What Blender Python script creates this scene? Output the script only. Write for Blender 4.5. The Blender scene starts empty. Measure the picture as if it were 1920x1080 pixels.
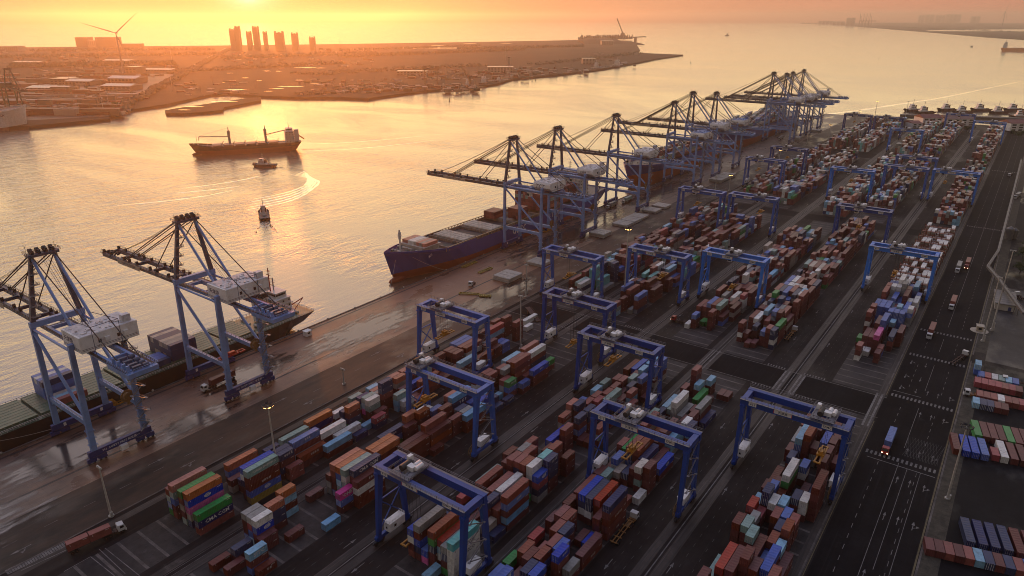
import bpy, math, random
from mathutils import Vector, Matrix
SC = bpy.context.scene
COL = SC.collection
R = math.radians
rnd = random.Random(11)
PI = math.pi

# ------------------------------------------------------------------ camera
F, CAMZ, CAMX = 1310.0, 154.0, 287.64
PITCH = math.atan2(540 - 31, F)
YAW = math.atan2(1990 - 960, math.hypot(F, 540 - 31))
FH = Vector((-math.sin(YAW), math.cos(YAW), 0))
RT = Vector((math.cos(YAW), math.sin(YAW), 0))
FW = FH * math.cos(PITCH) + Vector((0, 0, -math.sin(PITCH)))
UP = FH * math.sin(PITCH) + Vector((0, 0, math.cos(PITCH)))
EYE = Vector((CAMX, 0, CAMZ))
SEA = -3.6


def at(px, py, z=0.0):
    """the point at height z that the photograph shows at (px, py)"""
    d = FW * F + RT * (px - 960) + UP * (540 - py)
    return EYE + d * ((z - CAMZ) / d.z)


def onx(px, py, X):
    d = FW * F + RT * (px - 960) + UP * (540 - py)
    return EYE + d * ((X - EYE.x) / d.x)


def pix(p):
    v = Vector(p) - EYE
    c = v.dot(FW)
    if c < 1:
        return None
    return (960 + F * v.dot(RT) / c, 540 - F * v.dot(UP) / c, c)


cam_d = bpy.data.cameras.new('camera')
cam = bpy.data.objects.new('camera', cam_d)
COL.objects.link(cam)
cam.location = EYE
cam.rotation_euler = (PI / 2 - PITCH, 0, YAW)
cam_d.sensor_width = 36
cam_d.lens = F / 1920 * 36
cam_d.clip_start = 1
cam_d.clip_end = 80000
SC.camera = cam


# ------------------------------------------------------------------ materials
def new_mat(name):
    m = bpy.data.materials.new(name)
    m.use_nodes = True
    nt = m.node_tree
    return m, nt, nt.nodes, nt.links, nt.nodes['Principled BSDF']


def mat(name, col, rough=0.55, metal=0.0, var=0.18, scale=0.6, dirt=None, dirt_amt=0.45, dirt_scale=0.35, bump=0.0, spec=None, stretch=(1, 1, 1), hue=0.0):
    """a painted or weathered surface: base colour with tone variation, patches of dirt or rust, per-object shift"""
    m, nt, N, L, P = new_mat(name)
    tc = N.new('ShaderNodeTexCoord')
    oi = N.new('ShaderNodeObjectInfo')
    mp = N.new('ShaderNodeMapping')
    mp.inputs['Scale'].default_value = stretch
    add = N.new('ShaderNodeVectorMath')
    add.operation = 'MULTIPLY_ADD'
    add.inputs[1].default_value = (97, 61, 43)
    comb = N.new('ShaderNodeCombineXYZ')
    for i in range(3):
        L.new(oi.outputs['Random'], comb.inputs[i])
    L.new(comb.outputs[0], add.inputs[0])
    L.new(tc.outputs['Object'], add.inputs[2])
    L.new(add.outputs[0], mp.inputs[0])
    n1 = N.new('ShaderNodeTexNoise')
    n1.inputs['Scale'].default_value = scale
    n1.inputs['Detail'].default_value = 5
    n1.inputs['Roughness'].default_value = 0.65
    L.new(mp.outputs[0], n1.inputs['Vector'])
    mr = N.new('ShaderNodeMapRange')
    mr.inputs['From Min'].default_value = 0.3
    mr.inputs['From Max'].default_value = 0.7
    mr.inputs['To Min'].default_value = 1 - var
    mr.inputs['To Max'].default_value = 1 + var
    L.new(n1.outputs['Fac'], mr.inputs['Value'])
    hs = N.new('ShaderNodeHueSaturation')
    hs.inputs['Color'].default_value = (*col, 1)
    at_ = N.new('ShaderNodeAttribute')
    at_.attribute_name = 'tone'
    ad_ = N.new('ShaderNodeMath')
    L.new(mr.outputs[0], ad_.inputs[0])
    L.new(at_.outputs['Fac'], ad_.inputs[1])
    L.new(ad_.outputs[0], hs.inputs['Value'])
    if hue:
        h = N.new('ShaderNodeMapRange')
        h.inputs['To Min'].default_value = 0.5 - hue
        h.inputs['To Max'].default_value = 0.5 + hue
        L.new(oi.outputs['Random'], h.inputs['Value'])
        L.new(h.outputs[0], hs.inputs['Hue'])
        s = N.new('ShaderNodeMapRange')
        s.inputs['From Min'].default_value = 0
        s.inputs['To Min'].default_value = 0.75
        s.inputs['To Max'].default_value = 1.08
        L.new(oi.outputs['Random'], s.inputs['Value'])
        L.new(s.outputs[0], hs.inputs['Saturation'])
    out = hs.outputs[0]
    if dirt:
        n2 = N.new('ShaderNodeTexNoise')
        n2.inputs['Scale'].default_value = dirt_scale
        n2.inputs['Detail'].default_value = 8
        n2.inputs['Roughness'].default_value = 0.7
        L.new(mp.outputs[0], n2.inputs['Vector'])
        r2 = N.new('ShaderNodeMapRange')
        r2.inputs['From Min'].default_value = 0.5
        r2.inputs['From Max'].default_value = 0.72
        r2.inputs['To Max'].default_value = dirt_amt
        L.new(n2.outputs['Fac'], r2.inputs['Value'])
        mx = N.new('ShaderNodeMixRGB')
        mx.inputs[2].default_value = (*dirt, 1)
        L.new(r2.outputs[0], mx.inputs[0])
        L.new(out, mx.inputs[1])
        out = mx.outputs[0]
    L.new(out, P.inputs['Base Color'])
    P.inputs['Roughness'].default_value = rough
    P.inputs['Metallic'].default_value = metal
    if spec is not None:
        P.inputs['Specular IOR Level'].default_value = spec
    if bump:
        b = N.new('ShaderNodeBump')
        b.inputs['Strength'].default_value = bump
        b.inputs['Distance'].default_value = 0.05
        L.new(n1.outputs['Fac'], b.inputs['Height'])
        L.new(b.outputs[0], P.inputs['Normal'])
    return m


def emit_mat(name, col, s):
    m, nt, N, L, P = new_mat(name)
    P.inputs['Base Color'].default_value = (*col, 1)
    P.inputs['Emission Color'].default_value = (*col, 1)
    P.inputs['Emission Strength'].default_value = s
    return m


# ------------------------------------------------------------------ mesh collector
class MB:
    def __init__(s):
        s.v, s.f, s.m = [], [], []

    def add(s, vs, fs, m=0):
        b = len(s.v)
        s.v += [tuple(v) for v in vs]
        s.f += [tuple(b + i for i in f) for f in fs]
        s.m += [m] * len(fs)
        return s

    def box(s, x0, y0, z0, x1, y1, z1, m=0):
        v = [(x0, y0, z0), (x1, y0, z0), (x1, y1, z0), (x0, y1, z0), (x0, y0, z1), (x1, y0, z1), (x1, y1, z1), (x0, y1, z1)]
        return s.add(v, [(0, 3, 2, 1), (4, 5, 6, 7), (0, 1, 5, 4), (1, 2, 6, 5), (2, 3, 7, 6), (3, 0, 4, 7)], m)

    def cbox(s, c, d, m=0, rz=0.0):
        """box by centre and size, turned about z"""
        ca, sa = math.cos(rz), math.sin(rz)
        v = []
        for dz in (-.5, .5):
            for dx, dy in ((-.5, -.5), (.5, -.5), (.5, .5), (-.5, .5)):
                x, y = dx * d[0], dy * d[1]
                v.append((c[0] + x * ca - y * sa, c[1] + x * sa + y * ca, c[2] + dz * d[2]))
        return s.add(v, [(0, 3, 2, 1), (4, 5, 6, 7), (0, 1, 5, 4), (1, 2, 6, 5), (2, 3, 7, 6), (3, 0, 4, 7)], m)

    def beam(s, p, q, w, h=None, m=0, up=(0, 0, 1), w2=None, h2=None):
        """box-section member from p to q; w across, h along 'up'; may taper to w2 x h2"""
        h = w if h is None else h
        w2 = w if w2 is None else w2
        h2 = h if h2 is None else h2
        p, q, u = Vector(p), Vector(q), Vector(up)
        d = (q - p).normalized()
        a = d.cross(u)
        if a.length < 1e-4:
            a = d.cross(Vector((0, 1, 0)))
        a.normalize()
        b = a.cross(d)
        v = []
        for o, ww, hh in ((p, w, h), (q, w2, h2)):
            for i, j in ((-.5, -.5), (.5, -.5), (.5, .5), (-.5, .5)):
                v.append(o + a * (i * ww) + b * (j * hh))
        return s.add(v, [(0, 3, 2, 1), (4, 5, 6, 7), (0, 1, 5, 4), (1, 2, 6, 5), (2, 3, 7, 6), (3, 0, 4, 7)], m)

    def tube(s, p, q, r, n=8, m=0, r2=None):
        r2 = r if r2 is None else r2
        p, q = Vector(p), Vector(q)
        d = (q - p).normalized()
        a = d.cross(Vector((0, 0, 1)))
        if a.length < 1e-4:
            a = Vector((1, 0, 0))
        a.normalize()
        b = a.cross(d)
        v = []
        for o, rr in ((p, r), (q, r2)):
            for i in range(n):
                t = 2 * PI * i / n
                v.append(o + a * (rr * math.cos(t)) + b * (rr * math.sin(t)))
        f = [(i, (i + 1) % n, n + (i + 1) % n, n + i) for i in range(n)]
        f.append(tuple(range(n - 1, -1, -1)))
        f.append(tuple(range(n, 2 * n)))
        return s.add(v, f, m)

    def cable(s, p, q, r, sag=0.0, n=6, m=0):
        p, q = Vector(p), Vector(q)
        pts = [p.lerp(q, i / n) - Vector((0, 0, sag * 4 * (i / n) * (1 - i / n))) for i in range(n + 1)]
        for a, b in zip(pts, pts[1:]):
            s.tube(a, b, r, 5, m)
        return s

    def poly(s, pts, m=0):
        return s.add(pts, [tuple(range(len(pts)))], m)

    def prism(s, pts, d, m=0):
        """extrude the polygon pts (3-D, planar) by vector d"""
        d = Vector(d)
        n = len(pts)
        a = [Vector(p) for p in pts]
        v = a + [p + d for p in a]
        f = [tuple(range(n - 1, -1, -1)), tuple(range(n, 2 * n))]
        f += [(i, (i + 1) % n, n + (i + 1) % n, n + i) for i in range(n)]
        return s.add(v, f, m)

    def loft(s, rings, m=0, cap=True, close=True):
        n = len(rings[0])
        v = [p for r in rings for p in r]
        f = []
        for k in range(len(rings) - 1):
            for i in range(n if close else n - 1):
                j = (i + 1) % n
                f.append((k * n + i, k * n + j, (k + 1) * n + j, (k + 1) * n + i))
        if cap:
            f.append(tuple(range(n - 1, -1, -1)))
            f.append(tuple((len(rings) - 1) * n + i for i in range(n)))
        return s.add(v, f, m)

    def rail(s, pts, h=1.1, r=0.05, m=0, step=2.5):
        """handrail along a path"""
        pts = [Vector(p) for p in pts]
        for a, b in zip(pts, pts[1:]):
            u = Vector((0, 0, h))
            s.beam(a + u, b + u, r * 2, r * 2, m)
            s.beam(a + u * .55, b + u * .55, r * 1.6, r * 1.6, m)
            n = max(1, int((b - a).length / step))
            for i in range(n + 1):
                c = a.lerp(b, i / n)
                s.beam(c, c + u, r * 2, r * 2, m, up=(0, 1, 0))
        return s

    def xform(s, M):
        s.v = [tuple(M @ Vector(v)) for v in s.v]
        return s

    def mesh(s, name, mats):
        me = bpy.data.meshes.new(name)
        me.from_pydata(s.v, [], s.f)
        for mm in (mats if isinstance(mats, (list, tuple)) else [mats]):
            me.materials.append(mm)
        if any(s.m):
            me.polygons.foreach_set('material_index', s.m)
        me.update()
        return me

    def build(s, name, mats, parent=None, loc=(0, 0, 0), rz=0.0, smooth=False):
        me = s.mesh(name, mats)
        if smooth:
            me.polygons.foreach_set('use_smooth', [True] * len(me.polygons))
        o = bpy.data.objects.new(name, me)
        COL.objects.link(o)
        o.location = loc
        if rz:
            o.rotation_euler = (0, 0, rz)
        if parent is not None:
            o.parent = parent
        return o


def tag(o, label=None, cat=None, group=None, kind=None):
    for k, v in (('label', label), ('category', cat), ('group', group), ('kind', kind)):
        if v:
            o[k] = v
    return o


def thing(name, label, cat, loc=(0, 0, 0), rz=0.0, group=None):
    o = bpy.data.objects.new(name, None)
    COL.objects.link(o)
    o.location = loc
    o.rotation_euler = (0, 0, rz)
    o.empty_display_size = 0.5
    return tag(o, label, cat, group)


KIDS = {}


def copy_tree(o, parent=None):
    c = o.copy()
    COL.objects.link(c)
    c.parent = parent
    for ch in list(o.children):
        copy_tree(ch, c)
    return c


_txt = {}


def text_mesh(body, mname='lettering', bold=False):
    """flat filled lettering as mesh data: list of verts (x right, y up; height of capitals = 1) and faces"""
    key = (body, bold)
    if key in _txt:
        return _txt[key]
    c = bpy.data.curves.new('lettering', 'FONT')
    c.body = body
    c.size = 1.4
    c.resolution_u = 1
    c.offset = 0.02 if bold else 0.0
    o = bpy.data.objects.new('lettering', c)
    COL.objects.link(o)
    bpy.context.view_layer.update()
    dg = bpy.context.evaluated_depsgraph_get()
    me = bpy.data.meshes.new_from_object(o.evaluated_get(dg))
    vs = [tuple(v.co) for v in me.vertices]
    fs = [tuple(p.vertices) for p in me.polygons]
    bpy.data.objects.remove(o)
    bpy.data.curves.remove(c)
    bpy.data.meshes.remove(me)
    x0, x1 = min(v[0] for v in vs), max(v[0] for v in vs)
    y0, y1 = min(v[1] for v in vs), max(v[1] for v in vs)
    vs = [(v[0] - (x0 + x1) / 2, v[1] - (y0 + y1) / 2) for v in vs]
    _txt[key] = (vs, fs, x1 - x0, y1 - y0)
    return _txt[key]


def add_text(mb, body, c, right, up, height=None, width=None, m=0, bold=True):
    """lettering centred at c in the plane of right/up, fitted to a width or a height"""
    vs, fs, w, h = text_mesh(body, bold=bold)
    k = min(x for x in ((height / h) if height else 1e9, (width / w) if width else 1e9))
    c, r, u = Vector(c), Vector(right).normalized(), Vector(up).normalized()
    mb.add([c + r * (x * k) + u * (y * k) for x, y in vs], fs, m)
# ------------------------------------------------------------------ sky, sun, air
SUN_DIR = (FW * F + RT * (470 - 960) + UP * (540 - 31)).normalized()
SUN_AZ = math.atan2(SUN_DIR.y, SUN_DIR.x)
SUN_EL = R(2.0)
SD = Vector((math.cos(SUN_AZ) * math.cos(SUN_EL), math.sin(SUN_AZ) * math.cos(SUN_EL), math.sin(SUN_EL)))

W = bpy.data.worlds.new('World')
SC.world = W
W.use_nodes = True
wn, wl = W.node_tree.nodes, W.node_tree.links
wn.clear()
wout = wn.new('ShaderNodeOutputWorld')
sky = wn.new('ShaderNodeTexSky')
sky.sky_type = 'NISHITA'
sky.sun_disc = False
sky.sun_elevation = SUN_EL
sky.sun_rotation = PI / 2 - SUN_AZ
sky.dust_density = 5.0
sky.air_density = 1.6
sky.ozone_density = 1.0
bg1 = wn.new('ShaderNodeBackground')
bg1.inputs['Strength'].default_value = 0.05
wl.new(sky.outputs[0], bg1.inputs[0])
# thin high cloud and dusk haze lit by the low sun: warm band at the horizon, greyer above, glow round the sun
geo = wn.new('ShaderNodeNewGeometry')
neg = wn.new('ShaderNodeTexCoord')
sep = wn.new('ShaderNodeSeparateXYZ')
wl.new(neg.outputs['Generated'], sep.inputs[0])
ramp = wn.new('ShaderNodeValToRGB')
el = ramp.color_ramp.elements
el[0].position = 0.0
el[0].color = (0.50, 0.20, 0.12, 1)
el[1].position = 1.0
el[1].color = (0.38, 0.43, 0.70, 1)
for p, c in ((0.03, (0.54, 0.23, 0.15, 1)), (0.09, (1.0, 0.76, 0.38, 1)), (0.20, (0.92, 0.74, 0.46, 1)), (0.42, (0.62, 0.53, 0.55, 1)), (0.65, (0.45, 0.45, 0.62, 1))):
    e = el.new(p)
    e.color = c
wl.new(sep.outputs['Z'], ramp.inputs[0])
dot = wn.new('ShaderNodeVectorMath')
dot.operation = 'DOT_PRODUCT'
dot.inputs[1].default_value = SD
wl.new(neg.outputs['Generated'], dot.inputs[0])
clampd = wn.new('ShaderNodeMath')
clampd.operation = 'MAXIMUM'
clampd.inputs[1].default_value = 0.0
wl.new(dot.outputs['Value'], clampd.inputs[0])
prev = ramp.outputs[0]
# the side of the sky away from the sun is dimmer
mrd = wn.new('ShaderNodeMapRange')
mrd.inputs['From Min'].default_value = -0.35
mrd.inputs['From Max'].default_value = 0.65
mrd.inputs['To Min'].default_value = 0.30
mrd.inputs['To Max'].default_value = 1.30
wl.new(dot.outputs['Value'], mrd.inputs[0])
mul = wn.new('ShaderNodeVectorMath')
mul.operation = 'SCALE'
wl.new(prev, mul.inputs[0])
wl.new(mrd.outputs[0], mul.inputs['Scale'])
prev = mul.outputs[0]
for power, c in ((6, (0.30, 0.17, 0.0)), (40, (0.05, 0.10, 0.0)), (300, (0.08, 0.14, 0.04)), (2500, (0.5, 0.5, 0.4)), (16000, (3.0, 2.6, 1.8))):
    pw = wn.new('ShaderNodeMath')
    pw.operation = 'POWER'
    pw.inputs[1].default_value = power
    wl.new(clampd.outputs[0], pw.inputs[0])
    sc = wn.new('ShaderNodeVectorMath')
    sc.operation = 'SCALE'
    sc.inputs[0].default_value = c
    wl.new(pw.outputs[0], sc.inputs['Scale'])
    ad = wn.new('ShaderNodeVectorMath')
    ad.operation = 'ADD'
    wl.new(prev, ad.inputs[0])
    wl.new(sc.outputs[0], ad.inputs[1])
    prev = ad.outputs[0]
# faint streaks of cloud
cn = wn.new('ShaderNodeTexNoise')
cm = wn.new('ShaderNodeMapping')
cm.inputs['Scale'].default_value = (2.2, 2.2, 26)
wl.new(neg.outputs['Generated'], cm.inputs[0])
wl.new(cm.outputs[0], cn.inputs['Vector'])
cn.inputs['Scale'].default_value = 1.6
cn.inputs['Detail'].default_value = 5
cr = wn.new('ShaderNodeMapRange')
cr.inputs['From Min'].default_value = 0.35
cr.inputs['From Max'].default_value = 0.65
cr.inputs['To Min'].default_value = 0.93
cr.inputs['To Max'].default_value = 1.06
wl.new(cn.outputs['Fac'], cr.inputs[0])
sc2 = wn.new('ShaderNodeVectorMath')
sc2.operation = 'SCALE'
wl.new(prev, sc2.inputs[0])
wl.new(cr.outputs[0], sc2.inputs['Scale'])
bg2 = wn.new('ShaderNodeBackground')
bg2.inputs['Strength'].default_value = 1.0
wl.new(sc2.outputs[0], bg2.inputs[0])
addw = wn.new('ShaderNodeAddShader')
wl.new(bg1.outputs[0], addw.inputs[0])
wl.new(bg2.outputs[0], addw.inputs[1])
wl.new(addw.outputs[0], wout.inputs['Surface'])

sun_d = bpy.data.lights.new('sun', 'SUN')
sun_d.energy = 2.3
sun_d.angle = R(2.5)
sun_d.color = (1.0, 0.27, 0.05)
sun = bpy.data.objects.new('sun', sun_d)
COL.objects.link(sun)
sun.location = (0, 0, 300)
sun.rotation_euler = (-SD).to_track_quat('-Z', 'Y').to_euler()

SC.view_settings.view_transform = 'Standard'
SC.view_settings.look = 'None'
SC.view_settings.exposure = 0.0
SC.view_settings.gamma = 1.0
SC.cycles.max_bounces = 5
SC.cycles.diffuse_bounces = 2
SC.cycles.glossy_bounces = 3
SC.cycles.transmission_bounces = 2
SC.cycles.volume_bounces = 0
SC.cycles.caustics_reflective = False
SC.cycles.caustics_refractive = False
SC.cycles.use_denoising = True
SC.cycles.filter_width = 0.95
SC.cycles.denoising_prefilter = 'ACCURATE'
SC.cycles.sample_clamp_indirect = 4.0
SC.cycles.sample_clamp_direct = 3.2

# air
HZ = MB()
HZ.box(-23200, -2600, SEA - 2.0, 11500, 22600, 236)
hm = bpy.data.materials.new('haze_air')
hm.use_nodes = True
hn = hm.node_tree.nodes
hn.clear()
ho = hn.new('ShaderNodeOutputMaterial')
hv = hn.new('ShaderNodeVolumePrincipled')
hv.inputs['Color'].default_value = (0.96, 0.87, 0.80, 1)
hv.inputs['Density'].default_value = HAZE_D = 0.000095
hv.inputs['Anisotropy'].default_value = 0.77
hm.node_tree.links.new(hv.outputs[0], ho.inputs['Volume'])
haze = HZ.build('haze', hm)
tag(haze, 'warm dusty evening haze filling the air over harbour', 'haze', kind='stuff')

# ------------------------------------------------------------------ sea
def sea_material():
    m, nt, N, L, P = new_mat('harbour_water')
    tc = N.new('ShaderNodeTexCoord')

    def noise(scale, stretch, detail=3, rot=0.0, dist=0.0):
        mp = N.new('ShaderNodeMapping')
        mp.inputs['Scale'].default_value = stretch
        mp.inputs['Rotation'].default_value = (0, 0, rot)
        n = N.new('ShaderNodeTexNoise')
        n.inputs['Scale'].default_value = scale
        n.inputs['Detail'].default_value = detail
        n.inputs['Roughness'].default_value = 0.55
        n.inputs['Distortion'].default_value = dist
        L.new(tc.outputs['Object'], mp.inputs[0])
        L.new(mp.outputs[0], n.inputs['Vector'])
        return n.outputs['Fac']

    def math_(op, a, b):
        q = N.new('ShaderNodeMath')
        q.operation = op
        for i, x in enumerate((a, b)):
            if isinstance(x, (int, float)):
                q.inputs[i].default_value = x
            else:
                L.new(x, q.inputs[i])
        return q.outputs[0]
    a = noise(0.22, (1, 0.45, 1), 4, R(35), 0.6)
    b = noise(0.05, (1, 0.5, 1), 3, R(20), 0.4)
    c = noise(0.9, (1, 0.7, 1), 2, R(50))
    calm = noise(0.0022, (1, 2.2, 1), 4, R(30), 1.2)   # slicks of calmer water
    h = math_('ADD', math_('MULTIPLY', a, 1.0), math_('MULTIPLY', b, 1.6))
    h = math_('ADD', h, math_('MULTIPLY', c, 0.18))
    cm = N.new('ShaderNodeMapRange')
    cm.inputs['From Min'].default_value = 0.40
    cm.inputs['From Max'].default_value = 0.58
    cm.inputs['To Min'].default_value = 0.12
    cm.inputs['To Max'].default_value = 1.0
    L.new(calm, cm.inputs[0])
    bp = N.new('ShaderNodeBump')
    bp.inputs['Distance'].default_value = 0.8
    L.new(cm.outputs[0], bp.inputs['Strength'])
    L.new(h, bp.inputs['Height'])
    P.inputs['Base Color'].default_value = (0.16, 0.125, 0.085, 1)
    P.inputs['Roughness'].default_value = 0.2
    P.inputs['IOR'].default_value = 1.34
    L.new(bp.outputs[0], P.inputs['Normal'])
    gl = N.new('ShaderNodeBsdfGlossy')
    gl.inputs['Roughness'].default_value = 0.15
    gl.inputs['Color'].default_value = (0.97, 0.95, 0.92, 1)
    L.new(bp.outputs[0], gl.inputs['Normal'])
    lw = N.new('ShaderNodeFresnel')
    lw.inputs['IOR'].default_value = 2.6
    L.new(bp.outputs[0], lw.inputs['Normal'])
    mx = N.new('ShaderNodeMixShader')
    L.new(lw.outputs[0], mx.inputs[0])
    L.new(P.outputs[0], mx.inputs[1])
    L.new(gl.outputs[0], mx.inputs[2])
    L.new(mx.outputs[0], N['Material Output'].inputs['Surface'])
    return m


M_SEA = sea_material()
sb = MB()
# one sheet of water out to the (curved-earth) visible horizon
ring = [(CAMX + 21500 * math.cos(t), 21500 * math.sin(t), 0) for t in [R(62 + 3 * i) for i in range(39)]]
sb.poly([(2500, -1500, 0)] + ring + [(-21500, -1500, 0)])
sea = sb.build('sea', M_SEA, loc=(0, 0, SEA))
tag(sea, 'calm golden harbour water mirroring the sunset sky', 'water', kind='structure')
# ------------------------------------------------------------------ ground
def ground_mat(name, c1, c2, scale=0.05, rough=0.75, wet=0.0, streak=0.0, crack=0.0, spec=0.25, tint=None, grit=0.5):
    """worn paving: two tones of grime, streaks along the traffic, wet film where noise says so"""
    m, nt, N, L, P = new_mat(name)
    tc = N.new('ShaderNodeTexCoord')

    def noise(sc, det=6, stretch=(1, 1, 1), rough_=0.65):
        mp = N.new('ShaderNodeMapping')
        mp.inputs['Scale'].default_value = stretch
        n = N.new('ShaderNodeTexNoise')
        n.inputs['Scale'].default_value = sc
        n.inputs['Detail'].default_value = det
        n.inputs['Roughness'].default_value = rough_
        L.new(tc.outputs['Object'], mp.inputs[0])
        L.new(mp.outputs[0], n.inputs['Vector'])
        return n.outputs['Fac']

    def rng(v, a, b, c, d):
        r = N.new('ShaderNodeMapRange')
        for k, x in zip(('From Min', 'From Max', 'To Min', 'To Max'), (a, b, c, d)):
            r.inputs[k].default_value = x
        L.new(v, r.inputs[0])
        return r.outputs[0]

    def mix(f, a, b, mode='MIX'):
        x = N.new('ShaderNodeMixRGB')
        x.blend_type = mode
        for i, q in ((0, f), (1, a), (2, b)):
            if isinstance(q, float):
                x.inputs[i].default_value = q
            elif isinstance(q, tuple):
                x.inputs[i].default_value = (*q, 1)
            else:
                L.new(q, x.inputs[i])
        return x.outputs[0]
    col = mix(rng(noise(scale), 0.35, 0.65, 0, 1), c1, c2)
    col = mix(rng(noise(scale * 9, 5), 0.3, 0.75, 0, 0.5), col, tuple(x * 0.55 for x in c1))
    if streak:
        col = mix(rng(noise(0.5, 4, (1, 0.035, 1)), 0.5, 0.68, 0, streak), col, tuple(x * 0.45 for x in c1))
        col = mix(rng(noise(0.9, 4, (1, 0.02, 1)), 0.58, 0.72, 0, streak * .8), col, tuple(min(1, x * 2.3) for x in c2))
    col = mix(rng(noise(0.018, 7, (1, .5, 1)), 0.54, 0.66, 0, 0.6), col, tuple(x * 0.4 for x in c1))
    col = mix(rng(noise(0.11, 8, (1, .8, 1), .75), 0.6, 0.72, 0, 0.55), col, tuple(min(1, x * 1.9) for x in c2))
    col = mix(rng(noise(1.1, 3), 0.62, 0.68, 0, grit), col, tuple(x * 0.3 for x in c1))
    if tint:
        # rust-brown colour, strongest mid-stretch, fading outward through noise
        (sx, sy), (rx, ry), sc_ = tint
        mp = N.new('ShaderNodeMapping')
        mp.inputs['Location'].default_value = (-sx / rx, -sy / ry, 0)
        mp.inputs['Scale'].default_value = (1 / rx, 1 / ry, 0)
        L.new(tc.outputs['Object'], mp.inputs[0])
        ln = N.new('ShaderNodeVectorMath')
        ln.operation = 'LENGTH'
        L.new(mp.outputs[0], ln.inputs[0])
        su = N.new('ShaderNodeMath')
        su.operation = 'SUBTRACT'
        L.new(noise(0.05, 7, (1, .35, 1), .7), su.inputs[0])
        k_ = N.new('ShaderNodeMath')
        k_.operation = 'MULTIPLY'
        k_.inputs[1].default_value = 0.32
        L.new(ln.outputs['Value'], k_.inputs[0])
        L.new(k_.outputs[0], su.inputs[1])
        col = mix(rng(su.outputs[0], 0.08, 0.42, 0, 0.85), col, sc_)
    if crack:
        b = N.new('ShaderNodeTexBrick')
        b.inputs['Scale'].default_value = 1.0
        b.inputs['Brick Width'].default_value = 6.0
        b.inputs['Row Height'].default_value = 6.0
        b.inputs['Mortar Size'].default_value = 0.07
        b.offset = 0
        b.inputs['Color1'].default_value = (1, 1, 1, 1)
        b.inputs['Color2'].default_value = (0.86, 0.86, 0.86, 1)
        b.inputs['Mortar'].default_value = (0.35, 0.35, 0.35, 1)
        L.new(tc.outputs['Object'], b.inputs['Vector'])
        col = mix(crack, col, b.outputs[0], 'MULTIPLY')
    L.new(col, P.inputs['Base Color'])
    P.inputs['Specular IOR Level'].default_value = spec
    if wet:
        w = rng(noise(0.045, 6, (1, 0.45, 1)), 0.5, 0.62, 0, 1)
        rr = N.new('ShaderNodeMapRange')
        rr.inputs['To Min'].default_value = rough
        rr.inputs['To Max'].default_value = rough * (1 - wet)
        L.new(w, rr.inputs[0])
        L.new(rr.outputs[0], P.inputs['Roughness'])
    else:
        P.inputs['Roughness'].default_value = rough
    bp = N.new('ShaderNodeBump')
    bp.inputs['Strength'].default_value = 0.25
    bp.inputs['Distance'].default_value = 0.03
    L.new(noise(1.5, 4), bp.inputs['Height'])
    L.new(bp.outputs[0], P.inputs['Normal'])
    return m


M_YARD = ground_mat('yard_asphalt', (0.015, 0.012, 0.012), (0.036, 0.029, 0.027), 0.03, 0.8, streak=0.5, wet=0.3, spec=0.12)
M_APRON = ground_mat('apron_concrete', (0.075, 0.042, 0.031), (0.17, 0.105, 0.076), 0.035, 0.48, wet=0.6, streak=0.7, crack=0.5, spec=0.6, tint=((26, 275), (44, 190), (0.30, 0.135, 0.065)))
M_LANE = ground_mat('lane_asphalt', (0.016, 0.012, 0.011), (0.036, 0.027, 0.024), 0.04, 0.65, wet=0.5, streak=0.8, spec=0.3, tint=((56, 300), (26, 200), (0.12, 0.060, 0.035)))
M_ROAD = ground_mat('road_asphalt', (0.009, 0.008, 0.009), (0.020, 0.018, 0.019), 0.04, 0.85, streak=0.45, spec=0.1)
M_PAD = ground_mat('stack_pad', (0.024, 0.020, 0.020), (0.075, 0.065, 0.061), 0.06, 0.7, streak=0.2)
M_RUN = ground_mat('runway_concrete', (0.040, 0.032, 0.029), (0.095, 0.078, 0.068), 0.05, 0.65, streak=0.75)
M_BEAMC = ground_mat('strip_concrete', (0.075, 0.064, 0.058), (0.20, 0.172, 0.155), 0.2, 0.7)
M_LOT = ground_mat('lot_asphalt', (0.007, 0.007, 0.008), (0.020, 0.019, 0.021), 0.03, 0.75, wet=0.6, crack=0.3, spec=0.12)
M_LIGHTLOT = ground_mat('lot_concrete', (0.02, 0.018, 0.019), (0.06, 0.055, 0.055), 0.03, 0.6, wet=0.4)
M_STEELRAIL = mat('rail_steel', (0.03, 0.026, 0.026), 0.45, 0.4)
M_WHITE = mat('road_paint_white', (0.17, 0.158, 0.15), 0.75, var=0.4, scale=0.8, dirt=(0.03, 0.026, 0.026), dirt_amt=0.95, dirt_scale=0.35)
M_FAINT = mat('road_paint_worn', (0.075, 0.068, 0.066), 0.8, var=0.4, scale=0.8, dirt=(0.02, 0.017, 0.017), dirt_amt=0.95, dirt_scale=0.3)
M_YELLOW = mat('road_paint_yellow', (0.13, 0.10, 0.045), 0.75, var=0.4, scale=0.8, dirt=(0.03, 0.026, 0.026), dirt_amt=0.9, dirt_scale=0.5)
M_QUAYW = mat('quay_wall_concrete', (0.10, 0.085, 0.075), 0.8, dirt=(0.03, 0.03, 0.025), dirt_amt=0.8)

YEND = 1297.0
g = MB()
g.prism([(0, -320, 0), (1500, -320, 0), (1500, YEND + 160, 0), (420, YEND + 160, 0), (300, YEND, 0), (0, YEND, 0)], (0, 0, -4.6))
yard = g.build('yard_ground', M_YARD)
tag(yard, 'dark dusty asphalt ground of the container terminal', 'ground', kind='structure')


def sheet(name, mt, rects, z, label=None):
    b = MB()
    for x0, y0, x1, y1 in rects:
        b.add([(x0, y0, 0), (x1, y0, 0), (x1, y1, 0), (x0, y1, 0)], [(0, 1, 2, 3)])
    o = b.build(name, mt, loc=(0, 0, z))
    tag(o, label, kind='structure')
    return o


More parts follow.
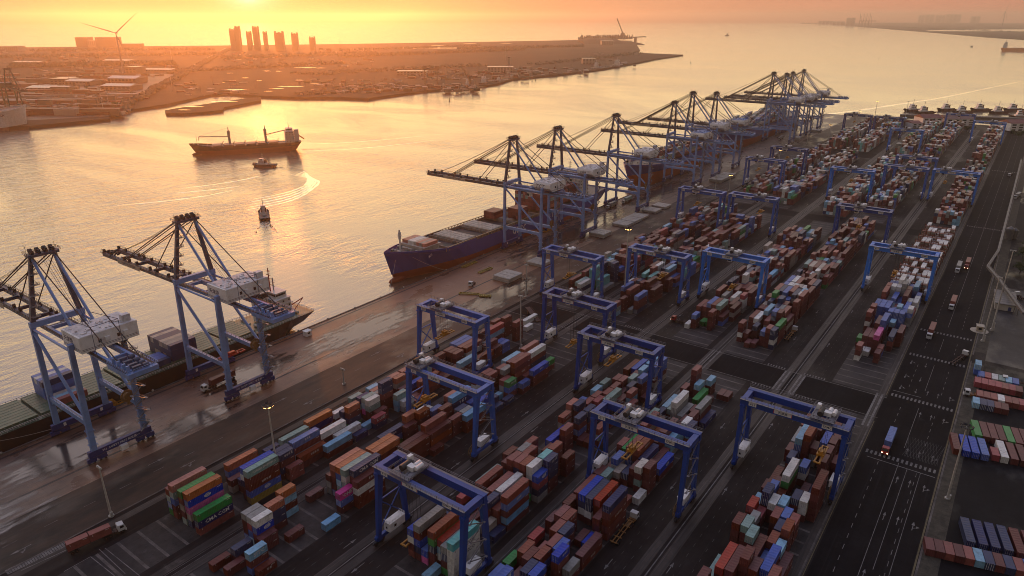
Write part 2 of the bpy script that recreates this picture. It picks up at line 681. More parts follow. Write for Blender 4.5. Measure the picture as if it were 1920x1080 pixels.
CROSS = [(290, 309), (588, 606), (902, 938)]
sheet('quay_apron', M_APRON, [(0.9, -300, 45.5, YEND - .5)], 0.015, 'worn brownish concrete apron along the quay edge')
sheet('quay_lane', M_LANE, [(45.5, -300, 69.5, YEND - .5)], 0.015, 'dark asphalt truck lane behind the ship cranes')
sheet('road', M_ROAD, [(262, -300, 287, YEND - 20)], 0.015, 'broad dark asphalt road on the inland side')
sheet('cross_road', M_ROAD, [(69.5, a, 262, b) for a, b in CROSS], 0.030, 'asphalt road crossing between yard blocks')
sheet('inland_lot', M_LOT, [(293.5, -300, 620, 372), (293.5, 500, 620, YEND - 30)], 0.015, 'dark wet asphalt lot beyond the road')
sheet('inland_forecourt', M_LIGHTLOT, [(293.5, 376, 330, 498)], 0.016, 'pale concrete forecourt beside the guard hut')

# columns of yard blocks: x of the first container row, legs of the gantries
ROWP = 2.62
COLS = {'A': dict(x=84.2, legs=(73.6, 107.4)), 'B': dict(x=115.0, legs=(112.8, 146.4)), 'C': dict(x=161.6, legs=(150.6, 184.4)),
        'D': dict(x=189.6, legs=(187.8, 221.2)), 'E': dict(x=239.6, legs=(226.2, 259.6))}
NROW = 7
ZONES = [(40, 288), (311, 586), (609, 900), (941, 1232)]
pads, strips, runs, steel = [], [], [], []
for k, c in COLS.items():
    x0, x1 = c['x'] - 0.4, c['x'] + NROW * ROWP + 0.2
    for a, b in ZONES:
        pads.append((x0, a, x1, b))
        y = a + 2.5
        while y < b - 2:
            strips.append((x0 + .1, y, x1 - .1, y + 0.9))
            y += 6.35
    for lx in c['legs']:
        runs.append((lx - 1.5, -300, lx + 1.5, 1232))
        for d in (-0.75, 0.75):
            steel.append((lx + d - .12, -300, lx + d + .12, 1232))
sheet('stacking_pad', M_PAD, pads, 0.016, 'worn paved pad under the container stacks')
sheet('stacking_strips', M_BEAMC, strips, 0.034, 'pale concrete bearing strips across the stacking pads')
sheet('gantry_runway', M_RUN, runs, 0.044, 'pale concrete runway strip under the yard gantry wheels')
sheet('runway_rails', M_STEELRAIL, steel, 0.058)
rails = []
for x in (3.6, 34.2):
    rails += [(x - .55, -300, x + .55, YEND - 2)]
sheet('crane_rail_slot', M_STEELRAIL, rails, 0.03, 'dark crane rail slot running along the apron')

mk, faint = [], []
for k, x in (('BC', 148.4), ('DE', 223.8)):
    mk.append((x - .18, -300, x + .18, 1232))
for x in (57.5,):
    y = -290
    while y < YEND - 20:
        mk.append((x - .1, y, x + .1, y + 4))
        y += 12
for x in (110.3, 186.1):
    for d in (-.8, .8):
        mk.append((x + d - .08, -300, x + d + .08, 1232))
# dashed lanes of truck ways beside the stacks
for x in (154.5, 157.6, 138.0, 141.0, 230.5, 234.5, 214.0, 217.4):
    y = -280
    while y < 1230:
        if not any(a - 3 < y < b + 3 for a, b in CROSS):
            faint.append((x - .08, y, x + .08, y + 1.6))
        y += 5.4
# inland road: lane lines
for x in (268.2, 274.5, 280.8):
    y = -280
    while y < YEND - 30:
        if not any(a - 4 < y < b + 4 for a, b in ((310, 318), (358, 368), (262, 266), (394, 402))):
            if x == 274.5:
                mk.append((x - .1, y, x + .1, y + 6))
            else:
                mk.append((x - .1, y, x + .1, y + 2.6))
        y += 6
for x in (277.6, 281.9):
    mk.append((x - .09, 196, x + .09, 258))
# zebra crossings
for y, n in ((260.5, 1), (313.0, 1), (362.0, 1), (397.5, 1), (640, 1), (905, 1)):
    x = 263
    while x < 286.5:
        mk.append((x, y, x + .75, y + 2.6))
        x += 1.5
for y in (288.0, 310.2):
    for xa, xb in ((135, 146), (210.5, 219), (227, 236)):
        x = xa
        while x < xb:
            mk.append((x, y, x + .55, y + 1.7))
            x += 1.25
mk += [(264, 257.6, 286.5, 258.0), (263, 318.4, 274, 318.8), (70, 289.4, 262, 289.7), (70, 309.4, 262, 309.7)]
mk += [(219.2, 288, 220.0, 309), (220.9, 288, 221.7, 309), (226.0, 288, 226.8, 309), (227.7, 288, 228.5, 309), (257.6, 280, 258.4, 312), (259.6, 280, 260.4, 312)]
mk += [(184.0, 288, 184.5, 311), (185.2, 288, 185.7, 311), (187.0, 288, 187.5, 311), (109.2, 288, 109.7, 311), (111.2, 288, 111.7, 311)]
# white studs on the apron
studs = []
for x in (8.5, 13, 19.5, 26, 30.5):
    y = -60
    while y < 900:
        studs.append((x + .15 * math.sin(y), y, x + .34 + .15 * math.sin(y), y + .5))
        y += 4.4
b = MB()
for x0, y0, x1, y1 in mk + studs:
    b.add([(x0, y0, 0), (x1, y0, 0), (x1, y1, 0), (x0, y1, 0)], [(0, 1, 2, 3)], 0)
for x0, y0, x1, y1 in faint:
    b.add([(x0, y0, 0), (x1, y0, 0), (x1, y1, 0), (x0, y1, 0)], [(0, 1, 2, 3)], 1)


def arrow(x, y, d=1, turn=0, s=1.0):
    """road arrow pointing along +y (d=1) or -y"""
    P = [(-.12, 0), (.12, 0), (.12, 3), (.5, 3), (0, 5), (-.5, 3), (-.12, 3)]
    b.add([(x + px_ * s, y + py_ * d * s, 0) for px_, py_ in P], [tuple(range(7))])
    if turn:
        Q = [(.12, 1.2), (1.0 * turn + .12, 2.0), (1.0 * turn + .12, 2.3), (.12, 1.55)]
        b.add([(x + px_ * s, y + py_ * d * s, 0) for px_, py_ in Q], [(0, 1, 2, 3)])
        Q = [(1.0 * turn, 1.6), (1.9 * turn, 2.7), (.9 * turn, 2.9)]
        b.add([(x + px_ * s, y + py_ * d * s, 0) for px_, py_ in Q], [(0, 1, 2)])


for y in (190, 222, 246, 268, 300, 322):
    for x, t in ((279.7, 0), (284.2, 1), (275.7, 0)):
        arrow(x, y, 1, t, 1.0)
for y in (335, 352, 322):
    for x, t in ((265.2, 1), (271.3, 0)):
        arrow(x, y + 4, -1, t, 1.0)
for x, d in ((143.2, 1), (153, -1), (228.5, 1), (212.8, -1)):
    for y in range(60, 1200, 48):
        if not any(a - 8 < y < bb + 4 for a, bb in CROSS):
            arrow(x, y + rnd.uniform(-4, 4), d, 0, 1.1)
for y in range(40, 700, 55):
    arrow(52, y, 1, 0, 1.3)
    arrow(63, y + 12, -1, 1, 1.2)
# hatch box on the inland road
for i in range(12):
    b.beam((274.6 + i, 266, 0), (277 + i if i < 10 else 287, 282, 0), .1, .004, 1)
    b.beam((286.5 - i, 266, 0), (284 - i if i < 10 else 274.5, 282, 0), .1, .004, 1)
# left gate lane corner: zebra along the apron lane, lane boxes
p0, p1 = at(14, 1073), at(132, 1016)
for i in range(26):
    q = p0.lerp(p1, i / 25)
    b.cbox((q.x, q.y, 0), (2.6, .55, .004), 0, math.atan2((p1 - p0).y, (p1 - p0).x) + PI / 2)
for a_, c_ in (((40, 1070), (128, 1030)), ((120, 1072), (170, 1044)), ((170, 1044), (215, 1080)), ((186, 1030), (235, 1076)), ((197, 1028), (262, 1080))):
    b.beam(at(*a_), at(*c_), .25, .004)
mo = b.build('road_markings', [M_WHITE, M_FAINT], loc=(0, 0, 0.075))
tag(mo, 'worn white lane lines, arrows and crossings', kind='structure')
sheet('kerb_line', M_YELLOW, [(287.2, -300, 287.7, YEND - 30), (261.2, -300, 261.5, 286), (261.2, 312, 261.5, 900)], 0.07)
# raised kerbs
kb = MB()
kb.box(287.9, -300, -.1, 288.5, 372, .14)
kb.box(287.9, 380, -.1, 288.5, YEND - 40, .14)
for a, c in ((-300, 289), (310.5, 587), (607, 901), (939, 1232)):
    kb.box(260.2, a, -.1, 260.7, c, .14)
    kb.box(69.6, a, -.1, 70.1, c, .16)
kb.box(0, -300, -.2, .9, YEND - .5, .28)
tag(kb.build('kerb', M_BEAMC), 'low pale concrete kerbs along road and quay edge', kind='structure')
sheet('verge', ground_mat('verge_gravel', (0.05, 0.045, 0.035), (0.11, 0.095, 0.07), 0.4, 0.9), [(288.5, -300, 293.5, 370), (288.5, 385, 293.5, YEND - 40), (255.5 + 3.4, -300, 260.2, 288)], 0.02, 'gravelly verge strewn with grit beside the road')
# wet film on the apron that mirrors the sunset: patchy, streaked along the traffic, thinning out at its rim
def wet_material():
    m, nt, N, L, P = new_mat('wet_film')
    tc = N.new('ShaderNodeTexCoord')
    ln = N.new('ShaderNodeVectorMath')
    ln.operation = 'LENGTH'
    L.new(tc.outputs['Object'], ln.inputs[0])
    mp = N.new('ShaderNodeMapping')
    mp.vector_type = 'POINT'
    geo_ = N.new('ShaderNodeNewGeometry')
    mp.inputs['Scale'].default_value = (0.32, 0.07, 0.3)
    L.new(geo_.outputs['Position'], mp.inputs[0])
    n = N.new('ShaderNodeTexNoise')
    n.inputs['Scale'].default_value = 1.0
    n.inputs['Detail'].default_value = 7
    n.inputs['Roughness'].default_value = 0.68
    L.new(mp.outputs[0], n.inputs['Vector'])
    a = N.new('ShaderNodeMath')
    a.operation = 'MULTIPLY_ADD'
    a.inputs[1].default_value = -0.42
    a.inputs[2].default_value = 0.30
    L.new(ln.outputs['Value'], a.inputs[0])
    b_ = N.new('ShaderNodeMath')
    L.new(a.outputs[0], b_.inputs[0])
    L.new(n.outputs['Fac'], b_.inputs[1])
    r = N.new('ShaderNodeMapRange')
    r.inputs['From Min'].default_value = 0.44
    r.inputs['From Max'].default_value = 0.62
    L.new(b_.outputs[0], r.inputs[0])
    P.inputs['Base Color'].default_value = (0.03, 0.022, 0.019, 1)
    P.inputs['Roughness'].default_value = 0.14
    P.inputs['IOR'].default_value = 2.1
    bp = N.new('ShaderNodeBump')
    bp.inputs['Strength'].default_value = 0.15
    bp.inputs['Distance'].default_value = 0.04
    L.new(n.outputs['Fac'], bp.inputs['Height'])
    L.new(bp.outputs[0], P.inputs['Normal'])
    tr = N.new('ShaderNodeBsdfTransparent')
    mx = N.new('ShaderNodeMixShader')
    L.new(r.outputs[0], mx.inputs[0])
    L.new(tr.outputs[0], mx.inputs[1])
    L.new(P.outputs[0], mx.inputs[2])
    L.new(mx.outputs[0], N['Material Output'].inputs['Surface'])
    return m


M_WET = wet_material()
wb = MB()
wb.add([(-1.2, -1.2, 0), (1.2, -1.2, 0), (1.2, 1.2, 0), (-1.2, 1.2, 0)], [(0, 1, 2, 3)])
for i, (cx, cy, rx, ry) in enumerate(((26, 226, 17, 52), (20, 160, 13, 26), (38, 122, 9, 24), (20, 80, 14, 30), (22, 440, 18, 110), (17, 600, 15, 90), (56, 300, 12, 60), (40, 30, 16, 40))):
    o = wb.build('wet_patch', M_WET, loc=(cx, cy, 0.09 + i * .004))
    o.scale = (rx, ry, 1)
    tag(o, 'wet film on the apron mirroring the sunset', kind='structure')
# ------------------------------------------------------------------ shipping containers
CW, CH = 2.44, 2.62
LEN = {2: 6.06, 4: 12.19}
PAL = {  # letter: (words, colour)
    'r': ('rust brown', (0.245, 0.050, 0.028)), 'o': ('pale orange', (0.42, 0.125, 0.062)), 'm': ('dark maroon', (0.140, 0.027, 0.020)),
    'b': ('blue', (0.014, 0.075, 0.42)), 'n': ('navy blue', (0.020, 0.032, 0.115)), 'l': ('light blue', (0.15, 0.38, 0.58)),
    'w': ('off-white', (0.66, 0.65, 0.61)), 'g': ('grey', (0.25, 0.25, 0.24)), 't': ('grey-green', (0.21, 0.34, 0.31)),
    'G': ('green', (0.02, 0.25, 0.045)), 'c': ('turquoise', (0.10, 0.44, 0.44)), 'p': ('bright pink', (0.62, 0.03, 0.27)),
    'y': ('mustard yellow', (0.36, 0.25, 0.03)), 'R': ('bright red', (0.36, 0.028, 0.026)), 'k': ('beige', (0.37, 0.31, 0.25))}
CM = {k: mat('container_paint_' + v[0].replace(' ', '_').replace('-', '_'), v[1], 0.46, spec=0.35, var=0.16, scale=0.35, dirt=(0.07, 0.038, 0.024), dirt_amt=0.5, dirt_scale=0.55, hue=0.012) for k, v in PAL.items()}
M_ROD = mat('door_bar_metal', (0.42, 0.42, 0.42), 0.4, 0.3)
M_MARK = mat('stencil_white', (0.66, 0.66, 0.64), 0.6)
M_MARKD = mat('stencil_dark', (0.02, 0.03, 0.07), 0.6)
M_FRAME = mat('dark_gap', (0.03, 0.022, 0.02), 0.8)


def corr(mb, L, h, x, sgn, step, m=0):
    """corrugated side wall at +-x"""
    n = max(2, int((L - .3) / step))
    ys = [-L / 2 + .15 + (L - .3) * i / n for i in range(n + 1)]
    v = []
    for i, y in enumerate(ys):
        d = 0.0 if (i // 2) % 2 == 0 else 0.045
        v += [(sgn * (x - d), y, .16), (sgn * (x - d), y, h - .12)]
    f = [(2 * i, 2 * i + 2, 2 * i + 3, 2 * i + 1) if sgn > 0 else (2 * i, 2 * i + 1, 2 * i + 3, 2 * i + 2) for i in range(n)]
    mb.add(v, f, m)


def container_body(L, step=0.14, detail=True):
    mb = MB()
    h, w = CH - .02, CW / 2
    for sx in (-1, 1):
        for sy in (-1, 1):
            x0, x1 = sorted((sx * w, sx * (w - .15)))
            y0, y1 = sorted((sy * L / 2, sy * (L / 2 - .16)))
            mb.box(x0, y0, 0, x1, y1, h)
        x0, x1 = sorted((sx * w, sx * (w - .1)))
        mb.box(x0, -L / 2 + .16, 0.02, x1, L / 2 - .16, .17)
        mb.box(x0, -L / 2 + .16, h - .13, x1, L / 2 - .16, h - .03)
        corr(mb, L, h, w - .03, sx, step)
    for sy in (-1, 1):
        y0, y1 = sorted((sy * L / 2, sy * (L / 2 - .1)))
        mb.box(-w + .15, y0, 0.02, w - .15, y1, .18)
        mb.box(-w + .15, y0, h - .15, w - .15, y1, h - .03)
    # far end wall, ribbed
    n = 14
    v = []
    for i in range(n + 1):
        x = -w + .14 + (2 * w - .28) * i / n
        d = 0.02 if (i // 2) % 2 == 0 else 0.065
        v += [(x, L / 2 - d, .16), (x, L / 2 - d, h - .12)]
    mb.add(v, [(2 * i, 2 * i + 1, 2 * i + 3, 2 * i + 2) for i in range(n)])
    # sagging roof panels
    k = int(round(L / 1.2))
    v = []
    q = random.Random(int(L * 10))
    for i in range(2 * k + 1):
        y = -L / 2 + .1 + (L - .2) * i / (2 * k)
        z = h - .035 - (0.045 + q.uniform(-.012, .012) if i % 2 else 0.0)
        v += [(-w + .08, y, h - .035), (-w * .4, y, z), (w * .4, y, z), (w - .08, y, h - .035)]
    f = []
    for i in range(2 * k):
        for j in range(3):
            a = 4 * i + j
            f.append((a, a + 1, a + 5, a + 4))
    mb.add(v, f)
    mb.add([(-w + .05, -L / 2 + .05, .1), (w - .05, -L / 2 + .05, .1), (w - .05, L / 2 - .05, .1), (-w + .05, L / 2 - .05, .1)], [(0, 3, 2, 1)])
    # stencilled codes high on the long wall and roof end
    for yy, zz in ((-L / 2 + .9, h - .75),):
        mb.box(w - .028, yy, zz, w - .012, yy + .12, zz + .5, 1)
    mb.box(w - .028, L / 2 - 1.9, h - .5, w - .012, L / 2 - .5, h - .36, 1)
    return mb


def door_mesh(L):
    mb = MB()
    h, w, y = CH - .02, CW / 2, -L / 2
    for s in (-1, 1):
        x0, x1 = sorted((s * .02, s * (w - .16)))
        mb.box(x0, y + .03, .18, x1, y + .1, h - .16, 0)
        for xx in (.22, .62, .98):
            for zz in (.42, .95, 1.5, 2.05):
                pass
        for xx in (.3, .8):
            mb.box(s * xx - .035, y - .02, .12, s * xx + .035, y + .03, h - .1, 1)
        mb.box(min(s * .2, s * .95), y + .005, 1.0, max(s * .2, s * .95), y + .03, 1.08, 1)
    return mb


BODY, DOOR = {}, {}


def body_of(L, c):
    if (L, c) not in BODY:
        BODY[(L, c)] = container_body(LEN[L]).mesh('shipping_container', [CM[c], M_MARKD if c in 'wklt' else M_MARK])
        DOOR[(L, c)] = door_mesh(LEN[L]).mesh('door', [CM[c], M_ROD if c in 'wbnlkgtc' else CM['m' if c != 'm' else 'r']])
    return BODY[(L, c)], DOOR[(L, c)]


# ---- what the photograph shows, stack by stack: image position of the near left roof corner, tiers, length (2=20 ft, 4=40 ft), colours from the top down, lettering
TRACE = []


def crop(ox, oy, k, rows):
    for r in rows:
        TRACE.append((ox + r[0] * k, oy + r[1] * k, r[2], r[3], r[4], r[5] if len(r) > 5 else None))


crop(290, 820, .24079, [
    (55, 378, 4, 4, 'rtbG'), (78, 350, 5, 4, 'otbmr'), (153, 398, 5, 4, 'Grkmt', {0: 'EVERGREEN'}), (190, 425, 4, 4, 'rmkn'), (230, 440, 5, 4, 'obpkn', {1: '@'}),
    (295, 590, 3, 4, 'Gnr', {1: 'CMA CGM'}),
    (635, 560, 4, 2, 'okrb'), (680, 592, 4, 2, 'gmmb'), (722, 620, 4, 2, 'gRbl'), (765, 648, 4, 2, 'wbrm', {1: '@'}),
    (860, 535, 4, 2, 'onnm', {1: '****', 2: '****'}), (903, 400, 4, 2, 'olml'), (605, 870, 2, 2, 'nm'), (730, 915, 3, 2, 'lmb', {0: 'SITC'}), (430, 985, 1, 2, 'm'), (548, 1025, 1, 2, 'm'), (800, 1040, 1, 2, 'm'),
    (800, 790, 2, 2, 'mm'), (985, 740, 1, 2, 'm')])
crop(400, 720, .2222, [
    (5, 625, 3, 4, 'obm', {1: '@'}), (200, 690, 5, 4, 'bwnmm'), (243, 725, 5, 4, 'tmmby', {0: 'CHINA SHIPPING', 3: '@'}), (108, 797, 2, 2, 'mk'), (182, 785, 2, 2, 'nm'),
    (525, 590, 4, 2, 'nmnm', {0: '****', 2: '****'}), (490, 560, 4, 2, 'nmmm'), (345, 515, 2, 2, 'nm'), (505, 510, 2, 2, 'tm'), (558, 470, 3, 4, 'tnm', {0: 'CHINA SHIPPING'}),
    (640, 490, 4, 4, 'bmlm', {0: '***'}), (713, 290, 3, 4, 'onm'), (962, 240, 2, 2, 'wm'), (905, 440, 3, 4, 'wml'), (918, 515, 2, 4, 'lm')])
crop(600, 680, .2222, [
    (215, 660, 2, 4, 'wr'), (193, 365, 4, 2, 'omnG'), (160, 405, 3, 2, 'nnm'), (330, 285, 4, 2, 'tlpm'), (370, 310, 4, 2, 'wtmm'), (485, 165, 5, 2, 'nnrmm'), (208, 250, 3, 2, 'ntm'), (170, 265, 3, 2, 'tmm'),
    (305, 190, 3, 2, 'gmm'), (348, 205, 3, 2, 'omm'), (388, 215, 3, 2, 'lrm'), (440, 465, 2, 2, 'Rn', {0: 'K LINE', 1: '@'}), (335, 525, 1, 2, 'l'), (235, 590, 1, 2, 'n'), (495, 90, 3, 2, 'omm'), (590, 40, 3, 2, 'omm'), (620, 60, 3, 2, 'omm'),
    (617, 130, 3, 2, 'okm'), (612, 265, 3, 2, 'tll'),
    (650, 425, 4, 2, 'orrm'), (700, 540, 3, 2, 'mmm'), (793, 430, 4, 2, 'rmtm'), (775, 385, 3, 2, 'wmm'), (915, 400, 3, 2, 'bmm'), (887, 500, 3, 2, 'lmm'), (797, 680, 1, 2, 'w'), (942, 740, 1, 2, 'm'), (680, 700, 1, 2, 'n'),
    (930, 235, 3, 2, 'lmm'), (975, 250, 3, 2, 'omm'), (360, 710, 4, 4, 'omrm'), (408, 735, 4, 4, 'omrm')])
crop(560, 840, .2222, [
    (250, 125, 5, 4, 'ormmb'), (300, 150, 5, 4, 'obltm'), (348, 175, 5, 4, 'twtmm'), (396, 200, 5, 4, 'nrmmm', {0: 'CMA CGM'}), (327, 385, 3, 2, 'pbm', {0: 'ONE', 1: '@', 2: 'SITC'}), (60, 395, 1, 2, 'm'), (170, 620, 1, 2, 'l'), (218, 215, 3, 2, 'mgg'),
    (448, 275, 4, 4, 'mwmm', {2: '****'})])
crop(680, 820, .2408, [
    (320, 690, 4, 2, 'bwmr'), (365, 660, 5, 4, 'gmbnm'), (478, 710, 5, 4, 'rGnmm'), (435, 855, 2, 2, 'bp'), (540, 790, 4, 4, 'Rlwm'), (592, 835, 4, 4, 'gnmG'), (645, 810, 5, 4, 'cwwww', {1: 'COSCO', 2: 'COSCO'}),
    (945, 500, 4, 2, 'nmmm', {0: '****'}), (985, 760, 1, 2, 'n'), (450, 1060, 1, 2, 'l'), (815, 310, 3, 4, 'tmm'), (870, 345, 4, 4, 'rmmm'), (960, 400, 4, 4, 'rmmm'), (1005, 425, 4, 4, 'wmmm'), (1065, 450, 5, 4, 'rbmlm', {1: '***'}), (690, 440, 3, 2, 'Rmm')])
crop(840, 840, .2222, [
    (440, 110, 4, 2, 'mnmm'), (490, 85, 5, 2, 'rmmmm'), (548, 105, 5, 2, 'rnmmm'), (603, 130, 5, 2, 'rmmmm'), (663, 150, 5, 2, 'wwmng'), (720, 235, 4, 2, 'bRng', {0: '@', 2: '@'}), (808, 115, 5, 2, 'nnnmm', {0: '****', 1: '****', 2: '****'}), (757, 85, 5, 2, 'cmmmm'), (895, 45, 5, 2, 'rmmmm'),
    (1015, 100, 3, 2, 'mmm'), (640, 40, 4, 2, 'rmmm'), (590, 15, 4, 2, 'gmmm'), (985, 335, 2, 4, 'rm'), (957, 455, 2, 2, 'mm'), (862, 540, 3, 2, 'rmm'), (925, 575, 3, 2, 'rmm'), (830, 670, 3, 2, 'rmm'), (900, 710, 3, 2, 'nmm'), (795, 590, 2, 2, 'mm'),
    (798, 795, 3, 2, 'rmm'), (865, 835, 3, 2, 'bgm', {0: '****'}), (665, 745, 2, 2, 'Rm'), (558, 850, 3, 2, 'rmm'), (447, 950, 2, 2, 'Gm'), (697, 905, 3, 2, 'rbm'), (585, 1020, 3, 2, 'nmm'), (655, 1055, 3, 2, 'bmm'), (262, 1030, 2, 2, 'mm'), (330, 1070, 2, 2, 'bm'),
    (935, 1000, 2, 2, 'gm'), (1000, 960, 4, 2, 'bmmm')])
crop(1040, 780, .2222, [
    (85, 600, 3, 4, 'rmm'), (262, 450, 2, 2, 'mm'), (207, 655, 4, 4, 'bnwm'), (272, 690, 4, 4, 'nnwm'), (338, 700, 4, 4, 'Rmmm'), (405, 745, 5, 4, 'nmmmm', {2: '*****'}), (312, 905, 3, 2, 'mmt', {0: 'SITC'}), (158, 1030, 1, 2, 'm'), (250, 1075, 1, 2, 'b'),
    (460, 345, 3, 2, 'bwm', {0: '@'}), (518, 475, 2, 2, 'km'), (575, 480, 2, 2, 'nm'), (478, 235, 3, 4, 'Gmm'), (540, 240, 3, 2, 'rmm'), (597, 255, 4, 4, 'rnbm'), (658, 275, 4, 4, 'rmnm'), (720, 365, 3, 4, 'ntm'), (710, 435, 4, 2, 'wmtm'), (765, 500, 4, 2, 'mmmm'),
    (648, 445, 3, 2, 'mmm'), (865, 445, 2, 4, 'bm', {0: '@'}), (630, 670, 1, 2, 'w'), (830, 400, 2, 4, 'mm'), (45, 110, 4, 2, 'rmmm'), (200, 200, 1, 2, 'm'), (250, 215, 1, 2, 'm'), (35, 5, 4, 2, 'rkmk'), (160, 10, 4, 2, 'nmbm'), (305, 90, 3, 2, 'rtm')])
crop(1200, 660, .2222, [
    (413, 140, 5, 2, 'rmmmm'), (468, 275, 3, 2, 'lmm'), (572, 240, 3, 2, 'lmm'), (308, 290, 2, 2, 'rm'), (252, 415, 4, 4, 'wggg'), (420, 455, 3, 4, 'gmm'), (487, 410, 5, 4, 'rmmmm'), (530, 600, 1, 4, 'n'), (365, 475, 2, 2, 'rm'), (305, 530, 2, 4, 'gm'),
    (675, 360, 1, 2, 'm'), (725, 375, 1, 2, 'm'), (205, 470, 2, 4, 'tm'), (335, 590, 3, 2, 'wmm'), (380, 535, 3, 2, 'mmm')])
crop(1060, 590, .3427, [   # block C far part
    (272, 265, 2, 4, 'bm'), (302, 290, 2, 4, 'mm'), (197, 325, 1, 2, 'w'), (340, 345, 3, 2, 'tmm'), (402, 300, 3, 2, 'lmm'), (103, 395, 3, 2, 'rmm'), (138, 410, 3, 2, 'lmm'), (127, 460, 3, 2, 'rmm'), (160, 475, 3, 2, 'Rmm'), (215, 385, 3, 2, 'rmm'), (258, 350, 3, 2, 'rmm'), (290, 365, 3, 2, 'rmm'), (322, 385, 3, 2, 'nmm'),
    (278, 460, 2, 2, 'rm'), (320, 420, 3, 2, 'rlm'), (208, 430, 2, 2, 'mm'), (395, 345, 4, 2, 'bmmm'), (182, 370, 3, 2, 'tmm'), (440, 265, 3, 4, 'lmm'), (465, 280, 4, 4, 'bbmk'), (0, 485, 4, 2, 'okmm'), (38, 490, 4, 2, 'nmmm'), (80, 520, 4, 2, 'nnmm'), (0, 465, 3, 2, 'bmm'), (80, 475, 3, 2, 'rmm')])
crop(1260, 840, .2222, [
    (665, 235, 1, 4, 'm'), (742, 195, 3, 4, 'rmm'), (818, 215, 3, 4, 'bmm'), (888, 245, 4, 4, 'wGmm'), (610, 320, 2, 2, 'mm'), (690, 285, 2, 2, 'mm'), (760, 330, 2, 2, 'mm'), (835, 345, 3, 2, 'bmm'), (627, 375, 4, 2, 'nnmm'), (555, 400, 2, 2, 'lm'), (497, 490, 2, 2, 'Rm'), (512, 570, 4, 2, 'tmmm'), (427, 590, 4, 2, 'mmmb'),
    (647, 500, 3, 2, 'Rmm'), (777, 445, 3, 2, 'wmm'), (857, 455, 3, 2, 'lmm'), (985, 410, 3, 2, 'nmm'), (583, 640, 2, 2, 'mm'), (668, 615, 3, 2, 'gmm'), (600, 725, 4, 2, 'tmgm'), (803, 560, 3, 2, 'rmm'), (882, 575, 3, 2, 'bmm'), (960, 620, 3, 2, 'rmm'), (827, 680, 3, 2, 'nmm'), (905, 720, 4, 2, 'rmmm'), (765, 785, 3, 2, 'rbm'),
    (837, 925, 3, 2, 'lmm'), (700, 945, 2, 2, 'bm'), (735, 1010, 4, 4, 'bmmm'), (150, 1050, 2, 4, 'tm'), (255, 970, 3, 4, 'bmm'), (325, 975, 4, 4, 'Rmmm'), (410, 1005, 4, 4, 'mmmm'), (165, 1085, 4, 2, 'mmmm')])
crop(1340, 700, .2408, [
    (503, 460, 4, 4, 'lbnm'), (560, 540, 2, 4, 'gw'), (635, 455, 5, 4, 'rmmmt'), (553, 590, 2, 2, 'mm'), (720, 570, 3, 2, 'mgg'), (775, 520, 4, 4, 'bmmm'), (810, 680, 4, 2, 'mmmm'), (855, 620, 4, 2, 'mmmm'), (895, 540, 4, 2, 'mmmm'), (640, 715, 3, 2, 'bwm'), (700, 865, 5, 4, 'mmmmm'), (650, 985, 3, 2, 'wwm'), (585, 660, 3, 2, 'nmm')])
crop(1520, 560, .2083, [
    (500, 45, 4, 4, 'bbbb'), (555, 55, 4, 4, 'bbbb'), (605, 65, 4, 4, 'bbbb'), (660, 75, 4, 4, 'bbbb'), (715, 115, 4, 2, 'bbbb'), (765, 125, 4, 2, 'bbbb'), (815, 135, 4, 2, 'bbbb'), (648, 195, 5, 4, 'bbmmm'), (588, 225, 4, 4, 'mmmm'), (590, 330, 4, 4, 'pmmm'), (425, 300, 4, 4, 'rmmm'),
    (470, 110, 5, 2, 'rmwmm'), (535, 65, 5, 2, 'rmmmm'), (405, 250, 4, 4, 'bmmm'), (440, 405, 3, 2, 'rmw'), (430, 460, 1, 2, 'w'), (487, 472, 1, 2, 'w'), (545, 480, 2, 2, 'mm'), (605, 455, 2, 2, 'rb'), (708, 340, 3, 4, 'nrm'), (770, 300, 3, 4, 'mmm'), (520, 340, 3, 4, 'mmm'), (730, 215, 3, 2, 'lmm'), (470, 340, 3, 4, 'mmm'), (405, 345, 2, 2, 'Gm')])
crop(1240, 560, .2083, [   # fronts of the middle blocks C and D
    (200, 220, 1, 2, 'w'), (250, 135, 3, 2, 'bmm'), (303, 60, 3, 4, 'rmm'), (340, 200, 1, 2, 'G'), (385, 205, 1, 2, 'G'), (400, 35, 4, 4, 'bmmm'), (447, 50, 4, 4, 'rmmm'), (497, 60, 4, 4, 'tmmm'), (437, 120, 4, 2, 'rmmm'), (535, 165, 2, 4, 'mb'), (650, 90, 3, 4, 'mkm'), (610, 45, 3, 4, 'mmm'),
    (697, 215, 4, 2, 'rmwm'), (800, 165, 3, 4, 'rmm'), (850, 180, 3, 4, 'wmm'), (903, 190, 3, 4, 'rkm'), (810, 240, 3, 2, 'nmm'), (750, 310, 2, 2, 'mm'), (805, 395, 1, 2, 'm'), (752, 395, 1, 2, 'm'), (905, 295, 3, 2, 'bmm'), (968, 270, 4, 2, 'rmmm'), (1015, 290, 4, 2, 'nnwn'), (1070, 250, 4, 4, 'Gmmm'), (1030, 115, 4, 4, 'gwmm'), (1078, 125, 4, 4, 'rmmm'), (1155, 210, 3, 4, 'mkm'), (880, 95, 4, 4, 'lmmm')])
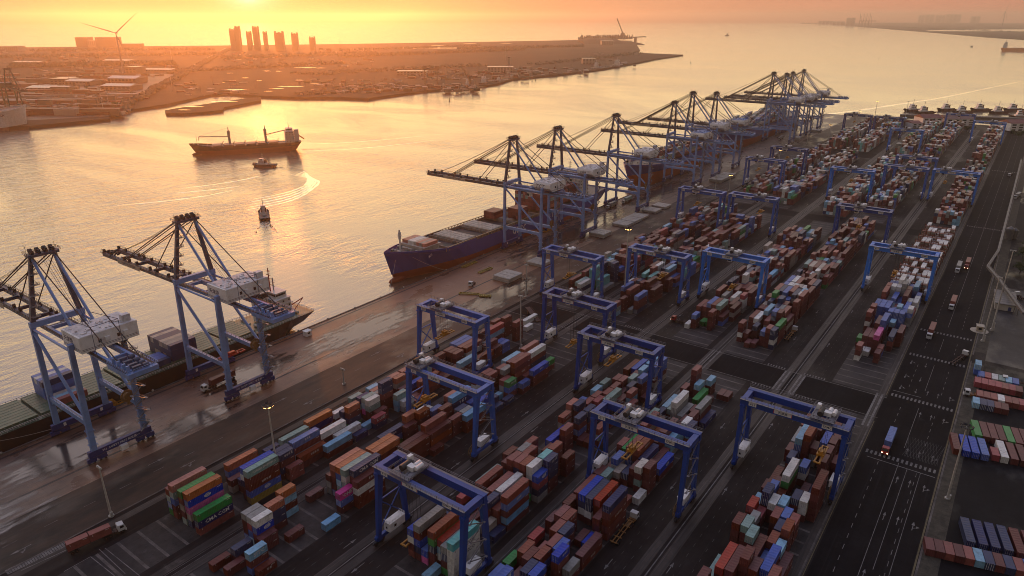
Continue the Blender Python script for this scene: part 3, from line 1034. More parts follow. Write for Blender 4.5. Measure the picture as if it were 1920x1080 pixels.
crop(1240, 380, .2083, [
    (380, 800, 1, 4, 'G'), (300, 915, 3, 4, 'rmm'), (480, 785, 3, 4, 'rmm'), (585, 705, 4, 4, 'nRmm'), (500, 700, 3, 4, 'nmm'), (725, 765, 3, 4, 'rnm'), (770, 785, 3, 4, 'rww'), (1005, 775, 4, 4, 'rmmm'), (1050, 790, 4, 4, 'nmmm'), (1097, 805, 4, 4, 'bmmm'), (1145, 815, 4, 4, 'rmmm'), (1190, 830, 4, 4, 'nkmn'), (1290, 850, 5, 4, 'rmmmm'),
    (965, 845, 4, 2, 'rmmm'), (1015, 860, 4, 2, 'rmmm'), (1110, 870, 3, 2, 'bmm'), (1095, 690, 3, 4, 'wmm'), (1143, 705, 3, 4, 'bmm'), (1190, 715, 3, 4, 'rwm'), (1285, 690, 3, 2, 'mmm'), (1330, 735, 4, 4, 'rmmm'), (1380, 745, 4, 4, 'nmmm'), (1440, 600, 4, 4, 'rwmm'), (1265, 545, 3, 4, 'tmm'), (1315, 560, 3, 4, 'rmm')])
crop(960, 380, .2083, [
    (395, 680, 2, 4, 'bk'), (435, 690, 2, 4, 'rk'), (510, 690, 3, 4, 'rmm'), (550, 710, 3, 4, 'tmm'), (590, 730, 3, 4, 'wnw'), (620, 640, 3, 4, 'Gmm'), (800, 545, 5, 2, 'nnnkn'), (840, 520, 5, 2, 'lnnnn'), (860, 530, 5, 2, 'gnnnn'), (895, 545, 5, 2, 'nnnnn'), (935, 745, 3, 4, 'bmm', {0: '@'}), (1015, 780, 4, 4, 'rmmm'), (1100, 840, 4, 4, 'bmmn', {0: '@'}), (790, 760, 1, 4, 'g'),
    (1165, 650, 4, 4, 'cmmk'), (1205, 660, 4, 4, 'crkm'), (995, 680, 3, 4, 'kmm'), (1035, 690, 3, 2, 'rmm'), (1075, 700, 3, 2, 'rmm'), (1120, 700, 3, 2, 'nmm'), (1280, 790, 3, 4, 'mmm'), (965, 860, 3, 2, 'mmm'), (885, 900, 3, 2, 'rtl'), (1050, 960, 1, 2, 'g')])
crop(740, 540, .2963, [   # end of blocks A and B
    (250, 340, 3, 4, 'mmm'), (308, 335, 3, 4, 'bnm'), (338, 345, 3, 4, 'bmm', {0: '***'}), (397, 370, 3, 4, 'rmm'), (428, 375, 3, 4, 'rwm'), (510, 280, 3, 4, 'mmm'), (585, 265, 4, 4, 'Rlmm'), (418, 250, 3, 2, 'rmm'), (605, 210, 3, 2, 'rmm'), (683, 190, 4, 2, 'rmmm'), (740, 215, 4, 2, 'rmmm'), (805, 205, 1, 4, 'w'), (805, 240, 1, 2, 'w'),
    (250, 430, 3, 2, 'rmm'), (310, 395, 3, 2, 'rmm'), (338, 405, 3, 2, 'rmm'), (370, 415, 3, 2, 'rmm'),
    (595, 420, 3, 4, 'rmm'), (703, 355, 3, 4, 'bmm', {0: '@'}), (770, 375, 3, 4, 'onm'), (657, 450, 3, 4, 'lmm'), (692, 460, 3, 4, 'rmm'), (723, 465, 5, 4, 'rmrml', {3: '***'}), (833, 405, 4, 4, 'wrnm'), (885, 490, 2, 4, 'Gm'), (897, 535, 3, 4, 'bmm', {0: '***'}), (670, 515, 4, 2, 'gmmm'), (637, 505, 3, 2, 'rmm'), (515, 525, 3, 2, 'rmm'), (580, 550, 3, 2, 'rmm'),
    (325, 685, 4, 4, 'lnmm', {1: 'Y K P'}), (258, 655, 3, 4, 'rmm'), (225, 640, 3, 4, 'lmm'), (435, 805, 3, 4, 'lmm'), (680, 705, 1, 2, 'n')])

# stacks[(column, row)] = [(y0, length, colours from the ground up, lettering)]
STACKS = {}


def clear_of(key, y0, L):
    return all(y0 + L + .25 <= s[0] or s[0] + s[1] + .25 <= y0 for s in STACKS.get(key, []))


def put(key, y0, Lk, cols, txt=None, force=False):
    L = LEN[Lk]
    for dy in (0, .8, -.8, 1.6, -1.6, 2.6, -2.6, 3.8, -3.8) if force else (0,):
        if clear_of(key, y0 + dy, L):
            STACKS.setdefault(key, []).append((y0 + dy, L, cols, txt, Lk))
            return True
    return False


def col_of(x):
    best = None
    for k, c in COLS.items():
        r = (x - c['x']) / ROWP
        rr = min(NROW - 1, max(0, round(r)))
        e = abs(r - rr)
        if best is None or e < best[0]:
            best = (e, k, rr)
    return best


n_ok = n_bad = 0
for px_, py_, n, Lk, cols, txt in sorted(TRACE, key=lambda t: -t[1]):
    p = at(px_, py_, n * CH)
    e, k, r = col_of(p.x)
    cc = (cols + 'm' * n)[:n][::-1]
    t2 = {n - 1 - i: v for i, v in (txt or {}).items()}
    done = False
    if e < 2.4:
        for rr in sorted(range(NROW), key=lambda q: abs(q - (p.x - COLS[k]['x']) / ROWP))[:3]:
            if put((k, rr), p.y, Lk, cc, t2, True):
                done = True
                break
    n_ok += done
    n_bad += not done
print('traced stacks placed', n_ok, 'dropped', n_bad)

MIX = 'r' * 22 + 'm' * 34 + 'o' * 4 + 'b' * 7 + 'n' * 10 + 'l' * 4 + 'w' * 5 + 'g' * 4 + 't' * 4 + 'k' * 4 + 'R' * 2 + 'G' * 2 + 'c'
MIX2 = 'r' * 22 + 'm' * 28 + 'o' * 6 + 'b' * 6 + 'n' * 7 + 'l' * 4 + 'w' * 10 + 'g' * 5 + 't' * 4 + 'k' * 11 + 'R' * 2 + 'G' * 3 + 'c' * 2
REEFER = [(446, 600)]


def fill(k, ya, yb, mean, gap, mix, p40=0.45, seed=1, rows=range(NROW)):
    q = random.Random(seed)
    y = ya
    run = 'm'
    while y < yb - 6:
        Lk = 4 if q.random() < p40 else 2
        base = mean + q.uniform(-1.1, 1.1)
        for r in rows:
            if q.random() < gap:
                continue
            n = max(1, min(5, int(round(base + q.uniform(-1.2, .9)))))
            cc = ''
            for _ in range(n):
                run = q.choice(mix) if q.random() < .5 else run
                cc += run
            lk = Lk if q.random() < .85 else 2
            put((k, r), y + q.uniform(0, .12), lk, cc)
        y += LEN[Lk] + .45 + (q.random() < .12) * 4


fill('A', 345, 580, 3.8, .05, MIX, .55, 3)
fill('B', 352, 545, 3.7, .05, MIX, .55, 4)
fill('C', 345, 530, 3.7, .05, MIX, .55, 5)
fill('D', 345, 575, 3.8, .05, MIX, .5, 6)
fill('A', 640, 893, 3.7, .05, MIX2, .35, 7)
fill('B', 626, 893, 3.5, .05, MIX2, .35, 8)
fill('C', 612, 890, 3.7, .05, MIX2, .35, 9)
fill('D', 640, 890, 3.8, .05, MIX2, .3, 10)
fill('E', 636, 880, 3.7, .05, MIX2, .35, 11)
fill('A', 945, 1225, 4.0, .05, MIX2, .3, 12)
fill('B', 945, 1225, 3.9, .05, MIX2, .3, 13)
fill('C', 945, 1225, 3.9, .05, MIX2, .3, 14)
fill('D', 945, 1225, 4.1, .05, MIX2, .3, 15)
fill('E', 945, 1225, 3.9, .05, MIX2, .3, 16)
fill('E', 397, 447, 3.5, .08, 'bbbbwwlgmr', .6, 27)
fill('E', 120, 172, 2.9, .08, MIX, .3, 17)
fill('D', 60, 112, 2.8, .08, MIX, .3, 18)
fill('C', 56, 92, 2.4, .2, MIX, .3, 19)
# ground-level stock hidden between the traced stacks, so that no traced row stands in front of a void
fill('B', 150, 232, 2.3, .25, MIX, .5, 21)
fill('A', 120, 255, 2.3, .25, MIX, .5, 22)
fill('C', 130, 262, 2.3, .25, MIX, .5, 23)
fill('D', 118, 262, 2.3, .25, MIX, .5, 24)
fill('E', 170, 275, 2.0, .35, 'mmmrn', .5, 25)

BOXES = []   # every container: x, y, z (base centre), rz, L key, colour, lettering, key for wording
for (k, r), lst in STACKS.items():
    lst.sort()
    for i, (y0, L, cols, txt, Lk) in enumerate(lst):
        zone = 0 if y0 < 300 else 1 if y0 < 597 else 2 if y0 < 920 else 3
        first = sum(1 for s in lst[:i] if (0 if s[0] < 300 else 1 if s[0] < 597 else 2 if s[0] < 920 else 3) == zone)
        for t, c in enumerate(cols):
            BOXES.append(dict(x=COLS[k]['x'] + r * ROWP + CW / 2, y=y0 + L / 2, z=t * CH + .05, rz=0.0, L=Lk, c=c, txt=(txt or {}).get(t), pos=(zone, k, r, first, len(cols) - 1 - t, len(cols)), key=(k, r)))

# ---- boxes parked on the inland lot, turned a little to the road
def lot_row(px_, py_, rz, step, Lk, cols, name, tiers=1, ang=None):
    p = at(1700 + px_ * .4074, 640 + py_ * .4074, CH * tiers)
    a = R(rz if ang is None else ang)
    for i, c in enumerate(cols):
        q = p + Vector((math.cos(a), math.sin(a), 0)) * (step * i)
        u = Vector((math.cos(R(rz)), math.sin(R(rz)), 0))
        w = Vector((-math.sin(R(rz)), math.cos(R(rz)), 0))
        ctr = q + u * (CW / 2) - w * (LEN[Lk] / 2)
        for t in range(tiers):
            BOXES.append(dict(x=ctr.x, y=ctr.y, z=t * CH + .05, rz=R(rz), L=Lk, c=c if t == tiers - 1 else 'b', txt=None, pos=('lot', name, i, t, tiers), key=None))


lot_row(80, 895, 14, 2.6, 2, 'mmrmrlnmnrb', 'nearest long row')
lot_row(245, 805, 14, 3.35, 4, 'nnnnmm', 'second row of long boxes')
lot_row(200, 417, 12, 3.0, 4, 'mbbb', 'row behind the lamp mast')
lot_row(383, 482, 12, 2.6, 2, 'R', 'row behind the lamp mast, gap')
lot_row(410, 452, 12, 3.1, 4, 'wmmmn', 'row behind the lamp mast, right part')
lot_row(295, 358, 12, 2.7, 4, 'GmmmGmmr', 'row with two green boxes')
lot_row(305, 252, 6, 2.55, 2, 'lnnmm', 'low blue-ended row')
lot_row(322, 220, 6, 2.55, 2, 'rrrwrrRm', 'row with one white box')
lot_row(315, 160, 4, 2.55, 2, 'RRRRrRm', 'bright red row')
lot_row(330, 132, 4, 2.6, 2, 'bRwtlb', 'mixed row at the far end')
lot_row(318, 82, 4, 2.6, 2, 'l', 'two-high pair at the far corner', 2)
# ------------------------------------------------------------------ yard gantry cranes
M_NAVY = mat('crane_navy', (0.012, 0.055, 0.27), 0.42, var=0.12, scale=0.25, dirt=(0.05, 0.04, 0.05), dirt_amt=0.35, dirt_scale=0.3)
M_MIDB = mat('crane_blue', (0.03, 0.19, 0.66), 0.42, var=0.12, scale=0.25, dirt=(0.06, 0.05, 0.06), dirt_amt=0.35, dirt_scale=0.3)
M_SKYB = mat('crane_sky_blue', (0.075, 0.21, 0.48), 0.42, var=0.12, scale=0.25, dirt=(0.06, 0.05, 0.06), dirt_amt=0.3, dirt_scale=0.3)
M_STS = mat('ship_crane_grey_blue', (0.18, 0.30, 0.58), 0.42, var=0.12, scale=0.15, dirt=(0.07, 0.06, 0.07), dirt_amt=0.4, dirt_scale=0.2)
M_STSD = mat('ship_crane_boom_grey', (0.065, 0.08, 0.13), 0.5, var=0.15, scale=0.2, dirt=(0.05, 0.04, 0.035), dirt_amt=0.4)
M_SILL = mat('sill_deep_blue', (0.025, 0.04, 0.17), 0.5, dirt=(0.04, 0.03, 0.03), dirt_amt=0.5)
M_DARK = mat('dark_machinery', (0.03, 0.028, 0.03), 0.6)
M_CABLE = mat('steel_cable', (0.025, 0.022, 0.024), 0.6)
M_HOUSE = mat('house_white', (0.78, 0.77, 0.75), 0.5, var=0.07, scale=0.2, dirt=(0.24, 0.21, 0.18), dirt_amt=0.5, dirt_scale=0.3)
M_ROOF = mat('house_roof', (0.60, 0.59, 0.60), 0.6, var=0.2, scale=0.4, dirt=(0.22, 0.2, 0.2), dirt_amt=0.7, dirt_scale=0.6)
M_ROOFB = mat('house_roof_blue', (0.12, 0.22, 0.45), 0.6)
M_PLATE = mat('sign_white', (0.62, 0.62, 0.62), 0.6, var=0.06)
M_INK = mat('sign_ink', (0.015, 0.025, 0.07), 0.6)
M_REDINK = mat('sign_red', (0.45, 0.03, 0.03), 0.6)
M_BEIGE = mat('sign_beige', (0.42, 0.36, 0.28), 0.6)
M_ORANGE = mat('spreader_orange', (0.42, 0.19, 0.02), 0.5, dirt=(0.08, 0.04, 0.02), dirt_amt=0.5)
M_REDM = mat('spreader_red', (0.42, 0.03, 0.02), 0.5)
M_GLASS = mat('cab_glass', (0.02, 0.025, 0.03), 0.08)
M_TYRE = mat('tyre_rubber', (0.015, 0.014, 0.015), 0.8)
M_REEL = mat('cable_reel_ochre', (0.22, 0.13, 0.05), 0.6)
M_RAILING = mat('railing_grey', (0.16, 0.155, 0.17), 0.5)
M_LIT = emit_mat('lamp_lit_amber', (1.0, 0.55, 0.16), 9.0)
M_LITW = emit_mat('lamp_lit_white', (1.0, 0.82, 0.55), 7.0)


def wheel_mesh(r, w, n=14):
    mb = MB()
    mb.tube((0, 0, -w / 2), (0, 0, w / 2), r, n, 0)
    mb.tube((0, 0, -w / 2 - .03), (0, 0, w / 2 + .03), r * .5, 10, 1)
    mb.xform(Matrix.Rotation(PI / 2, 4, 'Y'))
    return mb


def make_gantry(name, label, group, numtxt, trolley_x, spreader_z, truss=True):
    """rail/rubber-tyred yard gantry: origin on the ground at mid-span, beams along x"""
    T = thing(name, label, 'gantry crane', group=group)
    hs, top = 16.9, 28.0
    body = [M_NAVY]
    for s in (-1, 1):
        b = MB()
        y = 4.0 * s
        b.box(-18.0, y - .72, top - 2.3, 18.0, y + .72, top)
        b.box(-18.0, y - .84, top, 18.0, y + .84, top + .07)
        b.box(-18.0, y - .8, top - 2.36, 18.0, y + .8, top - 2.3)
        for i in range(13):
            x = -16.5 + i * 2.75
            b.box(x - .05, y - .76, top - 2.25, x + .05, y + .76, top - .05)
        go = b.build('main_girder', body, T)
        b = MB()
        b.rail([(-18.0, y + s * 1.5, top + .06), (18.0, y + s * 1.5, top + .06)], 1.1, .045, 0, 2.0)
        b.box(-18.0, min(y + s * .82, y + s * 1.55), top - .02, 18.0, max(y + s * .82, y + s * 1.55), top + .05)
        b.build('walkway_rail', M_RAILING, go)
        b = MB()
        x = s * hs
        b.box(x - .85, -3.27, top - 2.2, x + .85, 3.27, top - .1)
        b.box(x - .92, -3.15, top - .1, x + .92, 3.15, top - .03)
        b.build('end_beam', body, T)
        for sy in (-1, 1):
            b = MB()
            b.beam((x, sy * 4.0, top - 2.36), (x, sy * 6.1, 2.9), 1.45, 2.2, 0, (0, 1, 0), 1.2, 1.3)
            b.box(x - .95, sy * 4.05 - 1.25, top - 3.1, x + .95, sy * 4.05 + 1.25, top - 2.37)
            b.build('leg', body, T)
        b = MB()
        b.box(x - .55, -7.4, 1.9, x + .55, 7.4, 3.1)
        for sy in (-1, 1):
            b.box(x - .7, sy * 6.1 - .9, 1.6, x + .7, sy * 6.1 + .9, 3.3)
        b.build('sill_beam', body, T)
        for sy in (-1, 1):
            b = MB()
            b.box(x - .55, sy * 6.2 - 1.9, .75, x + .55, sy * 6.2 + 1.9, 1.75)
            b.box(x - .3, sy * 6.2 - 2.5, 1.0, x + .3, sy * 6.2 + 2.5, 1.5)
            bo = b.build('wheel_bogie', M_DARK, T)
            for d in (-1.25, 1.25):
                wo = wheel_mesh(.72, .5).build('wheel', [M_TYRE, M_DARK], bo, (x, sy * 6.2 + d, .74))
    # braced side with ladder, stairs and cable reel
    b = MB()
    for s, x in ((1, hs),):
        for k in range(7):
            z0, z1 = 3.2 + k * 3.2, 6.4 + k * 3.2
            a, c = (-3.6, 3.6) if k % 2 == 0 else (3.6, -3.6)
            f = 1 - (z0 / 26) * .3
            b.beam((x + .9, a * f, z0), (x + .9, c * f, z1), .16, .3)
            b.beam((x + .9, a * f, z0 + 1.0), (x + .9, c * f, z1 + 1.0), .06, .06)
            b.box(x + .5, min(c * f, c * f * 1.25), z1 - .08, x + 1.4, max(c * f, c * f * 1.25), z1)
    b.build('stair', M_RAILING, T)
    b = MB()
    for z in (4.0,):
        b.beam((-hs, -5.8, 4.5), (-hs, 4.6, 15.5), .35, .35)
        b.beam((-hs, 5.8, 4.5), (-hs, -4.6, 15.5), .35, .35)
        b.beam((-hs, -4.9, 15.6), (-hs, 4.9, 15.6), .4, .4)
    b.build('side_brace', M_NAVY, T)
    e = MB()
    e.box(-hs - .2, -3.4, 3.6, -hs + 2.4, 3.2, 6.6)
    e.box(-hs - .3, -3.5, 6.6, -hs + 2.5, 3.3, 6.72)
    e.box(-hs + .3, -3.2, 3.2, -hs + 1.9, 3.0, 3.6)
    eo = e.build('electrical_house', M_HOUSE, T)
    b = MB()
    b.rail([(-hs - .2, -3.4, 6.7), (-hs + 2.4, -3.4, 6.7), (-hs + 2.4, 3.2, 6.7), (-hs - .2, 3.2, 6.7)], .9, .04, 0, 1.2)
    b.box(-hs + 2.4, -1.5, 4.6, -hs + 2.44, -.6, 5.5, 1)
    b.box(-hs + .6, -3.44, 4.4, -hs + 1.2, -3.4, 5.2, 1)
    b.build('roof_rail', [M_HOUSE, M_GLASS], eo)
    e = MB()
    e.box(hs - 2.2, -2.6, 3.4, hs + .2, 2.8, 5.9)
    e.box(hs - 2.3, -2.7, 5.9, hs + .3, 2.9, 6.0)
    e.build('generator_house', M_HOUSE, T)
    r = MB()
    c = Vector((hs - 1.1, -5.9, 3.6))
    n = 20
    for i in range(n):
        a0, a1 = 2 * PI * i / n, 2 * PI * (i + 1) / n
        for rr in (2.3, 1.2):
            r.beam(c + Vector((0, rr * math.cos(a0), rr * math.sin(a0))), c + Vector((0, rr * math.cos(a1), rr * math.sin(a1))), .35, .14, 0, (1, 0, 0))
        r.beam(c, c + Vector((0, 2.3 * math.cos(a0), 2.3 * math.sin(a0))), .08, .08)
    r.tube(c - Vector((.4, 0, 0)), c + Vector((.4, 0, 0)), .5, 10)
    r.build('cable_reel', M_REEL, T)
    # trolley
    x = trolley_x
    b = MB()
    b.box(x - 3.6, -4.3, top + .35, x + 3.6, -3.3, top + .8)
    b.box(x - 3.6, 3.3, top + .35, x + 3.6, 4.3, top + .8)
    for xx in (-3.4, -1.2, 1.2, 3.4):
        b.box(x + xx - .25, -4.0, top + .3, x + xx + .25, 4.0, top + .75)
    b.box(x - 3.0, -3.2, top + .75, x - 1.6, 3.2, top + .85)
    b.box(x + 1.8, -3.2, top + .75, x + 3.3, 3.2, top + .85)
    b.rail([(x - 4.2, -4.9, top + .8), (x + 4.2, -4.9, top + .8), (x + 4.2, 4.9, top + .8), (x - 4.2, 4.9, top + .8), (x - 4.2, -4.9, top + .8)], 1.1, .05, 0, 1.4)
    b.box(x - 4.2, -4.95, top + .7, x + 4.2, -4.2, top + .8)
    b.box(x - 4.2, 4.2, top + .7, x + 4.2, 4.95, top + .8)
    tr = b.build('trolley', M_RAILING, T)
    b = MB()
    b.tube((x - 1.0, -2.6, top + 1.7), (x - 1.0, 1.6, top + 1.7), .95, 14)
    b.build('hoist_drum', M_DARK, tr)
    b = MB()
    b.tube((x + 1.4, .6, top + 1.8), (x + 1.4, 3.0, top + 1.8), .75, 12)
    b.tube((x + 2.9, -.6, top + 1.9), (x + 2.9, 2.4, top + 1.9), .7, 12)
    b.box(x - .1, -1.2, top + .8, x + 2.2, .8, top + 2.2)
    b.build('motor_housing', M_HOUSE, tr)
    b = MB()
    b.box(x - 3.1, 1.9, top + .8, x - 1.9, 3.6, top + 2.7)
    b.build('control_box', M_HOUSE, tr)
    b = MB()
    b.box(x - 3.0, -1.6, top - 4.4, x - .8, 1.6, top - 2.3)
    b.box(x - 2.9, -1.66, top - 4.0, x - .9, 1.66, top - 2.9, 1)
    b.box(x - 2.4, -.9, top - 2.3, x - 1.4, .9, top + .4)
    b.build('operator_cab', [M_HOUSE, M_GLASS], tr)
    # spreader on its ropes
    z = spreader_z
    b = MB()
    b.box(x + .2, -6.05, z, x + .65, 6.05, z + .45)
    b.box(x + 1.8, -6.05, z, x + 2.25, 6.05, z + .45)
    for yy in (-6.0, 5.5):
        b.box(x + .02, yy, z - .05, x + 2.42, yy + .5, z + .4)
    b.box(x - .1, -1.8, z + .45, x + 2.5, 1.8, z + 1.1)
    b.box(x + .4, -1.2, z + 1.1, x + 2.0, 1.2, z + 1.9)
    for xx in (.5, 1.9):
        b.tube((x + xx, -1.3, z + 1.9), (x + xx, 1.3, z + 1.9), .35, 8)
    so = b.build('spreader', M_ORANGE, T)
    b = MB()
    for xx in (.4, 2.0):
        for yy in (-1.5, 1.5):
            b.tube((x + xx, yy, z + 1.6), (x + xx * .8, yy, top + .4), .05, 5)
    b.build('hoist_rope', M_CABLE, so)
    # plates
    yf = -4.0 - .86
    for txt, xc, w, h, mk_ in (('611', -13.6, 2.7, 1.5, M_INK), ('天津港', -3.2, 6.2, 1.5, M_INK), ('ZPMC', 11.2, 3.2, 1.5, M_INK)):
        b = MB()
        b.box(xc - w / 2, yf - .05, top - 1.85, xc + w / 2, yf + .04, top - .3)
        pl = b.build('sign_plate', M_PLATE, T)
        b = MB()
        add_text(b, txt, (xc, yf - .065, top - 1.08), (1, 0, 0), (0, 0, 1), 1.0, w * .86)
        if len(txt) == 3 and txt[0] != '6':
            b.box(xc - w / 2, yf - .06, top - 1.85, xc - w / 2 + .18, yf - .052, top - .3, 1)
            b.box(xc + w / 2 - .18, yf - .06, top - 1.85, xc + w / 2, yf - .052, top - .3, 1)
        b.build('lettering', [mk_, M_REDINK], pl)
    for s in (-1, 1):
        b = MB()
        b.box(s * hs - .62, -5.05, top - 5.0, s * hs + .62, -4.98, top - 3.7)
        pl = b.build('number_plate', M_PLATE, T)
        b = MB()
        add_text(b, numtxt, (s * hs, -5.07, top - 4.35), (1, 0, 0), (0, 0, 1), .8, 1.0)
        b.build('lettering', M_INK, pl)
    b = MB()
    b.box(hs + .78, -1.2, top - 1.7, hs + .84, 1.2, top - .4)
    b.build('side_plate', M_PLATE, T)
    return T


def recolour(o, frm, to):
    for sl in o.material_slots:
        if sl.material is frm or (sl.material and sl.material.name == frm.name):
            sl.link = 'OBJECT'
            sl.material = to
    for ch in o.children:
        recolour(ch, frm, to)


def by_name(o, stem_):
    return [c for c in o.children if c.name.split('.')[0] == stem_]


def spin_trolley(T, dx, dz):
    """slide the trolley and what hangs from it along the beams, and the spreader up or down"""
    for c in T.children:
        n = c.name.split('.')[0]
        if n in ('trolley', 'spreader'):
            c.location.x += dx
        if n == 'spreader':
            c.location.z += dz


# column, near-beam left corner in the photo, paint, trolley position, spreader height, wording
GAN = [
    ('A', 778.5, 568.7, 'blue', -6.5, 14, 'navy gantry crane spanning the end of the quayside stacks, trolley left of middle'),
    ('B', 762.2, 683.7, 'blue', -14, 12, 'blue gantry crane beside red boxes, trolley parked over its left legs'),
    ('C', 700.5, 868.2, 'navy', -7.5, 4.5, 'nearest navy gantry crane at the front, orange spreader low behind its white house'),
    ('C', 1080.6, 620.8, 'navy', -4, 17, 'navy gantry crane standing alone beside the empty concrete strips by the cross road'),
    ('D', 1113.1, 769.9, 'navy', -5, 15, 'navy gantry crane holding a box above a long green container'),
    ('E', 1382, 742, 'navy', 9, 13, 'dark blue gantry crane nearest the inland road, trolley at its right end'),
    ('A', 1012, 464, 'blue', -3, 13, 'blue gantry crane nearest the hatch covers on the quay apron'),
    ('B', 1012, 546, 'navy', -3.5, 3, 'navy gantry crane straddling the cross road behind white boxes'),
    ('B', 1169, 461, 'blue', 2, 13, 'mid blue gantry crane with two turquoise boxes under its span'),
    ('C', 1315, 469, 'sky', -1, 8, 'bright blue gantry crane with green box at its left wheels'),
    ('E', 1628, 459, 'sky', -3.5, 12, 'bright blue gantry crane over the rack of white refrigerated boxes'),
    ('A', 1261, 350, 'blue', -4, 16, 'dull blue gantry crane at the far end of the middle quayside stacks'),
    ('B', 1364, 362, 'blue', 5, 16, 'dull blue gantry crane right of its twin before the far cross road'),
    ('D', 1568, 384, 'navy', -3, 13, 'dark navy gantry crane at the end of the middle stacks, facing the reefer rack'),
    ('A', 1388, 294, 'blue', -7, 17, 'hazy blue gantry crane below a lit mast, beyond the second crossing'),
    ('A', 1510, 281, 'navy', -2, 17, 'hazy navy gantry crane over tall brown stacks beyond the lit mast'),
    ('C', 1554, 313, 'sky', -1, 17, 'sky blue gantry crane among the far stacks, white trolley at its middle'),
    ('D', 1658, 309, 'blue', 2, 16, 'grey-blue gantry crane between two brighter blue ones in the far yard'),
    ('E', 1752, 318, 'sky', -8, 17, 'sky blue gantry crane of the far yard beside the inland road'),
    ('D', 1682, 291, 'blue', 0, 17, 'faint grey-blue gantry crane behind the crossing of the far yard'),
    ('A', 1571, 212, 'navy', -5, 17, 'dark gantry crane at the far quay end, left of its twin'),
    ('B', 1632, 217, 'navy', -3, 17, 'dark gantry crane at the far quay end with white gap under its span'),
    ('C', 1665, 240, 'sky', 0, 17, 'pale blue gantry crane in haze among the farthest stacks'),
    ('D', 1773, 212, 'blue', 0, 17, 'pale blue gantry crane in front of the red-roofed sheds'),
    ('E', 1827, 227, 'sky', 4, 17, 'pale blue gantry crane at the far right end of the stacks'),
]
PAINT = {'navy': M_NAVY, 'blue': mat('crane_mid_blue', (0.03, 0.11, 0.42), 0.42, var=0.12, scale=0.25, dirt=(0.06, 0.05, 0.06), dirt_amt=0.35), 'sky': M_MIDB}
gproto = make_gantry('yard_gantry_crane', GAN[2][6], 'yard gantry cranes', '332', -7.5, 4.5)
gspots = []
for i, (k, px_, py_, paint, tx, sz, lab) in enumerate(GAN):
    yy = at(px_, py_, 28.0).y + 4.0
    xx = sum(COLS[k]['legs']) / 2
    o = gproto if i == 2 else copy_tree(gproto)
    o.location = (xx, yy, 0)
    o['label'] = lab
    if i != 2:
        spin_trolley(o, tx + 7.5, sz - 4.5)
        for sp in by_name(o, 'spreader'):
            for rp in sp.children:      # ropes reach from the raised spreader to the trolley
                L0 = 28.4 - (4.5 + 1.6)
                s = (28.4 - (sz + 1.6)) / L0
                rp.scale = (1, 1, s)
                rp.location.z = (4.5 + 1.6) * (1 - s)
    if paint != 'navy':
        recolour(o, M_NAVY, PAINT[paint])
    gspots.append((xx, yy))

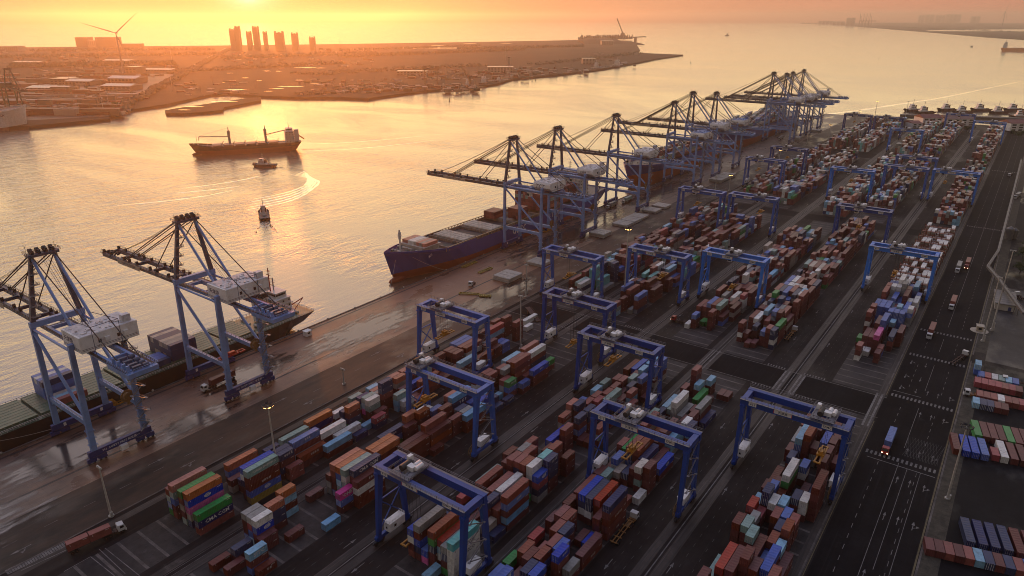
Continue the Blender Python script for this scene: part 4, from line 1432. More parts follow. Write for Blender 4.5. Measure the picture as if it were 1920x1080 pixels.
# ------------------------------------------------------------------ ship-to-shore cranes
def make_ship_crane(name, label, group, apex=73.0, tip=-73.0, back=64.0, house='cn', numtxt='301', zz=1.0):
    T = thing(name, label, 'ship crane', group=group)
    xs, xl, ht = 3.6, 34.2, 46.0
    for x in (xs, xl):
        for s in (-1, 1):
            b = MB()
            b.beam((x, s * 9.4, 4.6), (x, s * 8.7, ht), 1.5, 2.0, 0, (0, 1, 0), 1.3, 1.7)
            lo = b.build('leg', M_STS, T)
            if x == xl:
                r = MB()
                for z in (7, 10, 13):
                    for c in ((-1, -1.25), (1, -1.25), (1, 1.25), (-1, 1.25)):
                        pass
                    r.rail([(x - 1.1, s * 9.3 - 1.3, z), (x + 1.1, s * 9.3 - 1.3, z), (x + 1.1, s * 9.3 + 1.3, z), (x - 1.1, s * 9.3 + 1.3, z), (x - 1.1, s * 9.3 - 1.3, z)], .5, .05, 0, 4)
                r.build('leg_guard', M_STS, lo)
        b = MB()
        b.box(x - .8, -11.6, 2.7, x + .8, 11.6, 5.0)
        so = b.build('sill_beam', M_SILL, T)
        if x == xl:
            b = MB()
            add_text(b, '%s  SAFETY FIRST 安全第一' % numtxt, (x + .82, 0, 3.95), (0, 1, 0), (0, 0, 1), 1.1, 19)
            b.build('lettering', M_PLATE, so)
            b = MB()
            b.box(x + .8, -1.0, .9, x + 2.2, 1.6, 2.9)
            b.build('control_cabinet', M_HOUSE, so)
        else:
            b = MB()
            for yy in (-7, 7):
                b.box(x + .81, yy - .5, 3.2, x + .84, yy + .5, 4.6)
            b.build('white_panel', M_PLATE, so)
        for s in (-1, 1):
            b = MB()
            b.box(x - .6, s * 9.0 - 3.4, 1.5, x + .6, s * 9.0 + 3.4, 2.3)
            for d in (-1.9, 1.9):
                b.box(x - .7, s * 9.0 + d - 1.5, .7, x + .7, s * 9.0 + d + 1.5, 1.6)
            bo = b.build('wheel_bogie', M_SILL, T)
            for d in (-2.9, -1.1, 1.1, 2.9):
                wheel_mesh(.42, .35, 12).build('wheel', [M_DARK, M_DARK], bo, (x, s * 9.0 + d, .45))
    for s in (-1, 1):
        b = MB()
        b.beam((xs, s * 9.15, 16.2), (xl, s * 9.15, 16.2), 1.3, 1.9)
        b.beam((xs + .5, s * 9.15, 13.6), (xs + 3.6, s * 9.15, 16), .9, .9)
        b.beam((xl - .5, s * 9.15, 13.6), (xl - 3.6, s * 9.15, 16), .9, .9)
        to = b.build('portal_tie', M_STS, T)
        b = MB()
        b.rail([(xs + 1, s * 9.15 - .6, 17.15), (xl - 1, s * 9.15 - .6, 17.15)], 1.1, .05, 0, 3)
        b.build('handrail', M_RAILING, to)
        b = MB()
        b.tube((xs + .3, s * 8.8, 44.0), (xl - .6, s * 9.1, 18.4), .62, 10)
        b.build('diagonal_brace', M_STS, T)
        b = MB()
        b.tube((xs, s * 8.7, 45.4), (xl, s * 8.7, 45.0), .5, 10)
        b.build('top_tie', M_STS, T)
    b = MB()
    b.box(xs - .9, -9.6, 46.0, xs + .9, 9.6, 48.2)
    b.build('cross_beam', M_STS, T)
    b = MB()
    b.box(xl - .8, -9.4, 46.0, xl + .8, 9.4, 47.8)
    b.build('cross_beam', M_STS, T)
    # A-frame
    for s in (-1, 1):
        b = MB()
        b.beam((xs, s * 8.2, 48.2), (xs + 1.0, s * 3.9, apex), 1.5, 1.7, 0, (0, 1, 0), 1.1, 1.2)
        po = b.build('mast_post', M_STSD, T)
        if s < 0:
            b = MB()
            for k in range(6):
                f = (k + .6) / 6.3
                z = 48.2 + (apex - 48.2) * f
                y = -8.2 + 4.3 * f
                b.box(xs + .4, y - .9, z - .1, xs + 2.8, y + 1.9, z)
                b.rail([(xs + 2.7, y - .9, z), (xs + 2.7, y + 1.9, z)], 1.0, .05, 0, 1.4)
                b.beam((xs + 1.6, y + 1.7, z), (xs + 1.6, y - .2, z + 3.6), .5, .1)
            b.build('mast_ladder', M_RAILING, po)
        b = MB()
        b.tube((xs + 1.0, s * 3.7, apex - 1), (29.5, s * 3.9, 46.5), .55, 10)
        b.build('back_brace', M_STS, T)
    b = MB()
    b.box(xs - .6, -5.2, apex - .4, xs + 2.8, 5.2, apex + .5)
    b.box(xs - .3, -5.6, apex + .5, xs + 2.6, 5.6, apex + .6)
    ap = b.build('apex_platform', M_STSD, T)
    b = MB()
    for y in (-3.4, -1.2, 1.2, 3.4):
        b.tube((xs + .3, y - .5, apex + 1.6), (xs + .3, y + .5, apex + 1.6), 1.0, 12)
        b.box(xs + 1.0, y - .4, apex + .6, xs + 2.2, y + .5, apex + 2.0)
    b.rail([(xs - 1, -5.6, apex + .6), (xs + 3, -5.6, apex + .6), (xs + 3, 5.6, apex + .6), (xs - 1, 5.6, apex + .6), (xs - 1, -5.6, apex + .6)], 1.1, .05, 0, 1.8)
    b.tube((xs + 1, -5, apex + .6), (xs + 1, -5, apex + 4.2), .06, 5)
    b.tube((xs + 1, 4.6, apex + .6), (xs + 1, 4.6, apex + 3.6), .06, 5)
    b.build('sheave', M_DARK, ap)
    # boom and girder
    gz0, gz1 = 42.4, 44.4
    for nm, xa, xb, mm in (('boom', tip, xs - 1.2, M_STSD), ('girder', xs - 1.0, back, M_STS)):
        b = MB()
        for s in (-1, 1):
            b.box(xa, s * 3.5 - .5, gz0, xb, s * 3.5 + .5, gz1)
            n = int((xb - xa) / 6)
            for i in range(n + 1):
                x = xa + (xb - xa) * i / n
                b.box(x - .06, s * 3.5 - .6, gz0 + .05, x + .06, s * 3.5 + .6, gz1 + .02)
        n = max(2, int((xb - xa) / 13))
        for i in range(n + 1):
            x = xa + .5 + (xb - xa - 1.0) * i / n
            b.box(x - .4, -3.0, gz0 + .5, x + .4, 3.0, gz1 - .1)
        bo = b.build(nm, mm, T)
        r = MB()
        for s in (-1, 1):
            r.box(xa, min(s * 4.0, s * 5.0), gz1 - .1, xb, max(s * 4.0, s * 5.0), gz1)
            r.rail([(xa, s * 5.0, gz1), (xb, s * 5.0, gz1)], 1.1, .05, 0, 2.6)
        if nm == 'boom':
            for x in (tip + 1, tip + 8, -52, -47, -40, -28, -22, -12, -7):
                r.box(x - .4, -4.1, gz1, x + .5, -3.0, gz1 + 1.7)
                r.box(x - .3, 3.0, gz1, x + .4, 4.1, gz1 + 1.5)
                r.tube((x, -4.6, gz1), (x, -4.6, gz1 + 2.4), .06, 5)
            for i in range(14):
                x = tip + .5 + i * .8
                r.box(x, -3.2 + (i % 3), gz1, x + .5, -2.4 + (i % 3) * 1.3, gz1 + .7 + .3 * (i % 2))
        r.build('walkway', M_DARK, bo)
        if nm == 'boom':
            b = MB()
            b.box(tip + 17, -5.12, gz0 + .1, tip + 38, -5.05, gz1 + .3)
            pl = b.build('sign_board', M_BEIGE, bo)
            b = MB()
            add_text(b, 'PORT OF TIANJIN', (tip + 27.5, -5.14, (gz0 + gz1) / 2 + .2), (1, 0, 0), (0, 0, 1), 1.5, 19)
            b.build('lettering', M_INK, pl)
    # stays
    for s in (-1, 1):
        b = MB()
        y = s * 3.5
        A = Vector((xs, s * 3.7, apex + .2))
        b.tube(A, (tip + 22, y, gz1 + .6), .26, 6)
        b.tube(A + Vector((0, 0, -1.2)), (tip + 23, y, gz1 + .4), .20, 6)
        b.tube(A + Vector((0, 0, -2)), (-24, y, gz1 + .4), .24, 6)
        b.build('fore_stay', M_CABLE, T)
        b = MB()
        b.tube(A + Vector((1, 0, 0)), (58, y, gz1 + .6), .22, 6)
        b.build('back_stay', M_CABLE, T)
    b = MB()
    for y in (-1.2, -.5, .5, 1.2):
        b.cable((xs, y, apex + 1.4), (tip + 10, y, gz1 + 1.2), .06, 1.2, 5)
        b.cable((xs + 1, y, apex + 1.4), (30, y, 51), .06, .3, 2)
    b.build('hoist_rope', M_CABLE, T)
    b = MB()
    b.box(47.5, -4.5, 49.6, 47.7, -4.3, 50.0)
    for s in (-1, 1):
        b.tube((44, s * 4.6, gz1), (44, s * 4.6, 55.5), .1, 5)
        b.tube((44, s * 4.6, 55.5), (22, s * 3.9, 53), .12, 5)
    b.tube((44, -4.6, 55.5), (44, 4.6, 55.5), .12, 5)
    b.build('stay_support', M_STSD, T)
    # back end: ballast, winches, platforms
    b = MB()
    b.box(back - 12, -5.2, gz0 + .2, back + 2, 5.2, gz1 - .2)
    for x in (back - 10, back - 6.5, back - 3, back - .4):
        b.box(x, -2.6, gz1 - .2, x + 1.1, .4, gz1 + 1.3, 1)
        b.tube((x + .6, .9, gz1 + .6), (x + .6, 2.9, gz1 + .6), .75, 10, 1)
        b.box(x + .2, -4.4, gz1 - .2, x + .8, -3.4, gz1 + 2.2, 0)
    b.rail([(back - 12, -5.2, gz1), (back + 2, -5.2, gz1), (back + 2, 5.2, gz1), (back - 12, 5.2, gz1)], 1.1, .05, 0, 2)
    b.build('back_platform', [M_STS, M_STSD], T)
    # machinery house
    hx0, hx1, hy0, hy1, z0, z1 = 26.5, 40.0, -7.6, 12.4, 45.2, 51.2
    b = MB()
    ch = 1.3 if house == 'cn' else 2.6
    prof = [(hy0, z0 + ch), (hy0 + ch * 1.2, z0), (hy1 - ch * 1.2, z0), (hy1, z0 + ch), (hy1, z1 - (.2 if house == 'cn' else 1.8)), (hy1 - .6, z1), (hy0 + .6, z1), (hy0, z1 - (.2 if house == 'cn' else 1.2))]
    if house == 'cn':
        prof = [(hy0, z0), (hy1, z0), (hy1, z1), (hy0, z1)]
    b.prism([(hx0, y, z) for y, z in prof], (hx1 - hx0, 0, 0))
    ho = b.build('machinery_house', M_HOUSE, T)
    b = MB()
    b.box(hx0 + .2, hy0 + .8, z1 + .003, hx1 - .2, hy1 - .8, z1 + .08)
    q = random.Random(5)
    for i in range(26):
        x, y = q.uniform(hx0 + 1, hx1 - 2), q.uniform(hy0 + 1.5, hy1 - 3)
        b.box(x, y, z1 + .08, x + q.uniform(.3, 1.5), y + q.uniform(.3, 1.6), z1 + q.uniform(.2, .6))
    b.box(hx1 - 4, hy1 - 4, z1 + .08, hx1 - 1.5, hy1 - 1.2, z1 + 2.6)
    b.build('roof', M_ROOF if house != 'blue' else M_ROOFB, ho)
    b = MB()
    for y in (hy0 + 6, hy0 + 12.5):
        b.box(hx1, y, z0 + 2.2, hx1 + .06, y + 1.1, z0 + 3.5, 0)
        b.box(hx1, y + 2.2, z0 + 2.0, hx1 + .7, y + 3.8, z0 + 3.8, 1)
    b.build('vent_window', [M_GLASS, M_HOUSE], ho)
    b = MB()
    for z in (z0 + .8, z0 + 1.25):
        b.box(hx1 + .01, hy0 + .3, z, hx1 + .03, hy1 - .3, z + .14)
        b.box(hx0 + .3, hy0 - .03, z, hx1, hy0 - .01, z + .14)
    if house == 'cn':
        add_text(b, '天津港', (hx0 + 4.8, hy0 - .04, z0 + 3.6), (1, 0, 0), (0, 0, 1), 2.2, 7.0)
    elif house == 'tct':
        add_text(b, 'TCT', (hx0 + 5.5, hy0 - .04, z0 + 3.6), (1, 0, .0), (.18, 0, 1), 2.7, 8.0)
    else:
        add_text(b, '天津港', (hx0 + 5.2, hy0 - .04, z0 + 3.4), (1, 0, 0), (0, 0, 1), 1.6, 6.0)
    b.build('lettering', M_INK, ho)
    # trolley with driver's cab under the girder
    b = MB()
    tx = 14.0
    b.box(tx - 3, -3.0, gz0 - .7, tx + 3, 3.0, gz0 - .1)
    tr = b.build('trolley', M_DARK, T)
    b = MB()
    b.box(tx + 3.2, -1.4, gz0 - 3.8, tx + 5.8, 1.4, gz0 - .7)
    b.box(tx + 3.1, -1.46, gz0 - 3.4, tx + 5.0, 1.46, gz0 - 1.7, 1)
    b.build('operator_cab', [M_HOUSE, M_GLASS], tr)
    # zig-zag stairs on the far landward leg
    b = MB()
    z, k = 5.0, 0
    while z < 43:
        a, c = (-1.9, 1.9) if k % 2 == 0 else (1.9, -1.9)
        yb = 9.2
        xx = xl + 1.6 + .5 * (k % 2)
        b.beam((xx, yb + a, z), (xx, yb + c, z + 2.6), .7, .14)
        b.beam((xx + .45, yb + a, z + 1), (xx + .45, yb + c, z + 3.6), .09, .09)
        b.beam((xx - .45, yb + a, z + 1), (xx - .45, yb + c, z + 3.6), .09, .09)
        b.box(xl + .7, yb + min(c, c * 1.5), z + 2.5, xl + 2.8, yb + max(c, c * 1.5), z + 2.62)
        b.beam((xl + 2.7, yb + c * 1.5, z + 2.6), (xl + 2.7, yb + c * 1.5, z + 3.8), .08, .08, 0, (0, 1, 0))
        z += 2.62
        k += 1
    b.build('stair', M_RAILING, T)
    r = MB()
    c = Vector((xl - 1.4, 6.4, 20.0))
    n = 18
    for i in range(n):
        a0, a1 = 2 * PI * i / n, 2 * PI * (i + 1) / n
        r.beam(c + Vector((0, 2.1 * math.cos(a0), 2.1 * math.sin(a0))), c + Vector((0, 2.1 * math.cos(a1), 2.1 * math.sin(a1))), .8, .2, 0, (1, 0, 0))
        r.beam(c, c + Vector((0, 2.1 * math.cos(a0), 2.1 * math.sin(a0))), .3, .1)
    r.tube(c - Vector((.6, 0, 0)), c + Vector((.6, 0, 0)), 1.3, 14)
    r.box(c.x - .4, c.y - .5, 16.5, c.x + .4, c.y + .5, 20)
    r.build('cable_reel', M_REEL, T)
    return T


G1, G2 = 'ship cranes at the near berth', 'ship cranes at the far berths'
s1 = make_ship_crane('ship_to_shore_crane', 'nearest grey-blue ship crane at the left, boom cut off by the picture edge', G1)
s1.location = (0, 94.5, 0)
s2 = copy_tree(s1)
s2.location = (0, 150.5, 0)
s2['label'] = 'grey-blue ship crane beside the black-hulled ship, boom over open water'
for sb_ in by_name(s2, 'sill_beam'):
    for l_ in sb_.children:
        if l_.name.startswith('lettering'):
            b = MB()
            add_text(b, '302  SAFETY FIRST 安全第一', (34.2 + .82, 0, 3.95), (0, 1, 0), (0, 0, 1), 1.1, 19)
            l_.data = b.mesh('lettering', M_PLATE)
t1 = make_ship_crane('ship_to_shore_crane', 'ship crane with dark TCT lettering on its house, nearest over the blue ship', G2, apex=76.0, house='tct', numtxt='303')
t1.location = (0, 388, 0)
FARC = [(444, 1, 'ship crane with pale Chinese-lettered house, second over the blue ship', 'n'),
        (534, 1, 'ship crane with dark TCT lettering, standing between the two blue ships', 't'),
        (652, 1, 'ship crane with blue-roofed house at the bow of the orange-bellied ship', 'b'),
        (695, 1.07, 'taller ship crane just beyond the one with blue-roofed house', 'n'),
        (761, 1, 'last ship crane before the wide gap in the crane row', 'b'),
        (956, 1.12, 'ship crane standing leftmost in the far cluster of four', 'n'),
        (1015, 1.06, 'second ship crane from the left in the far cluster of four', 't'),
        (1045, 1.06, 'third ship crane from the left in the far cluster of four', 'n'),
        (1100, 1.06, 'ship crane standing rightmost in the far cluster of four', 't')]
tb = make_ship_crane('ship_to_shore_crane', FARC[0][2], G2, apex=76.0, house='blue', numtxt='304')
tb.location = (0, 444, 0)
recolour(tb, M_ROOFB, M_ROOF)
for yy, sc_, lab, kind in FARC[1:]:
    o = copy_tree(t1 if kind == 't' else tb)
    o.location = (0, yy, 0)
    o['label'] = lab
    o.scale = (sc_, 1.0, sc_)
    if kind == 'b':
        recolour(o, M_ROOF, M_ROOFB)
# ------------------------------------------------------------------ ships
M_HBLUE = mat('hull_blue', (0.05, 0.07, 0.30), 0.45, var=0.10, scale=0.08, dirt=(0.10, 0.06, 0.06), dirt_amt=0.3, dirt_scale=0.12, stretch=(1, 1, .4))
M_HRED = mat('antifouling_red', (0.30, 0.065, 0.03), 0.55, var=0.12, scale=0.08, dirt=(0.14, 0.05, 0.03), dirt_amt=0.5, dirt_scale=0.12, stretch=(1, 1, .4))
M_HBLACK = mat('hull_black', (0.030, 0.020, 0.018), 0.5, var=0.2, scale=0.1, dirt=(0.12, 0.05, 0.03), dirt_amt=0.3, dirt_scale=0.15)
M_HDRED = mat('antifouling_dull', (0.15, 0.045, 0.03), 0.6, dirt=(0.05, 0.03, 0.02), dirt_amt=0.5)
M_HORANGE = mat('hull_orange', (0.90, 0.34, 0.10), 0.5, dirt=(0.2, 0.08, 0.04), dirt_amt=0.4, dirt_scale=0.1)
M_HWHITE2 = mat('tug_white', (0.85, 0.84, 0.82), 0.5, var=.05)
M_HORANGE2 = mat('antifouling_orange', (0.40, 0.10, 0.035), 0.55, var=0.12, dirt=(0.16, 0.05, 0.03), dirt_amt=0.4, dirt_scale=0.1)
M_HWHITE = mat('hull_pale', (0.60, 0.60, 0.58), 0.5, dirt=(0.3, 0.25, 0.2), dirt_amt=0.4)
M_GDECK = mat('deck_green', (0.085, 0.135, 0.085), 0.4, var=0.25, scale=0.1, dirt=(0.22, 0.19, 0.13), dirt_amt=0.75, dirt_scale=0.12)
M_DECK = mat('deck_grey', (0.16, 0.14, 0.12), 0.6, dirt=(0.08, 0.06, 0.05), dirt_amt=0.5)
M_HATCH = mat('hatch_cover_grey', (0.44, 0.41, 0.36), 0.55, var=0.15, scale=0.3, dirt=(0.2, 0.15, 0.1), dirt_amt=0.5, dirt_scale=0.4)
M_HOLD = mat('hold_wall', (0.25, 0.22, 0.19), 0.7, dirt=(0.1, 0.07, 0.05), dirt_amt=0.5)
M_SHIPW = mat('ship_white', (0.62, 0.61, 0.58), 0.5, var=0.06, dirt=(0.3, 0.24, 0.18), dirt_amt=0.35)
M_BUFF = mat('lashing_buff', (0.35, 0.25, 0.13), 0.6)
M_MAST = mat('mast_buff', (0.42, 0.40, 0.36), 0.55)


def smooth(t):
    return t * t * (3 - 2 * t)


def hull(T, L, B, D, zred, fo=0, flare=7.0, m_up=None, m_low=None, bulb=True, sheer=4.5, transom=.75, stern_rake=6.0):
    """ship hull along +y from stern (-L/2) to bow (+L/2); z measured from the water; zred = top of the bottom paint"""
    m_up, m_low = m_up or M_HBLUE, m_low or M_HRED
    N_ = 26
    low, up = [], []
    deckline = []
    for i in range(N_ + 1):
        t = i / N_
        y = -L / 2 + L * t
        e = max(0.0, (t - .72) / .28)          # entrance
        r = max(0.0, (.14 - t) / .14)          # run
        bd = B / 2 * (1 - max(0, (t - .80) / .20) ** 2.2) * (1 - (1 - transom) * smooth(min(1, r)))
        bw = B / 2 * (1 - smooth(min(1, e)) ** .9) * (1 - .75 * smooth(min(1, r)))
        top = D + sheer * max(0, (t - .82) / .18) ** 1.1
        yb = y - flare * max(0, (t - .8) / .2) ** 2    # waterline entrance lies aft of the flared deck
        ya = y + (stern_rake * smooth(min(1, r)))      # raked counter
        yl = (yb if t > .5 else ya)
        bd, bw = max(bd, .25), max(bw, .12)
        bm = bw + (bd - bw) * .45 * (1 if t < .6 else .8)
        ym = yl + (y - yl) * .45
        zb = -.9 if r < .9 else 1.0
        low.append([(-bw, yl, zb), (-bm + (bd - bm) * 0, ym, zred), (bm, ym, zred), (bw, yl, zb)])
        up.append([(-bm, ym, zred), (-bd, y, top), (bd, y, top), (bm, ym, zred)])
        deckline.append((bd, y, top))
    b = MB()
    b.loft(low, 1, True, False)
    b.loft([[r_[0], r_[1]] for r_ in up], 0, False, False)
    b.loft([[r_[2], r_[3]] for r_ in up], 0, False, False)
    b.add([up[0][0], up[0][1], up[0][2], up[0][3]], [(0, 1, 2, 3)], 0)
    b.add([up[-1][0], up[-1][1], up[-1][2], up[-1][3]], [(3, 2, 1, 0)], 0)
    if bulb:
        yb = L / 2 - flare
        rings = []
        for i in range(8):
            a = i / 7
            rr = 2.5 * math.sqrt(max(0, 1 - (a * 1.0) ** 2.4)) + .05
            rings.append([(rr * .8 * math.cos(q * PI / 5), yb - 6 + 13 * a, zred * .30 - .6 + rr * math.sin(q * PI / 5)) for q in range(10)])
        b.loft(rings, 1)
    h = b.build('hull', [m_up, m_low], T)
    return h, deckline


def deck_strip(T, dl, dz, m, name='deck', i0=0, i1=None):
    b = MB()
    i1 = len(dl) if i1 is None else i1
    v, f = [], []
    for bd, y, top in dl[i0:i1]:
        v += [(-bd + .15, y, top + dz), (bd - .15, y, top + dz)]
    for i in range(i1 - i0 - 1):
        f.append((2 * i, 2 * i + 1, 2 * i + 3, 2 * i + 2))
    b.add(v, f)
    return b.build(name, m, T)


def bridge_house(T, y0, y1, w, z0, floors, m=None, wing=0):
    """accommodation block with rows of windows, bridge wings, funnel and mast"""
    m = m or M_SHIPW
    b = MB()
    h = 2.8
    for k in range(floors):
        ins = .35 * k * .4
        b.box(-w / 2 + ins, y0 + ins, z0 + k * h, w / 2 - ins, y1 - ins, z0 + (k + 1) * h - .12)
        b.box(-w / 2 + ins - .5, y0 + ins - .6, z0 + (k + 1) * h - .12, w / 2 - ins + .5, y1 - ins + .6, z0 + (k + 1) * h)
    zt = z0 + floors * h
    b.box(-w / 2 - wing, y0 + 1.0, zt, w / 2 + wing, y1 - 1.5, zt + .15)
    b.box(-w * .36, y0 + 1.4, zt + .15, w * .36, y1 - 2, zt + 3.0)
    b.box(-w * .38, y0 + 1.2, zt + 3.0, w * .38, y1 - 1.8, zt + 3.2)
    ho = b.build('bridge_house', m, T)
    b = MB()
    for k in range(floors):
        n = max(3, int(w / 3))
        for i in range(n):
            x = -w / 2 + (i + .5) * w / n
            b.box(x - .35, y1 - .02, z0 + k * h + 1.1, x + .35, y1 + .03, z0 + k * h + 1.9)
            b.box(x - .35, y0 - .03, z0 + k * h + 1.1, x + .35, y0 + .4, z0 + k * h + 1.9)
        n = max(2, int((y1 - y0) / 3))
        for i in range(n):
            y = y0 + (i + .5) * (y1 - y0) / n
            for s in (-1, 1):
                b.cbox((s * (w / 2 - .02), y, z0 + k * h + 1.5), (.16, .7, .8))
    b.cbox((0, y1 - 1.97, zt + 1.9), (w * .70, .1, 1.0))
    for s in (-1, 1):
        b.cbox((s * w * .36, (y0 + y1) / 2, zt + 1.9), (.1, (y1 - y0) * .55, 1.0))
    b.build('window', M_GLASS, ho)
    b = MB()
    b.tube((0, (y0 + y1) / 2, zt + 3.2), (0, (y0 + y1) / 2, zt + 10), .35, 8)
    for z in (5.5, 7.5, 9):
        b.box(-1.8, (y0 + y1) / 2 - .1, zt + z, 1.8, (y0 + y1) / 2 + .1, zt + z + .18)
    b.build('mast', M_MAST, T)
    return zt


def fittings(T, dl, i0, i1, seed, m=M_MAST, dens=22):
    q = random.Random(seed)
    b = MB()
    for _ in range(dens):
        i = q.randrange(i0, i1)
        bd, y, top = dl[i]
        x = q.uniform(-bd * .75, bd * .75)
        k = q.random()
        if k < .5:
            b.box(x - .5, y - .6, top - .6, x + .5, y + .6, top + q.uniform(.4, 1.3))
        elif k < .8:
            b.tube((x, y, top - .6), (x, y, top + q.uniform(.7, 1.6)), .35, 8)
        else:
            b.tube((x - 1.2, y, top + .8), (x + 1.2, y, top + .8), .7, 9)
    b.build('deck_machinery', m, T)


def bulwark(T, dl, i0, m, h=1.2):
    b = MB()
    for s in (-1, 1):
        pts = [(s * bd, y, top) for bd, y, top in dl[i0:]]
        for p, q in zip(pts, pts[1:]):
            b.beam((p[0], p[1], p[2] + h / 2), (q[0], q[1], q[2] + h / 2), .22, h)
    b.build('bulwark', m, T)


SHIPBOX = []


def stow(ox, oy, oz, rz, x0, nx, y0, bays, tiers, seed, cols, Lk=4, cut=None):
    """containers stowed on a ship's deck: local grid turned into the world list"""
    q = random.Random(seed)
    ca, sa = math.cos(rz), math.sin(rz)
    for j in range(bays):
        for i in range(nx):
            n = tiers[(j * 7 + i * 3) % len(tiers)] if isinstance(tiers, (list, tuple)) else tiers
            for t in range(n):
                x, y = x0 + i * 2.5, y0 + j * (LEN[Lk] + 1.2)
                SHIPBOX.append(dict(x=ox + x * ca - y * sa, y=oy + x * sa + y * ca, z=oz + t * CH, rz=rz, L=Lk, c=q.choice(cols), txt=None, pos=('ship',), key=None))


# ---- the blue and red container ship at the quay (bow towards the camera)
L2 = 262
T = thing('container_ship', 'long blue container ship with red bottom moored with open holds', 'container ship', (-18.4, 284 + L2 / 2, SEA), PI, group='container ships at the quay')
h, dl = hull(T, L2, 32, 15.4, 6.0, flare=9, sheer=5.5)
deck_strip(T, dl, -.9, M_DECK)
bulwark(T, dl, 19, M_HBLUE)
fittings(T, dl, 22, 26, 3, dens=34)
b = MB()
b.tube((0, L2 / 2 - 14, 19), (0, L2 / 2 - 14, 33), .55, 8)
b.tube((0, L2 / 2 - 14, 27), (0, L2 / 2 - 14, 31.5), .95, 8)
b.box(-1.6, L2 / 2 - 14.6, 29.2, 1.6, L2 / 2 - 13.4, 29.5)
b.build('foremast', M_SHIPW, T)
# hatch coamings, covers, open holds with ribs
ys = L2 / 2 - 44
z = 15.4
for k in range(7):
    y1_, y0_ = ys - k * 15.2, ys - k * 15.2 - 13.6
    b = MB()
    for s in (-1, 1):
        b.box(min(s * 13.2, s * 13.7), y0_, z - .9, max(s * 13.2, s * 13.7), y1_, z + 1.0)
    b.box(-13.2, y0_, z - .9, 13.2, y0_ + .5, z + 1.0)
    b.box(-13.2, y1_ - .5, z - .9, 13.2, y1_, z + 1.0)
    co = b.build('hatch_coaming', M_HOLD, T)
    if k in (1, 3):
        b = MB()
        for i in range(4):
            x0 = -13.2 + i * 6.65
            b.box(x0, y0_ + .3, z + 1.0, x0 + 6.4, y1_ - .3, z + 1.7)
            for j in range(3):
                for ii in range(2):
                    b.box(x0 + .7 + ii * 3, y0_ + 1.2 + j * 4, z + 1.7, x0 + 2.9 + ii * 3, y0_ + 4.0 + j * 4, z + 1.86)
        b.build('hatch_cover', M_HATCH, T)
    elif k in (0, 2, 4):
        b = MB()
        b.box(-12.9, y0_ + .6, z - .88, 12.9, y1_ - .6, z - .8, 1)
        for i in range(11):
            x = -12.6 + i * 2.5
            b.box(x - .15, y0_ + .5, z - .8, x + .15, y0_ + .8, z + .95)
            b.box(x - .15, y1_ - .8, z - .8, x + .15, y1_ - .5, z + .95)
        b.build('cell_guide', [M_HOLD, M_DARK], co)
b = MB()
for s in (-1, 1):
    y = ys - 105
    while y < L2 / 2 - 40:
        b.beam((s * 15.3, y, z - .9), (s * 15.3, y, z + 1.6), .35, .5, 0, (0, 1, 0))
        b.beam((s * 15.3, y, z + 1.5), (s * 13.6, y, z + 1.0), .3, .3)
        y += 3.4
    b.box(min(s * 14.9, s * 15.6), ys - 105, z + 1.5, max(s * 14.9, s * 15.6), L2 / 2 - 42, z + 1.75)
b.build('lashing_frame', M_BUFF, T)
b = MB()
b.box(-9.5, L2 / 2 - 40, z + 1, 9.5, L2 / 2 - 24, z + 4.6)
b.box(-11, L2 / 2 - 40.2, z + 4.6, 11, L2 / 2 - 24, z + 4.8)
b.build('breakwater', M_HATCH, T)
bridge_house(T, -92, -78, 30, 15.0, 7, wing=2)
b = MB()
b.box(-4, -104, 15, 4, -95, 34)
b.box(-4.2, -104.2, 31, 4.2, -94.8, 33)
b.build('funnel', M_HBLUE, T)
b = MB()
add_text(b, 'uasc', (-16.12, 415 - 405, 11.0), (0, -1, 0), (0, 0, 1), 5.0, 30)
add_text(b, 'ع ا ا ه ا', (-16.12, 415 - 452, 11.2), (0, -1, 0), (0, 0, 1), 6.0, 48)
add_text(b, 'MAYA', (-13.6, 104, 15.2), (0.36, -.93, 0), (.18, 0, .98), 1.6, 9)
b.build('hull_lettering', M_PLATE, T)
stow(-18.4, 284 + L2 / 2, SEA + 16.6, PI, -11.2, 4, 0, 1, [3, 3], 31, 'rrbm')
stow(-18.4, 284 + L2 / 2, SEA + 16.6, PI, -11.2, 10, -70, 4, [5, 5, 4, 5], 32, 'rrrrmmot')
stow(-18.4, 284 + L2 / 2, SEA + 19.8, PI, -8.8, 8, L2 / 2 - 32, 1, 1, 33, 'kwo')
stow(-18.4, 284 + L2 / 2, SEA + 16.6, PI, 4, 4, 10, 1, [2, 2, 1], 34, 'rmr')
# mooring lines
for a_, c_ in (((-16, 291, 12), (.4, 268, .8)), ((-10, 300, 12.5), (.4, 318, .8))):
    b = MB()
    b.cable(a_, c_, .09, .8, 8)
    tag(b.build('mooring_line', M_MAST), 'mooring line sagging from the blue ship bow to quay' if a_[1] < 295 else 'mooring line led back along the blue ship side', 'rope', 'mooring lines')

